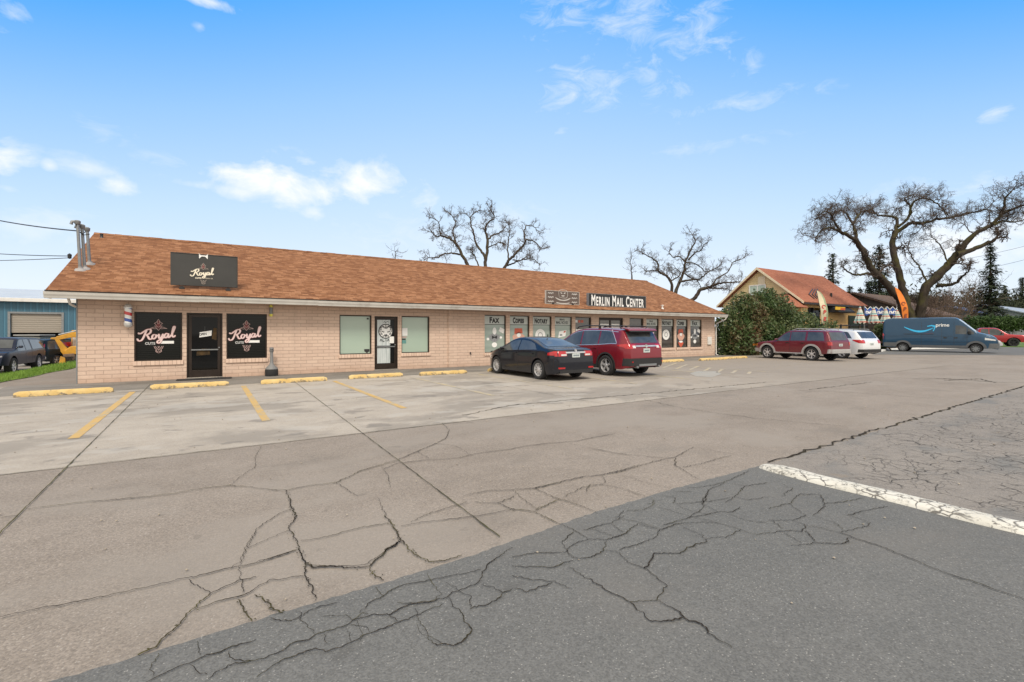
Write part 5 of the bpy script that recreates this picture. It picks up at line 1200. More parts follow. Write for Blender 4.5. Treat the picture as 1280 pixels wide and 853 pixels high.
# --- white car beside it
s = Car(5.0, 1.98, [(-2.5, .68), (-2.485, 1.0), (-2.43, 1.12), (-2.12, 1.60), (-2.02, 1.68), (-1.3, 1.75), (-.2, 1.77), (.45, 1.70), (1.3, 1.2), (1.5, 1.16), (2.2, 1.08), (2.42, .9), (2.5, .6)],
        [(-2.5, 1.06), (-1.9, 1.2), (-1.0, 1.15), (1.2, 1.06), (2.5, .8)], (-1.4, 1.46), .38, .28, .22, nose=.3, tail=.16, nl=1., tl=.5, bump_low=(.38, .3), zmid=.72, arch=.055)
P_wht = carpaint('white_car_paint', (.72, .73, .74), .04)
t = std_car('white_car', s, ground(1071, 448.5) + Vector((.55, 1.75, 0)), hd, P_wht, 'white family car parked beyond the maroon off roader', 'car', 'five', wins=[(.0, 1.1), (-.98, -.07), (-1.95, -1.05, .3)], ws=(.5, 1.26))
seams(s, t, (-1.02, -.03, 1.1), .4, M_black); handles(s, t, (-.85, .15), 1.03, P_wht); mirror_part(s, t, 1.0, 1.14, P_wht)
for sg in (1, -1):
    b = MB(); y0, y1 = sorted((sg * .62, sg * .92)); s.endp(b, (y0, y1), .93, 1.13, .014); s.sidep(b, sg, (-2.36, -2.0), lambda x: .93 + (x + 2.36) * .45, 1.14, .01); b.build('taillight', M_lamp_red, t, smooth=50)
    b = MB(); b.tube([(-1.95, sg * .74, 1.69), (-1.85, sg * .74, 1.76), (.0, sg * .74, 1.80), (.2, sg * .73, 1.74)], .02, 8); b.build('roof_rail', M_galv, t, smooth=50)
    b = MB(); s.sidep(b, sg, (s.ax[0] + s.archr, s.ax[1] - s.archr), .28, .42, .012); b.build('sill_trim', M_rubber, t)
b = MB(); s.endp(b, (-.74, .74), 1.22, 1.60, .010, ny=14); b.build('rear_window', M_cglass, t, smooth=60)
b = MB(); s.endp(b, (-.94, .94), .40, .58, .05, ny=16); b.build('rear_bumper', M_rubber, t, smooth=50)
plate(s, t, -.16, .16, .82, .95)

# --- dark blue delivery van
VK = 1.06
s = Car(6.36 * VK, 2.05, [(x * VK, z) for x, z in [(-3.18, .7), (-3.17, 2.2), (-3.14, 2.56), (-3.0, 2.72), (-2.6, 2.76), (.85, 2.76), (1.15, 2.68), (2.05, 1.68), (2.2, 1.57), (2.8, 1.38), (3.05, 1.2), (3.15, .85), (3.18, .5)]],
        [(-3.18 * VK, 1.5), (.9, 1.5), (1.5, 1.36), (2.2, 1.3), (3.18 * VK, 1.0)], (-2.06, 2.20), .345, .36, .1, nose=.3, tail=.05, nl=.95, tl=.2, crown=.11, bulge=.015, zmid=.9, arch=.09, bump_low=(.4, .3))
P_van = carpaint('van_blue_paint', (.015, .056, .108), .05, .35)
r0, r1 = ground(1128.4, 439.6), ground(1221.4, 441.6)
hd = math.atan2(r1.y - r0.y, r1.x - r0.x) - R(5)
M_vgrey = plain('dusty_grey_plastic', (.10, .105, .11), .7, .12, 5)
t = empty('delivery_van', place(s, r0, hd, False), hd, label='long dark blue delivery van with a light blue smile arrow and prime on its side', cat='van')
s.body('body', P_van, t); s.chassis(t)
for sg in (1, -1):
    for ax in s.ax: wheel(t, ax, sg * (s.W / 2 - .13), s.rw, 'steel', M_galv)
    b = MB(); s.sidep(b, sg, (1.08, 1.70), lambda x: 1.45 - (x - 1.0) * .03, lambda x: 2.1 - max(0, x - 1.35) * .35); b.build('window', M_cglass, t, smooth=60)
    b = MB(); s.sidep(b, sg, (1.76, 2.1), lambda x: 1.42, lambda x: min(2.0, s.pars(x)[5] - .08)); b.build('window', M_cglass, t, smooth=60)
    b = MB(); y0, y1 = sorted((sg * .84, sg * 1.0)); s.endp(b, (y0, y1), 1.0, 1.5, .014, ny=4); b.build('taillight', M_lamp_red, t, smooth=50)
    b = MB(); s.sidep(b, sg, (2.68, 3.24), lambda x: 1.0 - (x - 2.68) * .1, lambda x: min(1.28 - (x - 2.68) * .25, s.pars(x)[1] - .01), .008); b.build('headlight', M_lamp_clear, t, smooth=50)
    b = MB(); s.sidep(b, sg, (-3.3, s.ax[0] - s.archr - .02), .42, .74, .018); s.sidep(b, sg, (s.ax[0] + s.archr + .02, s.ax[1] - s.archr - .02), .38, .56, .018, nx=20); b.build('side_cladding', M_vgrey, t)
    for a in s.ax:
        b = MB(); n = 22; o1, o2 = [], []
        for i in range(n + 1):
            an = math.pi * (-.05 + 1.1 * i / n)
            for rr, lst in ((s.archr - .004, o1), (s.archr + .15, o2)):
                x, z = a - rr * math.cos(an), s.rw + rr * math.sin(an); z = max(z, .4); lst.append((x, sg * (s.side(x, z) + .02), z))
        b.grid([o1, o2]); b.grid([o1, [(x, y - sg * .08, z) for x, y, z in o1]]); b.grid([o2, [(x, y - sg * .03, z) for x, y, z in o2]])
        b.build('wheel_arch', M_vgrey, t, smooth=40)
    b = MB(); b.lathe([(0, -.12), (.09, -.1), (.11, 0), (.1, .12), (0, .16)], 12, 'z', (0, 0, 0)); b.box(-.03, .04, -.22 * sg if sg > 0 else 0, 0 if sg > 0 else .22, -.1, -.04); o = b.build('mirror', M_rubber, t, smooth=50); o.location = (1.86, sg * (s.side(1.86, 1.5) + .17), 1.52)
    b = MB()
    for x in (-.9, .3, 1.0, 1.73): s.sidep(b, sg, (x - .007, x + .007), .6, 2.4, .003, 8, 1, .004)
    s.sidep(b, sg, (-3.1, .93), 1.26, 1.275, .003, 1, 20, .004); s.sidep(b, sg, (-3.1, 2.4), .80, .815, .003, 1, 24, .004); s.sidep(b, sg, (-2.0, -.15), 1.42, 1.46, .02, 1, 6); b.build('body_seam', M_black, t)
    b = MB(); s.sidep(b, sg, (.4, .6), 1.12, 1.19, .025); s.sidep(b, sg, (1.0, 1.2), 1.12, 1.19, .025); b.build('handle', M_black, t)
b = MB(); s.topp(b, (1.28, 2.2), .95, ny=16, off=.012); b.build('windshield', plain('bright_windshield', (.42, .45, .46), .06, .1, 3, coat=.8), t, smooth=60)
b = MB(); s.endp(b, (-.96, .96), .36, .74, .05, rear=False, ny=14); b.build('front_bumper', M_vgrey, t, smooth=50)
b = MB(); s.endp(b, (-.7, .7), .74, 1.0, .02, rear=False, ny=14); b.build('grille', M_black, t, smooth=50)
M_smile = plain('light_blue_decal', (.03, .42, .72), .4, .06, 4)
def onside(x, z, off=.008): return (x, -(s.side(x, z) + off), z)
def decal(lines_lo_hi, name, m):
    b = MB(); lo, hi = lines_lo_hi; s2 = [[onside(x, z) for x, z in lo], [onside(x, z) for x, z in hi]]; s3 = [[(x, y + .006, z) for x, y, z in q] for q in s2]
    b.grid([s3[0], s2[0], s2[1], s3[1]]); return b.build(name, m, t)
lo, hi = [], []
for i in range(25):
    u = i / 24; x = -1.98 + 1.78 * u; zc = 2.02 - .40 * math.sin(math.pi * u * .84) + .10 * u; th_ = .02 + .13 * math.sin(math.pi * min(1, u * .92 + .04)) ** .8
    lo.append((x, zc - th_ * .75)); hi.append((x, zc + th_ * .25))
decal((lo, hi), 'smile_arrow', M_smile)
ax_, az_ = lo[-1][0], (lo[-1][1] + hi[-1][1]) / 2
decal(([(ax_ - .36, az_ + .10), (ax_ - .1, az_ + .15), (ax_ + .06, az_ + .06), (ax_ + .03, az_ - .1), (ax_ - .03, az_ - .24)], [(ax_ - .36, az_ + .16), (ax_ - .1, az_ + .24), (ax_ + .15, az_ + .18), (ax_ + .11, az_ - .05), (ax_ + .02, az_ - .26)]), 'arrow_tip', M_smile)
text_mesh('prime', .38, M_signw, t, None, bold=.003, sx=.92, align='LEFT', mapf=lambda x, y, z: onside(-.06 + x, 2.02 + y, .035 + z), name='prime_lettering', spacing=.96)

# --- red pickup and a silver car behind the van
s = Car(5.6, 1.95, [(-2.8, .7), (-2.79, 1.12), (-2.7, 1.15), (-.85, 1.15), (-.8, 1.2), (-.62, 1.78), (-.4, 1.84), (.5, 1.84), (.75, 1.76), (1.35, 1.25), (1.5, 1.2), (2.5, 1.12), (2.72, .98), (2.8, .6)], [(-2.8, 1.1), (2.8, 1.0)], (-1.75, 1.75), .40, .42, .2, nose=.16, tail=.04, nl=.6, tl=.2, bump_low=(.5, .45), zmid=.8, arch=.09)
P_pick = carpaint('bright_red_paint', (.34, .018, .022), .05)
hd = R(-70); f_ = dirxy(hd); g = ground(1262.8, 433.4) - f_ * s.ax[1] + Vector((-f_.y, f_.x, 0)) * (s.W / 2)
t_ = t = std_car('red_pickup', s, g, hd, P_pick, 'bright red pickup truck beyond the van at the right edge', 'pickup', 'six', wins=[(.1, 1.1), (-.55, .05, .08)], ws=(.78, 1.3), rimmat=M_rubber)
for sg in (1, -1):
    b = MB(); s.sidep(b, sg, (2.45, 2.76), .86, lambda x: min(1.04, s.pars(x)[1] - .01), .012); y0, y1 = sorted((sg * .6, sg * .92)); s.endp(b, (y0, y1), .84, 1.0, .012, rear=False); b.build('headlight', M_lamp_clear, t, smooth=50)
b = MB(); s.endp(b, (-.9, .9), .46, .72, .06, rear=False, ny=14); b.build('front_bumper', M_rubber, t, smooth=50); mirror_part(s, t, .95, 1.25, P_pick); t.scale = (1.14, 1.14, 1.14)
s = Car(4.4, 1.72, [(-2.2, .66), (-2.18, 1.0), (-2.0, 1.1), (-1.75, 1.4), (-1.4, 1.46), (.1, 1.47), (.4, 1.4), (1.1, 1.0), (1.3, .96), (2.0, .8), (2.2, .5)], [(-2.2, .95), (2.2, .7)], (-1.3, 1.32), .31, .24, .3, nose=.3, tail=.15, nl=.9, tl=.4)
P_sil = carpaint('silver_paint', (.5, .51, .52), .05)
t = std_car('silver_car', s, atD(1213, 440, 46.5).xy.to_3d(), R(-76), P_sil, 'silver car almost hidden behind the nose of the blue van', 'car', 'five', wins=[(-.1, .95), (-1.3, -.17, .2)], ws=(.4, 1.05))
mirror_part(s, t, .85, .98, P_sil)

# --- the yard on the left : pickup with a canopy, two dark cars, an excavator
YZ = -.5 + .008
s = Car(5.3, 1.80, [(-2.65, .72), (-2.64, 1.2), (-2.58, 1.3), (-2.3, 1.72), (-2.2, 1.78), (-.85, 1.80), (-.7, 1.82), (.55, 1.82), (.75, 1.74), (1.3, 1.24), (1.45, 1.2), (2.3, 1.12), (2.56, .98), (2.65, .6)], [(-2.65, 1.18), (2.65, 1.05)], (-1.6, 1.68), .41, .46, .2, nose=.16, tail=.05, nl=.6, tl=.2, bump_low=(.5, .48), zmid=.8, arch=.1)
P_navy = carpaint('navy_paint', (.010, .015, .034), .02, .3, .15, .12, 0)
g0 = ground(42.7, 462.6, YZ)
t = std_car('navy_pickup', s, Vector((g0.x - .78, g0.y - 1.55, YZ)), R(-93), P_navy, 'dark blue pickup with a windowed canopy parked behind the grass', 'pickup', 'six', wins=[(.2, 1.12), (-.58, .12, .06), (-2.3, -.75, .25)], ws=(.78, 1.26), rimmat=M_alloy)
for sg in (1, -1):
    b = MB(); y0, y1 = sorted((sg * .7, sg * .87)); s.endp(b, (y0, y1), .85, 1.15, .012, ny=4); b.build('taillight', M_lamp_red, t)
    b = MB(); s.sidep(b, sg, (-2.6, 1.5), 1.12, 1.145, .006, 1, 20); b.build('pale_stripe', M_galv, t)
seams(s, t, (-.65, .16, 1.2), .5, M_black)
b = MB(); b.box(-2.85, -2.6, -.85, .85, .52, .66); b.build('rear_bumper', M_chrome, t, bevel=.02); mirror_part(s, t, .95, 1.28, P_navy)
s = Car(4.5, 1.78, [(-2.25, .66), (-2.24, 1.05), (-2.18, 1.15), (-2.0, 1.55), (-1.9, 1.62), (-1.2, 1.68), (.2, 1.68), (.5, 1.6), (1.2, 1.12), (1.4, 1.06), (2.0, .98), (2.25, .6)], [(-2.25, 1.0), (2.25, .9)], (-1.25, 1.37), .33, .26, .26, nose=.25, tail=.12, nl=.8, tl=.4)
P_dk = carpaint('black_green_paint', (.008, .014, .016), .02, .3, .15, .12, 0)
g0 = ground(66, 457.5, YZ)
t = std_car('dark_hatchback', s, Vector((g0.x - .1, g0.y + 2.1, YZ)), R(62), P_dk, 'dark estate car with tall red tail lamps beside the excavator', 'car', 'five', wins=[(.0, 1.05), (-.95, -.07), (-1.9, -1.02, .2)], ws=(.55, 1.14))
for sg in (1, -1):
    b = MB(); y0, y1 = sorted((sg * .70, sg * .86)); s.endp(b, (y0, y1), .9, 1.5, .014, ny=4); b.build('taillight', M_lamp_red, t, smooth=50)
b = MB(); s.endp(b, (-.6, .6), 1.14, 1.52, .01); b.build('rear_window', M_cglass, t, smooth=60)
b = MB(); s.endp(b, (-.86, .86), .42, .66, .05); b.build('rear_bumper', M_vgrey, t, smooth=50)
s = Car(4.4, 1.8, [(-2.2, .66), (-2.19, 1.2), (-2.1, 1.7), (-2.0, 1.78), (-.2, 1.8), (.3, 1.76), (.75, 1.2), (.9, 1.14), (2.05, 1.08), (2.2, .6)], [(-2.2, 1.15), (2.2, 1.05)], (-1.3, 1.4), .38, .4, .1, nose=.1, tail=.05, nl=.5, tl=.2, zmid=.8)
t = std_car('boxy_offroader', s, Vector(atD(52, 440, 35)).xy.to_3d() + Vector((0, 0, YZ)), R(80), plain('drab_paint', (.05, .055, .05), .5), 'boxy drab off roader with a grey roof in front of the open roller door', 'car', 'six', wins=[(-.1, .62), (-1.1, -.17), (-2.0, -1.18)], ws=(.34, .72))
b = MB(); b.box(-2.0, .2, -.72, .72, 1.81, 1.9); b.build('roof_load', plain('grey_tarp', (.3, .3, .29), .8), t, bevel=.03)

M_exc = plain('machine_yellow', (.58, .29, .025), .55, .12, 3, dirt=((.2, .13, .06), .5))
ex = atD(89, 450, 30.5); t = empty('excavator', (ex.x + .6, ex.y, YZ), R(5), label='yellow mini excavator half hidden behind the brick corner', cat='excavator')
b = MB(); b.prism([(-1.15, .35), (-1.0, .12), (1.0, .12), (1.15, .35), (1.0, .62), (-1.0, .62)], 'y', -1.0, -.6); b.build('track', M_rubber, t, bevel=.04)
b = MB(); b.prism([(-1.15, .35), (-1.0, .12), (1.0, .12), (1.15, .35), (1.0, .62), (-1.0, .62)], 'y', .6, 1.0); b.build('track', M_rubber, t, bevel=.04)
b = MB(); b.prism([(-.9, .72), (1.1, .72), (1.25, 1.0), (1.1, 1.35), (-.6, 1.3), (-.9, 1.0)], 'y', -.85, .85); b.build('body', M_exc, t, bevel=.05)
b = MB(); b.box(-.62, .55, -.1, .8, .75, 2.45); cab = b.build('cab', M_exc, t, bevel=.06)
b = MB(); b.box(-.635, -.621, -.02, .72, .95, 2.3); b.box(-.55, .45, -.115, -.101, .95, 2.2); b.build('cab_window', M_lamp_clear, cab)
b = MB(); b.prism([(-1.12, .1), (-1.0, -.02), (-.8, .0), (-.82, .5), (-1.05, .62)], 'y', -1.2, .95); b.box(-.9, -.5, -.6, -.45, .3, .45); b.box(-.9, -.5, .4, .55, .3, .45); b.build('dozer_blade', M_exc, t, bevel=.02)
b = MB(); b.prism([(.3, 1.2), (.6, 1.25), (.1, 2.2), (-.5, 2.3), (-1.3, 2.0), (-1.3, 1.72), (-.5, 1.95), (.0, 1.85)], 'y', -.75, -.45); b.build('boom', M_exc, t, bevel=.03)
b = MB(); b.prism([(-1.62, 1.75), (-1.55, 1.92), (-1.3, 1.95), (-1.15, 1.8), (-.5, .7), (-.62, .5), (-.85, .55)], 'y', -.78, -.42); b.build('dipper_arm', M_exc, t, bevel=.03)
b = MB(); b.tube([(-.3, -.6, 2.4), (-1.2, -.6, 2.12)], .05, 8); b.build('hydraulic_ram', M_galv, t)
b = MB(); b.prism([(-.95, .75), (-.4, .8), (-.3, .45), (-.5, .2), (-.9, .3)], 'y', -1.0, -.2); b.build('bucket', M_wood, t, bevel=.02)
t.scale = (.94, .94, .9)

# ------------------------------------------------------------------ the yellow house behind the bush
HX = onY(1005, 377, 21.2).x; HEY = 21.2; HEZ = onY(1005, 377, HEY).z
pk = onX(946, 334.5, HX); HRY, HRZ = pk.y, pk.z
HX1 = onY(1085, 382, HEY).x; HBY = 2 * HRY - HEY; hsl = (HRZ - HEZ) / (HRY - HEY)
M_yel = plain('yellow_siding', (.72, .46, .19), .75, .06, 1.2); M_ysid = plain('cream_siding', (.56, .45, .24), .75, .06, 1.5)
def siding():
    m, t, bs = newmat('cream_lap_siding'); P = t.n('TexCoord').outputs['Object']; sp = t.n('SeparateXYZ', Vector=P)
    f = t.math('FRACT', t.math('MULTIPLY', sp.outputs[2], 5.)); c = t.mix(t.mrange(t.noise(P, 1.4, 5), .35, .7), (.60, .48, .25), (.68, .56, .32)); c = t.mix(t.mrange(f, .12, .0), c, (.28, .22, .12))
    setc(t, bs, 'Base Color', c); setc(t, bs, 'Roughness', .75); bump(t, bs, f, .6, .02); return m
M_lap = siding()
house = empty('yellow_house', ((HX + HX1) / 2, HRY, 0), label='yellow house with a brown gable roof and cream lap siding behind the bush', cat='house'); HO = Matrix.Translation(-Vector(house.location))
def hl(o): o.parent = house; o.matrix_parent_inverse = HO; return o
wx0, wx1, wy0, wy1 = HX + .45, HX1 - .45, HEY + .5, HBY - .5
b = MB(); zt = HEZ + .5 * hsl - .1
b.box(wx0 + .2, wx1, wy0, wy0 + .2, 0, HEZ - .05); b.box(wx0 + .2, wx1, wy1 - .2, wy1, 0, HEZ - .05); b.box(wx1 - .2, wx1 - .001, wy0 + .2, wy1 - .2, 0, HEZ - .05); hl(b.build('wall', M_yel))
b = MB(); b.prism([(wy0 - .002, 0), (wy1 + .002, 0), (wy1 + .002, zt - .12), (HRY, HRZ - .25), (wy0 - .002, zt - .12)], 'x', wx0, wx0 + .19); hl(b.build('gable_wall', M_lap))
b = MB()
b.prism([(HEY, HEZ), (HRY, HRZ), (HRY, HRZ - .16), (HEY, HEZ - .16)], 'x', HX, HX1); b.prism([(HBY, HEZ), (HRY, HRZ), (HRY, HRZ - .16), (HBY, HEZ - .16)], 'x', HX, HX1); rf = hl(b.build('roof', M_roof2))
b = MB()
for (ya, za) in ((HEY, HEZ), (HBY, HEZ)): b.prism([(ya, za - .18), (ya, za + .02), (HRY, HRZ + .02), (HRY, HRZ - .22)], 'x', HX - .05, HX - .002)
hl(b.build('rake_board', M_cream))
hl(MB().box(HX, HX1, HEY - .06, HEY + .0, HEZ - .24, HEZ - .06).build('fascia', M_bronze))
wv = onX(942, 363, HX); b = MB(); b.box(wx0 - .06, wx0 - .002, wv.y - .9, wv.y + .6, wv.z - .75, wv.z + .45); w0 = hl(b.build('window', M_blind)); b = MB()
for y0_, y1_, z0_, z1_ in ((-1.0, -.9, -.85, .55), (.6, .7, -.85, .55), (-.9, .6, -.85, -.75), (-.9, .6, .45, .55), (-.2, -.12, -.75, .45)): b.box(wx0 - .08, wx0 - .002, wv.y + y0_, wv.y + y1_, wv.z + z0_, wv.z + z1_)
b.build('frame', M_white, w0)
gv = onX(949, 350, HX); b = MB(); b.box(wx0 - .05, wx0 - .002, gv.y - .35, gv.y + .35, gv.z - .45, gv.z + .35); hl(b.build('attic_vent', M_cream))
# hipped porch roof on the gable side
pa, pb = onX(962, 379, HX - .2), onX(1007, 384, HX - .8)
b = MB(); px = HX - 3.0; y0_, y1_ = HEY - .2, HEY + 4.6; ze = HEZ - .55; zr_ = HEZ + .85
b.add([(px, y0_, ze), (px, y1_, ze), (wx0, y1_, ze), (wx0, y0_, ze), (wx0, y0_ + 1.7, zr_), (wx0, y1_ - 1.7, zr_)], [(0, 1, 5, 4), (3, 0, 4), (1, 2, 5), (0, 3, 2, 1), (2, 3, 4, 5)]); hl(b.build('porch_roof', M_roof2))
b = MB()
for y_ in (y0_ + .2, y1_ - .2): b.box(px + .15, px + .33, y_ - .09, y_ + .09, 0, ze)
hl(b.build('porch_post', M_cream))
b = MB(); b.box(HX - .4, HX + .0, HEY + .1, HEY + .6, HEZ - 1.1, HEZ - .3); hl(b.build('corner_trim', M_yel))
def hwin(name, xa, xb, ya, yb, m, off=.06, dep=.05, **kw):
    a_, c_ = onY(xa, (ya + yb) / 2, wy0), onY(xb, (ya + yb) / 2, wy0); zt_, zb_ = onY((xa + xb) / 2, ya, wy0).z, onY((xa + xb) / 2, yb, wy0).z
    return hl(MB().box(a_.x, c_.x, wy0 - off - dep, wy0 - .002, zb_, zt_).build(name, m, **kw))
wb_ = hwin('dark_doorway', 1010, 1023.5, 385, 408, M_glass); wb_['label'] = 'dark recessed doorway under the eave'
hwin('service_window', 1024, 1033, 405, 432, M_glass); 
hwin('poster_panel', 1060, 1078, 395, 430, plain('dark_green_panel', (.03, .05, .04), .5)); hwin('menu_board', 1063.5, 1072, 382.5, 385.5, M_signw)
# awning and small bright sign under the eave, stand-alone things fixed to the wall
def onhouse(name, xa, xb, ya, yb, m, d0, d1, **kw):
    a_, c_ = onY(xa, (ya + yb) / 2, wy0), onY(xb, (ya + yb) / 2, wy0); zt_, zb_ = onY((xa + xb) / 2, ya, wy0).z, onY((xa + xb) / 2, yb, wy0).z
    o = MB().box(a_.x, c_.x, wy0 - d1, wy0 - d0, zb_, zt_).build(name, m, bevel=.01, **kw); return o
a_ = onY(1034, 380, wy0); c_ = onY(1055, 381, wy0); zt_, zb_ = a_.z, onY(1040, 391, wy0).z
M_awn = plain('black_awning_cloth', (.02, .022, .028), .8)
MB().prism([(wy0 - .005, zt_), (wy0 - 1.0, zb_ + .12), (wy0 - 1.0, zb_), (wy0 - .005, zb_)], 'x', a_.x, c_.x).build('awning', M_awn, label='black awning over the serving hatch of the yellow house', cat='awning')
sg_ = empty('hatch_sign', onY(1049.5, 386, wy0 - .9), label='small yellow and red sign at the end of the black awning', cat='sign')
p_ = onY(1044, 383.5, wy0 - 1.02); q_ = onY(1056, 388, wy0 - 1.02)
o = MB().box(p_.x, q_.x, -.04, 0, q_.z, p_.z).build('panel', plain('yellow_sign', (.7, .42, .02), .5), sg_); o.location = Vector((0, wy0 - 1.02, 0)) - Vector(sg_.location)
o = MB().box((p_.x + q_.x) / 2, q_.x, -.05, -.041, q_.z, (p_.z + q_.z) / 2 + .05).build('red_panel', plain('red_sign', (.6, .1, .02), .5), sg_); o.location = Vector((0, wy0 - 1.02, 0)) - Vector(sg_.location)
# dark mural lines : bent rods on the roof slope
def hroof_hit(x, y, off=.0):
    k = (HOR - y) / FPX; q = C_ - S_ * ud(x); d = (HEZ + off - HEY * hsl - CAM_H) / (k - q * hsl); return atD(x, y, d)
b = MB()
for dx in (0, 4.2, 8): b.tube([hroof_hit(1017 + dx * .75 - 1, 361.5, .06), hroof_hit(1011 + dx, 368 + dx * .1, .06), hroof_hit(1018 + dx * .8, 373.5, .06)], .045, 6)
b.build('roof_rods', M_black, fix=False, label='dark bent rods forming chevrons low on the house roof', cat='ornament')
q = hroof_hit(1039, 371); b = MB(); b.lathe([(.1, -.1), (.1, .35), (.0, .36)], 10, 'z', tuple(q)); b.build('roof_vent', M_black, label='dark vent pipe on the yellow house roof', cat='vent')

# fence of black rails in front of the house
def rail_fence(name, p, q, h, nposts, lab, mid=True):
    p, q = Vector(p), Vector(q); t = empty(name, p, 0, label=lab, cat='fence'); d = q - p
    for i in range(nposts):
        c = d * i / (nposts - 1); MB().box(c.x - .06, c.x + .06, c.y - .06, c.y + .06, 0, h).build('post', M_black, t)
    b = MB()
    for z in ((h - .08, h - .55, .35) if mid else (h - .08, .3)): b.tube([Vector((0, 0, z)), d + Vector((0, 0, z))], .045, 6)
    n = int(d.length / .14)
    for i in range(n): c = d * i / n; b.tube([c + Vector((0, 0, .3)), c + Vector((0, 0, h - .1))], .012, 4, cap=False)
    b.build('rails', M_black, t)
rail_fence('rail_fence', onY(1013, 430, 19.4).xy.to_3d(), onY(1084, 430, 19.4).xy.to_3d(), onY(1040, 405.5, 19.4).z, 7, 'black rail fence in front of the yellow house')
rail_fence('rail_fence', onY(1085, 430, 19.4).xy.to_3d(), onY(1122, 430, 18.2).xy.to_3d(), 1.5, 6, 'black rail fence around the patio behind the van')

# folded striped parasols
def stripecloth():
    m, t, bs = newmat('striped_parasol_cloth'); P = t.n('TexCoord').outputs['Object']; sp = t.n('SeparateXYZ', Vector=P)
    f = t.math('FRACT', t.math('MULTIPLY', sp.outputs[2], 1.75)); c = t.ramp(f, [(0, (.62, .6, .5)), (.26, (.42, .05, .03)), (.42, (.62, .62, .52)), (.56, (.16, .33, .34)), (.74, (.62, .6, .5))]); c.node.color_ramp.interpolation = 'CONSTANT'
    an = t.math('SINE', t.math('MULTIPLY', t.math('ARCTAN2', sp.outputs[1], sp.outputs[0]), 8.)); c = t.mix(t.mrange(an, .55, .7, 0, .6), c, (.15, .3, .32))
    setc(t, bs, 'Base Color', c); setc(t, bs, 'Roughness', .85); return m
M_par = stripecloth()
for i, (px, yt, yb, dd, lab) in enumerate([(1075, 383.5, 404, 41.0, 'folded striped parasol at the corner of the yellow house'), (1092, 384, 404, 42.0, 'folded striped parasol in front of the blue banner, second from the house'), (1107, 385, 404, 43.0, 'folded striped parasol third from the house'), (1121, 386.5, 403, 44.5, 'folded striped parasol half hidden by the van')]):
    q = atD(px, 430, dd); zt_, zb_ = atD(px, yt, dd).z, atD(px, yb, dd).z; t = empty('parasol', (q.x, q.y, 0), label=lab, cat='parasol', group='folded parasols on the patio')
    b = MB(); n = 32; rows = []; H = zt_ - zb_
    for k in range(9):
        u = k / 8; rr = .05 + (.37 * u ** .9); rows.append([(rr * (1 + .22 * u * math.cos(8 * a)) * math.cos(a), rr * (1 + .22 * u * math.cos(8 * a)) * math.sin(a), zt_ - u * H + (.08 * math.cos(8 * a) if k == 8 else 0)) for a in [2 * math.pi * j / n for j in range(n + 1)]])
    b.grid(rows); b.build('canopy', M_par, t, smooth=50)
    b = MB(); b.tube([(0, 0, 0), (0, 0, zt_ + .1)], .035, 8); b.build('pole', M_wood, t); b = MB(); b.lathe([(0, 0), (.3, 0), (.28, .08), (.06, .12)], 16); b.build('base', M_black, t)
# blue banner with scalloped white edge
dd = 44.5; p_, q_ = atD(1080.5, 392, dd), atD(1121, 392, dd); t = empty('blue_banner', (p_.x, p_.y, 0), math.atan2(q_.y - p_.y, q_.x - p_.x), label='blue banner with a wavy white edge and white lettering behind the parasols', cat='banner')
ln = (q_ - p_).xy.length; zb_, zt_ = atD(1100, 394, dd).z, atD(1100, 385.5, dd).z
up = [(ln * i / 60, zt_ + .11 * math.cos(2 * math.pi * 5.8 * i / 60)) for i in range(61)]; dn = [(ln * i / 60, zb_ + .06 * math.cos(2 * math.pi * 5.8 * i / 60 + 1)) for i in range(61)]
b = MB(); b.grid([[(x, .0, z) for x, z in dn], [(x, -.03, z) for x, z in dn], [(x, -.03, z) for x, z in up], [(x, .0, z) for x, z in up], [(x, .0, z) for x, z in dn]]); b.build('cloth', plain('blue_cloth', (.02, .075, .3), .7), t)
b = MB(); b.grid([[(x, -.035, z - .02) for x, z in up], [(x, -.05, z - .02) for x, z in up], [(x, -.05, z + .045) for x, z in up], [(x, -.035, z + .045) for x, z in up]]); b.build('white_edge', M_signw, t)
b = MB(); r = random.Random(2)
for k in range(3):
    x0_ = ln * (.04 + .36 * k)
    for j in range(4): strokes(b, [[(0, .3), (.12, 0), (.25, .32)] if j % 2 else [(.05, 0), (.02, .3), (.22, .28), (.2, 0)]], .8, (x0_ + j * .2, zb_ + .1 + .05 * (j % 2)), .1, -.034)
b.build('white_lettering', M_signw, t)
b = MB(); b.tube([(0, .02, 0), (0, .02, zt_ + .3)], .04, 6); b.tube([(ln, .02, 0), (ln, .02, zt_ + .3)], .04, 6); b.build('pole', M_galv, t)
# patio furniture glimpsed between the parasols
t = empty('picnic_bench', atD(1101, 432, 40.5).xy.to_3d(), R(20), label='brown wooden picnic bench by the rear of the van', cat='bench')
MB().box(-1, 1, -.35, .35, .72, .78).build('table_top', M_wood, t)
for y_ in (-.75, .75): MB().box(-1, 1, y_ - .14, y_ + .14, .43, .48).build('seat', M_wood, t)
for x_ in (-.75, .75):
    b = MB(); b.prism([(-.75, 0), (-.65, 0), (-.2, .72), (-.3, .72)], 'x', x_ - .04, x_ + .04); b.prism([(.75, 0), (.65, 0), (.2, .72), (.3, .72)], 'x', x_ + .041, x_ + .12); b.box(x_ - .12, x_ - .045, -.9, .9, .36, .43); b.build('leg', M_wood, t)

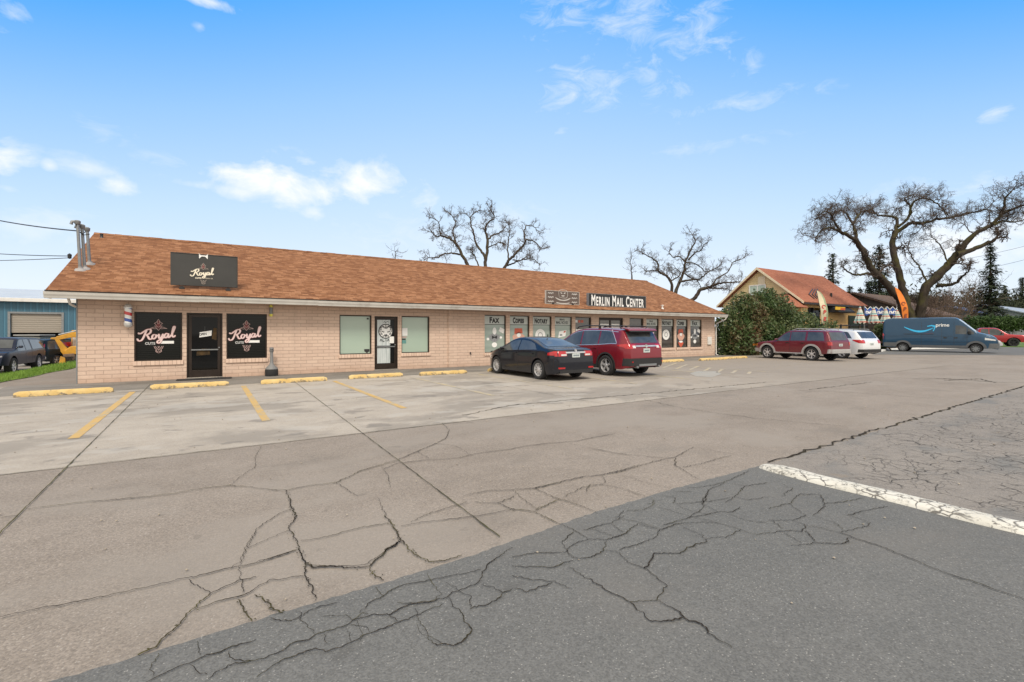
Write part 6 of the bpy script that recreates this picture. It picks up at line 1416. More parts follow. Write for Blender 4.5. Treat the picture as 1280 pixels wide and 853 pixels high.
# feather flags
def flag(base, h, wd, lean, c, edge, ink, txt, lab, hdg):
    t = empty('feather_flag', base, hdg, label=lab, cat='flag'); n = 24; L_, R_ = [], []
    z0 = h * .34
    for i in range(n + 1):
        u = i / n; z = z0 + (h - z0) * u; x = -lean * (z / h) ** 2; ww = wd * (.9 if u < .75 else .9 * math.sqrt(max(.0, 1 - ((u - .75) / .25) ** 2)) + .02); wob = .06 * math.sin(u * 9)
        L_.append((x, wob, z)); R_.append((x + ww, wob + .05 * math.sin(u * 7 + 1), z))
    ins = lambda P_, Q_, f: [tuple(a + (c_ - a) * f for a, c_ in zip(p, q)) for p, q in zip(P_, Q_)]
    fr = lambda P_, d: [(x, y - d, z) for x, y, z in P_]
    b = MB(); b.grid([fr(L_, -.006), fr(L_, .006), fr(R_, .006), fr(R_, -.006), fr(L_, -.006)]); cl = b.build('cloth', c, t, smooth=60)
    if edge:
        b = MB(); a1, a2 = ins(L_, R_, .78), ins(L_, R_, .98); b.grid([fr(a1, .006), fr(a1, .012), fr(a2, .012), fr(a2, .006)]); b.build('edge_band', edge, cl)
    k = len(txt)
    for j, ch in enumerate(txt):
        u = .74 - .62 * (j + .5) / k; i = int(u * n); x, y, z = ins(L_, R_, .5)[i]
        o = text_mesh(ch, (h - z0) * .62 / k * .8, ink, cl, (x, y - .03, z - (h - z0) * .3 / k), bold=.02, sx=1.0); o.rotation_euler = (R(90), R(8), 0)
    b = MB(); b.tube([(-lean * (z / h) ** 2 - .02, .0, z) for z in [h * i / 16 for i in range(17)]], [.03 - .02 * i / 16 for i in range(17)], 6); b.build('pole', M_black, t)
    return t
dd = 37; q = atD(1029, 430, dd); zt_ = atD(1022, 363, dd).z
flag((q.x, q.y, 0), zt_, .58, .5, plain('cream_flag', (.60, .54, .38), .7), plain('green_flag', (.28, .36, .22), .7), plain('red_flag_ink', (.5, .06, .05), .6), 'OPEN', 'cream feather flag with red letters in front of the yellow house', -YAW)
dd = 43; q = atD(1132, 432, dd); zt_ = atD(1119, 359, dd).z
t = flag((q.x, q.y, 0), zt_, .62, 1.0, plain('orange_flag', (.72, .20, .025), .65), None, plain('brown_flag_ink', (.22, .05, .02), .6), 'OPEN', 'orange feather flag with dark letters above the blue van', -YAW)
for za, lb in ((0, 'upper thin power cable right of the great oak'), (17, 'lower thin power cable right of the great oak')): wire([atD(1190, 327 + za, 62), atD(1340, 291 + za, 62)], .02, .3, label=lb, cat='cable')
# kerb at the planter
b = MB(); kp = [ground(*p) for p in ((1081, 443.5), (1100, 440), (1112, 437.6), (1140, 436.8), (1172, 436.2), (1200, 435.8))]
for a_, c_ in zip(kp, kp[1:]):
    nn = Vector((-(c_ - a_).y, (c_ - a_).x, 0)).normalized() * .11; b.add([a_ - nn, c_ - nn, c_ + nn, a_ + nn] + [p + Vector((0, 0, .14)) for p in (a_ - nn, c_ - nn, c_ + nn, a_ + nn)], [(0, 1, 5, 4), (1, 2, 6, 5), (2, 3, 7, 6), (3, 0, 4, 7), (4, 5, 6, 7)])
b.build('planter_kerb', M_signw, label='white painted kerb of the planter behind the van', cat='kerb')
sheet('grass_verge', [(70, 3), (130, -10), (130, 40), (72, 22)], .02, plain('grass_ground', (.09, .16, .03), .9, .3, 2, obj=False))

# brown roofed building and the pale metal roof beyond
def gable_building(name, x0, x1, y0, y1, ze, zr, mroof, mwall, along='x', over=.5, lab='', cat='building'):
    t = empty(name, ((x0 + x1) / 2, (y0 + y1) / 2, 0), label=lab, cat=cat); T = Matrix.Translation(-Vector(t.location))
    def L(o): o.parent = t; o.matrix_parent_inverse = T; return o
    L(MB().box(x0, x1, y0, y1, 0, ze).build('wall', mwall))
    b = MB()
    if along == 'x':
        ym = (y0 + y1) / 2; s_ = (zr - ze) / (ym - y0 + over)
        for ya in (y0 - over, y1 + over): b.prism([(ya, ze), (ym, zr), (ym, zr - .2), (ya, ze - .2)], 'x', x0 - over, x1 + over)
        L(MB().prism([(y0, ze), (y1, ze), (ym, zr - .25)], 'x', x0 + .01, x1 - .01).build('gable_wall', mwall))
    else:
        xm = (x0 + x1) / 2
        for xa in (x0 - over, x1 + over): b.prism([(xa, ze), (xm, zr), (xm, zr - .2), (xa, ze - .2)], 'y', y0 - over, y1 + over)
        L(MB().prism([(x0, ze), (x1, ze), (xm, zr - .25)], 'y', y0 + .01, y1 - .01).build('gable_wall', mwall))
    L(b.build('roof', mroof)); return t, L
def metalroof(name, c):
    m, t, bs = newmat(name); P = t.n('TexCoord').outputs['Object']; sp = t.n('SeparateXYZ', Vector=P)
    f = t.math('FRACT', t.math('MULTIPLY', t.math('ADD', sp.outputs[0], sp.outputs[1]), 1.6)); c1 = t.mix(t.mrange(f, .12, .05), c, tuple(v * .6 for v in c)); c1 = t.mix(t.mrange(t.noise(P, .6, 5), .4, .7, 0, .4), c1, tuple(v * .75 for v in c))
    setc(t, bs, 'Base Color', c1); setc(t, bs, 'Roughness', .45); bs.inputs['Metallic'].default_value = .3; bump(t, bs, t.mrange(f, .12, .05), .5, .03); return m
q_ = onX(1068, 365.5, 61)
gable_building('far_brown_building', 61, 70, q_.y - 6, q_.y + 6, q_.z - 2.7, q_.z, M_roof3, plain('dark_wall', (.12, .1, .09), .8), 'x', .6, 'brown roofed building beyond the patio, right of the yellow house')
q_, e_ = onX(1227, 380, 135), onX(1177, 395, 135)
gable_building('metal_roof_building', 135, 175, 2 * q_.y - e_.y, e_.y, e_.z, q_.z, metalroof('pale_metal_roof', (.38, .42, .46)), plain('grey_wall', (.3, .31, .32), .8), 'x', .8, 'building with a pale ribbed metal roof behind the hedge')
q_, e_ = onX(1183, 382.5, 125), onX(1150, 393, 125)
gable_building('blue_roof_building', 125, 145, 2 * q_.y - e_.y, e_.y, e_.z, q_.z, metalroof('blue_metal_roof', (.05, .085, .2)), plain('dark_blue_wall', (.12, .14, .18), .8), 'x', .8, 'building with a dark blue metal roof behind the bare oak')

# ------------------------------------------------------------------ the blue metal workshop behind the yard
BWY = 51.0; bx0, bx1 = -44.0, onY(93.5, 420, BWY).x + 2.4; bz = YZ
bez = onY(45, 374, BWY).z
shopb = empty('blue_workshop', ((bx0 + bx1) / 2, BWY + 8, bz), label='blue corrugated metal workshop with a half raised roller door', cat='building'); BT = Matrix.Translation(-Vector(shopb.location))
def bl(o): o.parent = shopb; o.matrix_parent_inverse = BT; return o
def corr(name, c, pitch, axis='x'):
    m, t, bs = newmat(name); P = t.n('TexCoord').outputs['Object']; sp = t.n('SeparateXYZ', Vector=P); v = sp.outputs[0] if axis == 'x' else sp.outputs[2]
    f = t.math('FRACT', t.math('DIVIDE', v, pitch)); k = t.mrange(t.math('ABSOLUTE', t.math('SUBTRACT', f, .5)), .12, .2)
    cc = t.mix(k, c, tuple(x * .72 for x in c)); cc = t.mix(t.mrange(t.noise(P, .9, 5), .4, .7, 0, .35), cc, tuple(x * .8 for x in c))
    setc(t, bs, 'Base Color', cc); setc(t, bs, 'Roughness', .5); bs.inputs['Metallic'].default_value = .15; bump(t, bs, k, .8, .03); return m
dd0, dd1 = onY(13, 410, BWY).x, onY(77, 410, BWY).x; dzt, dzb = onY(45, 392.5, BWY).z, onY(45, 416, BWY).z
b = MB(); wall_open(b, bx0, bx1, bz, bez, [[dd0, dd1, bz, dzt]], BWY, .2); b.box(bx1 - .2, bx1, BWY + .2, BWY + 16, bz, bez); b.box(bx0, bx0 + .2, BWY + .2, BWY + 16, bz, bez); b.box(bx0, bx1, BWY + 16, BWY + 16.2, bz, bez); bl(b.build('wall', corr('blue_corrugated', (.075, .19, .27), .36)))
bl(MB().box(dd0 + .02, dd1 - .02, BWY + .1, BWY + .15, dzb, dzt - .01).build('roller_door', corr('beige_roller_slats', (.42, .37, .31), .17, 'z')))
b = MB(); b.box(dd0 - .14, dd0 - .001, BWY - .05, BWY + .19, bz, dzt + .14); b.box(dd1 + .001, dd1 + .14, BWY - .05, BWY + .19, bz, dzt + .14); b.box(dd0, dd1, BWY - .05, BWY + .19, dzt + .001, dzt + .14); bl(b.build('door_frame', M_galv))
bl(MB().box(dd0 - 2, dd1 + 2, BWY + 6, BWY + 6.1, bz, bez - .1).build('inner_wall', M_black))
b = MB(); b.prism([(BWY - .35, bez - .05), (BWY + 8, bez + 1.25), (BWY + 8, bez + 1.1), (BWY - .35, bez - .2)], 'x', bx0 - .4, bx1 + .4); b.prism([(BWY + 16.5, bez - .05), (BWY + 8.001, bez + 1.25), (BWY + 8.001, bez + 1.1), (BWY + 16.5, bez - .2)], 'x', bx0 - .4, bx1 + .4); bl(b.build('roof', metalroof('white_metal_roof', (.55, .58, .6))))
bl(MB().box(bx0 - .4, bx1 + .45, BWY - .52, BWY - .36, bez - .26, bez + .02).build('gutter', M_white, bevel=.02))

# ------------------------------------------------------------------ grass strip on the slope
def leafmat(name, cols, rough=.6, trans=.25, sc=1.6, spec=.4, fine=9.):
    m, t, bs = newmat(name); P = t.n('NewGeometry').outputs['Position']
    f = t.math('ADD', t.math('MULTIPLY', t.noise(P, sc, 4, .6), .6), t.math('MULTIPLY', t.noise(P, fine, 2, .5), .4))
    n = len(cols); c = t.ramp(f, [(.36 + .28 * i / (n - 1), cc) for i, cc in enumerate(cols)])
    setc(t, bs, 'Base Color', c); setc(t, bs, 'Roughness', rough); bs.inputs['Specular IOR Level'].default_value = spec
    if trans:
        tr_ = t.n('BsdfTranslucent', Color=c); mx_ = t.n('MixShader', Fac=trans); t.t.links.new(bs.outputs[0], mx_.inputs[1]); t.t.links.new(tr_.outputs[0], mx_.inputs[2])
        o = [n_ for n_ in t.t.nodes if n_.type == 'OUTPUT_MATERIAL'][0]; t.t.links.new(mx_.outputs[0], o.inputs[0])
    return m
M_grass = leafmat('grass_blades', ((.11, .20, .03), (.19, .32, .05), (.27, .40, .08)), .7, .3, .8)
b = MB(); rows = []
edge = lambda y: -5.45 + .06 * math.sin(y * 1.7) + (y - 21) * .07
for j in range(28):
    y = 19.2 + j * .49; x1_ = edge(y); rows.append([(x1_ - 4.6 * k / 9 * (1 + .02 * j), y, terrain(x1_ - 4.6 * k / 9 * (1 + .02 * j), y) + .014) for k in range(10)])
b.grid(rows); b.build('grass_slope', plain('grass_soil', (.10, .16, .035), .95, .35, 3, obj=False), kind='structure')
b = MB(); r = random.Random(9)
for i in range(16000):
    y = 19.2 + 13.2 * r.random() ** 1.3; x = edge(y) - 4.5 * r.random(); h = r.uniform(.05, .16) * (1 + (y - 19) * .03); a = r.uniform(0, 6.28); wv = .009 * (1 + (y - 19) * .05); z = terrain(x, y) + .01
    ca, sa = math.cos(a), math.sin(a); lx, ly = r.uniform(-.06, .06), r.uniform(-.06, .06)
    b.add([(x - ca * wv, y - sa * wv, z), (x + ca * wv, y + sa * wv, z), (x + lx, y + ly, z + h)], [(0, 1, 2)])
b.build('grass', M_grass, fix=False, kind='stuff')

# ------------------------------------------------------------------ bare trees
def barkmat(name, c, moss, amt):
    m, t, bs = newmat(name); P = t.n('NewGeometry').outputs['Position']
    n1 = t.noise(t.n('Mapping', Vector=P, Scale=(1, 1, .35)).outputs[0], 5, 6, .7); n2 = t.noise(P, .8, 5, .6)
    cc = t.mix(t.mrange(n1, .35, .65), tuple(v * .6 for v in c), tuple(v * 1.3 for v in c))
    nz = t.n('SeparateXYZ', Vector=t.n('NewGeometry').outputs['Normal']).outputs[2]
    cc = t.mix(t.math('MULTIPLY', t.mrange(t.math('ADD', n2, t.math('MULTIPLY', nz, .12)), .48, .62), amt), cc, moss)
    setc(t, bs, 'Base Color', cc); setc(t, bs, 'Roughness', .95); bs.inputs['Specular IOR Level'].default_value = .2; bump(t, bs, n1, .8, .05); return m
M_bark = barkmat('mossy_bark', (.05, .04, .031), (.075, .07, .024), .7); M_bark2 = barkmat('grey_bark', (.07, .056, .046), (.08, .07, .034), .4); M_twig = plain('twigs', (.085, .066, .054), .95, .2, 3, spec=.2, obj=False); M_twig2 = plain('warm_twigs', (.12, .085, .065), .95, .2, 3, spec=.2, obj=False)
class Tree:
    def __init__(s, seed): s.r = random.Random(seed); s.T = MB(); s.K = MB()
    def rv(s): return Vector((s.r.gauss(0, 1), s.r.gauss(0, 1), s.r.gauss(0, 1)))
    def grow(s, p, d, L, rad, lev, maxlev, gn=.35, up=.1, droop=0., kids=(5, 4, 3), ratio=.5):
        n = max(3, min(8, int(L / .3))) if lev < maxlev else 4; P = [p.copy()]; dirs = []
        for i in range(n):
            bias = Vector((0, 0, up - droop * (lev - 1) * (i / n)))
            d = (d + s.rv() * gn + bias).normalized(); p = p + d * (L / n); P.append(p.copy()); dirs.append(d)
        rr = [rad * (1 - .68 * i / n) for i in range(n + 1)]
        s.K.tube(P, rr, 5 if lev == 1 else 3, cap=False)
        if lev < maxlev:
            k = kids[min(lev - 1, len(kids) - 1)]
            for j in range(k):
                u = .25 + .75 * (j + s.r.random()) / k; i = min(n - 1, int(u * n)); q = P[i].lerp(P[i + 1], min(1, u * n - i)) if i < n else P[-1]
                side = s.rv(); side = (side - dirs[i] * side.dot(dirs[i])); side = side.normalized() if side.length > 1e-3 else Vector((0, 0, 1))
                nd = (dirs[i] * s.r.uniform(.3, .9) + side * s.r.uniform(.6, 1.1)).normalized()
                s.grow(q, nd, L * ratio * s.r.uniform(.7, 1.25), rad * .56, lev + 1, maxlev, gn, up, droop, kids, ratio)
    def limb(s, P, r0, r1, spawn, L, maxlev=4, gn=.35, up=.12, droop=0., start=.2, kids=(5, 4, 3), jit=.25, tipgrow=True):
        Q = smooth_line(P, 5); m = len(Q); Q = [q + (s.rv() * jit * .12 if 0 < i < m - 1 else Vector((0, 0, 0))) for i, q in enumerate(Q)]
        R_ = [r0 + (r1 - r0) * (i / (m - 1)) ** .8 for i in range(m)]; s.T.tube(Q, [r * s.r.uniform(.92, 1.08) for r in R_], 8, cap=True)
        tot = sum((a - c).length for a, c in zip(Q, Q[1:])); nb = int(tot * spawn)
        for j in range(nb):
            u = start + (1 - start) * (j + s.r.random()) / nb; i = min(m - 2, int(u * (m - 1))); q = Q[i].lerp(Q[i + 1], u * (m - 1) - i); d = (Q[i + 1] - Q[i]).normalized()
            side = s.rv(); side = side - d * side.dot(d); side = side.normalized() if side.length > 1e-3 else Vector((0, 0, 1)); side.z += .15
            s.grow(q, (d * s.r.uniform(.2, .7) + side).normalized(), L * s.r.uniform(.5, 1.2) * (1 - .4 * u), max(.028, R_[i] * .3), 1, maxlev, gn, up, droop, kids)
        if tipgrow:
            for _ in range(3): s.grow(Q[-1], ((Q[-1] - Q[-2]).normalized() + s.rv() * .35).normalized(), L * .8, r1 * .8, 1, maxlev, gn, up, droop, kids)
    def finish(s, name, label, base, mb=None, mt=None, group=None):
        t = empty(name, base, 0, label=label, cat='tree', group=group); T = Matrix.Translation(-Vector(base))
        a = s.T.build('trunk', mb or M_bark, t, smooth=60, fix=False); c = s.K.build('crown', mt or M_twig, t, fix=False)
        for o in (a, c): o.matrix_parent_inverse = T
        return t
def px_limb(pts, dd, z=0.): # photo outline of a limb set at its own distance, bending gently in depth
    n = len(pts); return [atD(x, y, dd + z * (i / max(1, n - 1))) for i, (x, y) in enumerate(pts)]

dd = 45.0
t = Tree(21); gb = atD(1143, 434, dd); gb.z = 0
K_ = dict(droop=.36, up=.1, gn=.42, kids=(6, 5, 4))
t.limb([gb + Vector((0, 0, -.2)), atD(1142, 420, dd), atD(1140, 405, dd), atD(1134, 390, dd)], .62, .42, 0, 1, tipgrow=False)
t.limb(px_limb([(1139, 402), (1126, 376), (1118, 366), (1102, 348), (1092, 340), (1084, 325), (1075.5, 309), (1068, 299)], dd, -1.5), .42, .21, .8, 2.4, start=.45, tipgrow=False, **K_)
t.limb(px_limb([(1068, 299), (1054, 291.5), (1044, 287), (1037, 285), (1027, 289), (1020, 298)], dd - 1.5, -2), 0.18, 0.050, 3.9, 2.1, **K_)
t.limb(px_limb([(1069, 300), (1070.5, 292), (1065.5, 281), (1059, 269), (1051, 263), (1043, 266)], dd - 1.5, 1.5), 0.17, 0.042, 3.9, 2.2, **K_)
t.limb(px_limb([(1065.5, 281), (1072, 271), (1080, 264), (1090, 266)], dd - 1., 2.5), 0.12, 0.042, 3.9, 2.1, **K_)
t.limb(px_limb([(1049, 289), (1042, 276), (1037, 266), (1028, 266), (1020, 274)], dd - 2, -2), 0.11, 0.034, 3.7, 1.8, **K_)
t.limb(px_limb([(1094, 343), (1082, 342), (1070.5, 344), (1059, 339), (1054, 333)], dd - .5, -2), 0.15, 0.042, 1.8, 1.1, **K_)
t.limb(px_limb([(1141, 402), (1130, 369), (1125, 345), (1118, 322), (1116, 302), (1120, 290)], dd, 1), .38, .24, .6, 2.2, start=.5, tipgrow=False, **K_)
t.limb(px_limb([(1120, 291), (1139, 279), (1150, 280), (1170, 275), (1190, 272), (1210, 267), (1233, 262)], dd + 1, -2.5), 0.20, 0.059, 3.6, 2.1, **K_)
t.limb(px_limb([(1119, 290), (1121, 274), (1113, 271), (1098, 269), (1088, 262), (1078, 268)], dd + 1, 2.5), 0.17, 0.042, 3.6, 2.1, **K_)
t.limb(px_limb([(1122, 284), (1136, 271), (1138, 259), (1131, 249), (1140, 244)], dd + 1, 1.5), 0.14, 0.042, 3.9, 2.0, **K_)
t.limb(px_limb([(1136, 271), (1142, 253), (1158, 248), (1175, 258), (1186, 270)], dd + .6, -2.5), 0.12, 0.042, 3.9, 2.0, **K_)
t.limb(px_limb([(1143, 405), (1150, 393), (1156, 363), (1170, 347), (1186, 331), (1196, 319), (1204, 307)], dd, -2), .42, .32, .7, 2., start=.4, tipgrow=False, **K_)
t.limb(px_limb([(1204, 308), (1219, 292), (1241, 280), (1253, 266), (1256, 250), (1264, 240)], dd - 2, -2), 0.25, 0.050, 3.6, 2.1, **K_)
t.limb(px_limb([(1253, 267), (1269, 260), (1285, 254), (1300, 240)], dd - 3, -2), 0.14, 0.050, 3.7, 2.1, **K_)
t.limb(px_limb([(1241, 281), (1255, 277), (1268, 278), (1290, 272)], dd - 3, 1), 0.12, 0.042, 3.6, 2.1, **K_)
t.limb(px_limb([(1197, 318), (1216, 312), (1233, 305), (1244, 299)], dd - 2, -1), .26, .12, .5, 1.2, **K_)
t.limb(px_limb([(1171, 356), (1180, 357), (1192, 355), (1202, 347), (1211, 339)], dd - 1.5, -2), 0.21, 0.059, 1.6, 1.3, **K_)
t.limb(px_limb([(1185, 333), (1180, 315), (1172, 303), (1165, 297)], dd - 1.5, 1), 0.08, 0.034, 2.2, 1.6, **K_)
t.limb(px_limb([(1160, 357), (1150, 335), (1142, 325), (1135, 310)], dd - 1, 2), .1, .04, 1.6, 2., **K_)
t.finish('oak_tree', 'huge bare spreading oak with mossy leaning limbs behind the blue van', gb)

q1 = lambda *p: [(525 + x / 7.758, 255 + y / 7.758) for x, y in p]
dd = 47.0; t = Tree(5); gb = atD(609, 470, dd); gb.z = 0; K1 = dict(gn=.45, up=.1, kids=(5, 4, 3))
t.limb([gb + Vector((0, 0, -.2)), atD(609, 420, dd), atD(608, 375, dd)], .6, .5, 0, 1, tipgrow=False)
for pts, dz, r0, r1, st in [([(640, 900), (540, 760), (460, 590), (410, 500), (370, 420), (330, 370), (270, 330), (200, 310), (165, 320), (120, 280)], -2, .27, .05, .4), ([(370, 420), (340, 340), (320, 260), (345, 190), (320, 130), (290, 100)], 1, .13, .04, .2), ([(390, 490), (300, 480), (210, 490), (170, 525), (80, 520)], -3, .13, .04, .2), ([(200, 310), (185, 230), (185, 180), (130, 140)], -2, .08, .03, .1),
                        ([(645, 900), (630, 600), (650, 480), (655, 350), (635, 270), (650, 200), (720, 130), (690, 70)], 0, .27, .05, .5), ([(655, 350), (720, 300), (790, 265), (830, 220)], 2, .13, .04, .2), ([(660, 425), (710, 400), (770, 375), (830, 390)], -2, .09, .03, .2), ([(640, 540), (600, 470), (550, 400), (530, 330), (505, 240), (490, 150), (510, 110), (560, 70)], 2, .19, .04, .3), ([(490, 140), (440, 90), (400, 100)], 0, .07, .03, .1),
                        ([(650, 900), (720, 780), (820, 620), (870, 540), (930, 480), (1000, 400), (1030, 350), (1100, 360), (1170, 430)], -2, .27, .04, .45), ([(1020, 360), (1010, 270), (1040, 210), (1100, 220), (1140, 260)], 1, .1, .03, .1), ([(850, 600), (930, 565), (1010, 535), (1100, 545), (1160, 590)], -3, .11, .03, .2), ([(860, 540), (850, 440), (860, 330), (870, 250), (850, 180)], 2, .11, .03, .2), ([(900, 545), (990, 545), (1040, 500)], 2, .08, .03, .1), ([(600, 800), (565, 600), (540, 530), (520, 490), (490, 440)], 3, .12, .04, .5)]:
    t.limb(px_limb(q1(*pts), dd, dz), r0 * .78, r1, 2.5, 1.25, start=st, **K1)
t.finish('bare_tree', 'bare rounded tree rising over the middle of the shop roof', gb, M_bark2, M_twig)
q2 = lambda *p: [(770 + x / 7.53, 285 + y / 7.53) for x, y in p]
dd = 54.0; t = Tree(8); gb = atD(846, 450, dd); gb.z = 0; K2 = dict(gn=.42, up=.12, kids=(5, 4, 3))
t.limb([gb + Vector((0, 0, -.2)), atD(846, 410, dd), atD(845, 385, dd)], .7, .55, 0, 1, tipgrow=False)
for pts, dz, r0, r1, st in [([(560, 760), (530, 600), (515, 500), (460, 445), (400, 410), (390, 330), (330, 280), (250, 240)], -2, .26, .05, .3), ([(565, 760), (560, 610), (600, 510), (640, 400), (650, 320), (700, 220), (745, 130), (720, 70)], 1, .3, .05, .3), ([(650, 320), (590, 270), (540, 280), (500, 230)], 2, .12, .04, .1), ([(680, 300), (740, 240), (790, 220), (830, 160)], -2, .12, .04, .1), ([(660, 325), (770, 350), (840, 410), (900, 400)], 1, .11, .04, .1),
                        ([(580, 770), (730, 670), (790, 590), (880, 560), (950, 530), (1050, 515), (1160, 510)], -3, .34, .05, .4), ([(900, 545), (960, 470), (1050, 420), (1100, 330), (1190, 290)], 1, .14, .04, .1), ([(880, 570), (1000, 570), (1080, 590)], 2, .12, .04, .1), ([(600, 510), (700, 490), (790, 480), (850, 430), (960, 370)], -2, .17, .04, .1), ([(515, 500), (570, 470), (610, 430), (560, 380)], 2, .12, .04, .1), ([(650, 430), (700, 470), (760, 490), (800, 560)], 3, .1, .04, .1), ([(400, 410), (330, 400), (280, 420)], -1, .1, .04, .1)]:
    t.limb(px_limb(q2(*pts), dd, dz), r0 * .78, r1, 2.6, 1.45, start=st, **K2)
t.finish('bare_tree', 'dense bare tree between the shop roof and the yellow house', gb, M_bark2, M_twig)
for k, (px, yt, dd_, lab) in enumerate([(789, 326, 60, 'thin bare treetop just left of the dense bare tree'), (495, 315, 58, 'tiny bare treetop showing above the roof left of the rounded tree')]):
    t = Tree(30 + k); gb = atD(px + 2, 450, dd_); gb.z = 0
    t.limb([gb, atD(px + 2, 400, dd_), atD(px + 1, 352, dd_), atD(px, (yt + 352) / 2, dd_), atD(px - 1, yt, dd_)], .2, .03, .9, 1.6, start=.62, gn=.4, up=.15, kids=(4, 3, 2)); t.finish('bare_tree', lab, gb, M_bark2, M_twig)
# ------------------------------------------------------------------ foliage
def leaves(b, n, ells, size, r, aspect=.5, shell=.45, flat=0.):
    tot = sum(e[1][0] * e[1][1] * e[1][2] for e in ells)
    for (c, rad) in ells:
        k = int(n * rad[0] * rad[1] * rad[2] / tot)
        for i in range(k):
            v = Vector((r.gauss(0, 1), r.gauss(0, 1), r.gauss(0, 1))).normalized(); u = shell + (1 - shell) * r.random() ** .6
            lump = 1 + .28 * noise.noise(Vector((v.x * 2.3 + c[0], v.y * 2.3 + c[1], v.z * 2.3))) + .18 * noise.noise(Vector((v.x * 6 + c[0], v.y * 6, v.z * 6 + c[1])))
            p = Vector(c) + Vector((v.x * rad[0], v.y * rad[1], v.z * rad[2])) * u * lump
            if p.z < .02: p.z = abs(p.z) * .3 + .03
            a = Vector((r.gauss(0, 1), r.gauss(0, 1), r.gauss(0, 1) - flat)).normalized(); q = a.orthogonal().normalized(); sz = size * r.uniform(.6, 1.4)
            q = (q * math.cos(r.uniform(0, 6.28)) + a.cross(q) * math.sin(r.uniform(0, 6.28))).normalized(); a *= sz; q *= sz * aspect
            b.add([p - a, p + q * .9, p + a, p - q * .9], [(0, 1, 2, 3)])
M_phot = leafmat('photinia_leaves', ((.035, .065, .02), (.055, .10, .03), (.09, .13, .045), (.14, .115, .055), (.19, .09, .055)), .45, .2, .75)
M_oliv = leafmat('olive_leaves', ((.04, .065, .024), (.07, .105, .038), (.11, .14, .055), (.19, .20, .11)), .45, .2, .8)
def pe(px, py, d, rx, rz, ry=None):
    k = d / FPX; return (atD(px, py, d), (rx * k, (ry or rx * .8) * k, rz * k))
def shrub(name, lab, ells, n, size, m, seed, stems=7, ms=None):
    r = random.Random(seed); c = sum((Vector(e[0]) for e in ells), Vector()) / len(ells); base = Vector((c.x, c.y, 0)); t = empty(name, base, 0, label=lab, cat='shrub'); T = Matrix.Translation(-base)
    b = MB(); leaves(b, n, ells, size, r); a = b.build('leaves', m, t, fix=False)
    b = MB()
    for i in range(stems):
        e = ells[i % len(ells)]; p = Vector((base.x + r.uniform(-.8, .8), base.y + r.uniform(-.4, .4), -.05)); q = Vector(e[0]); b.tube([p, p.lerp(q, .5) + Vector((r.uniform(-.2, .2), r.uniform(-.2, .2), .2)), q], [.06, .045, .02], 6)
    s_ = b.build('stem', ms or M_bark2, t); a.matrix_parent_inverse = T; s_.matrix_parent_inverse = T; return t
shrub('photinia_shrub', 'big dark evergreen bush with reddish leaves against the right end of the shops', [pe(908, 412, 32.5, 17, 30), pe(906, 434, 32.5, 15, 16), pe(930, 396, 33.5, 26, 28), pe(926, 425, 32.5, 30, 24), pe(950, 388, 34.5, 24, 25), pe(950, 418, 33.5, 28, 28)], 17000, .115, M_phot, 1)
shrub('olive_shrub', 'lighter olive green bush right of the reddish bush and behind the maroon off roader', [pe(972, 394, 35, 25, 25), pe(985, 418, 34.5, 28, 26), pe(1004, 408, 36, 22, 19), pe(1022, 424, 36, 17, 19), pe(1034, 430, 36, 13, 16), pe(1037, 414, 36.5, 12, 15), pe(960, 372, 35.5, 14, 12)], 12000, .115, M_oliv, 2)
M_hedge = leafmat('hedge_leaves', ((.025, .05, .012), (.045, .085, .02), (.075, .13, .035)), .5, .2, 1.2)
ells = [pe(1212 + 8 * i, 404 + (i % 2), 60, 8, 9.5, 9) for i in range(14)]
shrub('clipped_hedge', 'clipped green hedge behind the red pickup', ells, 9000, .16, M_hedge, 3, 8)
r = random.Random(6)
shrub('planter_plant', 'low green plant by the bench in the planter', [pe(1096, 434, 40, 4, 4), pe(1103, 433, 40.2, 4, 3.5)], 500, .09, M_hedge, 4, 2); shrub('planter_plant', 'leafy dark green bush in the patio between the parasol poles', [pe(1099, 412, 41, 8, 7), pe(1102, 420, 41, 8, 8)], 900, .1, M_oliv, 5, 3)
for k, (px, yt, d_, lab) in enumerate([(1160, 365, 47, 'bare twiggy shrub behind the middle of the blue van'), (1143, 372, 46, 'bare twiggy shrub at the foot of the great oak'), (1178, 372, 49, 'bare twiggy shrub right of the oak trunk')]):
    t = Tree(50 + k); gb = atD(px, 432, d_); gb.z = 0; H = atD(px, yt, d_).z
    for i in range(9): t.grow(gb + Vector((t.r.uniform(-.7, .7), t.r.uniform(-.7, .7), 0)), Vector((t.r.uniform(-.35, .35), t.r.uniform(-.35, .35), 1)).normalized(), H * t.r.uniform(.6, 1), .035, 1, 3, .22, .15, 0, (7, 4), .4)
    t.T.tube([gb + Vector((0, 0, -.05)), gb + Vector((0, 0, .5))], [.12, .08], 6); t.finish('bare_shrub', lab, gb, M_bark2, M_twig2)
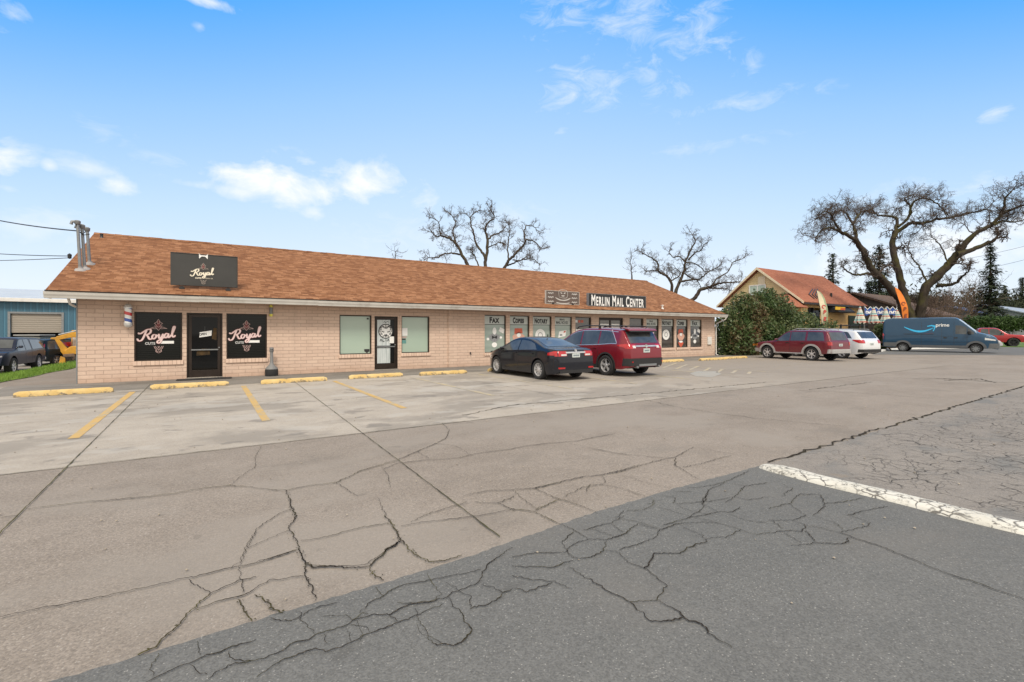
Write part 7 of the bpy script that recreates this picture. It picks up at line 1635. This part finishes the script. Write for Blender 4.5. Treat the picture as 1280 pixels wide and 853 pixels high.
# conifers
M_fir = leafmat('fir_needles', ((.03, .042, .025), (.046, .064, .036), (.07, .09, .05)), .7, .1, .5, .2, 3.); M_fir2 = leafmat('pale_fir_needles', ((.03, .04, .022), (.045, .06, .034), (.07, .085, .05)), .7, .1, .5, .2, 3.)
def conifer(px, ytop, d, wpx, lab, seed, m=None, dens=1., gap=.25, group=None):
    r = random.Random(seed); H = atD(px, ytop, d).z; base = atD(px, 430, d); base.z = 0; W = wpx * d / FPX / 2 * 1.5; T_, K = MB(), MB()
    T_.tube([base + Vector((0, 0, -.3)), base + Vector((.1, 0, H * .5)), base + Vector((0, 0, H * .98))], [H * .018 + .08, H * .011 + .05, .03], 7)
    z = H * .12
    while z < H * .985:
        u = (z - H * .12) / (H * .88); rad = W * (1 - u) ** .75 * (.75 + .35 * math.sin(z * 1.9 + seed)) + .25
        for j in range(int(7 * dens)):
            if r.random() < gap: continue
            a = r.uniform(0, 6.28); L = rad * r.uniform(.55, 1.15); dz = L * r.uniform(-.55, .12)
            p0 = base + Vector((0, 0, z)); p1 = p0 + Vector((math.cos(a) * L, math.sin(a) * L, dz)); T_.tube([p0, p1], [.035, .012], 3, cap=False)
            for k in range(int(8 + L * 6)):
                f = r.uniform(.2, 1.05); c = p0.lerp(p1, f) + Vector((r.gauss(0, .2), r.gauss(0, .2), r.gauss(0, .16))); s_ = r.uniform(.18, .42) * (1.15 - .4 * u); v = Vector((math.cos(a + r.uniform(-.9, .9)), math.sin(a + r.uniform(-.9, .9)), r.uniform(-.7, .1))).normalized() * s_
                q = Vector((-v.y, v.x, r.uniform(-.15, .15) * s_)) * .5; K.add([c - v * .6, c + q, c + v, c - q], [(0, 1, 2, 3)])
        z += (H * .02 + .12) * r.uniform(.5, 1.1)
    t = empty('conifer_tree', base, 0, label=lab, cat='tree', group=group); T = Matrix.Translation(-base); a = T_.build('trunk', M_bark2, t, fix=False); c = K.build('crown', m or M_fir, t, fix=False)
    for o in (a, c): o.matrix_parent_inverse = T
conifer(1041, 316, 74, 26, 'pale loose fir above the right end of the yellow house roof', 1, M_fir2, 1., .2)
conifer(1099, 303, 70, 36, 'tall fir showing between the left and centre limbs of the oak', 2, M_fir, 1.1, .15)
conifer(1238, 303, 82, 27, 'tall narrow fir standing alone right of the oak', 3, M_fir, 1.5, .1)
conifer(1062, 356, 88, 16, 'small fir just right of the yellow house roof', 4, M_fir); conifer(1076, 360, 90, 18, 'small fir left of the brown roofed building', 5, M_fir); conifer(1087, 350, 86, 24, 'broad dark fir behind the brown roofed building', 6, M_fir, 1.4, .1); conifer(1113, 352, 92, 22, 'dark fir behind the fork of the oak', 7, M_fir, 1.4, .1)
conifer(1278, 346, 128, 34, 'broad dark fir at the right edge behind the metal roof', 8, M_fir, 1.5, .1); conifer(1256, 358, 132, 26, 'dark fir right of the tall narrow fir', 9, M_fir, 1.5, .1)
M_fardec = leafmat('far_bare_crowns', ((.035, .029, .024), (.055, .044, .035), (.08, .062, .048)), .9, .1, .4, .1, 2.); M_farg = leafmat('far_dark_crowns', ((.032, .042, .025), (.05, .06, .035), (.075, .078, .05)), .9, .1, .4, .1, 2.)
def far_tree(px, ytop, wpx, d, m, lab, seed, n=9000, sz=.15):
    r = random.Random(seed); H = atD(px, ytop, d).z; base = atD(px, 430, d); base.z = 0; W = wpx * d / FPX / 2; K, T_ = MB(), MB(); ells = []
    for i in range(7): ells.append((base + Vector((r.uniform(-.55, .55) * W, r.uniform(-.55, .55) * W, H * r.uniform(.4, .78))), (W * .5, W * .5, H * .2)))
    leaves(K, n, ells, sz, r, .28, .2); T_.tube([base + Vector((0, 0, -.2)), base + Vector((0, 0, H * .7))], [.35, .12], 6)
    for e in ells: T_.tube([base + Vector((0, 0, H * .3)), Vector(e[0])], [.15, .05], 5)
    t = empty('distant_tree', base, 0, label=lab, cat='tree'); T = Matrix.Translation(-base); a = T_.build('trunk', M_bark2, t, fix=False); c = K.build('crown', m, t, fix=False)
    for o in (a, c): o.matrix_parent_inverse = T
far_tree(1146, 362, 34, 85, M_fardec, 'brown bare tree mass right behind the oak trunk', 11); far_tree(1172, 358, 30, 100, M_fardec, 'brown bare tree mass left of the tall narrow fir', 12); far_tree(1262, 366, 44, 135, M_farg, 'rounded dark tree behind the metal roof', 15); far_tree(1128, 366, 26, 95, M_farg, 'dark green tree behind the orange flag', 16)
for k, (px, yt, d_, lab) in enumerate([(1198, 352, 80, 'loose bare tree behind the right limb of the oak'), (1215, 346, 84, 'loose bare tree left of the tall narrow fir'), (1184, 360, 78, 'smaller loose bare tree beside the leaning right limb')]):
    t = Tree(70 + k); gb = atD(px, 430, d_); gb.z = 0; H = atD(px, yt, d_).z
    t.T.tube([gb + Vector((0, 0, -.2)), gb + Vector((.1, 0, H * .35)), gb + Vector((0, 0, H * .55))], [.22, .16, .1], 6)
    for i in range(12): t.grow(gb + Vector((0, 0, H * t.r.uniform(.15, .5))), Vector((t.r.uniform(-.8, .8), t.r.uniform(-.8, .8), 1)).normalized(), H * t.r.uniform(.35, .6), .06, 1, 3, .22, .15, 0, (8, 5), .42)
    t.finish('loose_bare_tree', lab, gb, M_bark2, M_twig2)
# the wood that closes the view far away
b = MB(); r = random.Random(44)
for i in range(300):
    px = r.uniform(990, 1330); d = r.uniform(115, 160); base = atD(px, 430, d); H = r.uniform(8, 15) * (.8 if px < 1080 else 1); W = r.uniform(2.5, 4.5)
    leaves(b, 160, [((base.x, base.y, H * .55), (W, W, H * .45))], .5, r, .4, .2)
for i in range(160):
    px = r.uniform(-80, 100); d = r.uniform(90, 120); base = atD(px, 430, d); leaves(b, 40, [((base.x, base.y, 1.6), (3, 3, 1.6))], .6, r, .4, .3)
b.build('distant_wood', M_farg, fix=False, kind='stuff')
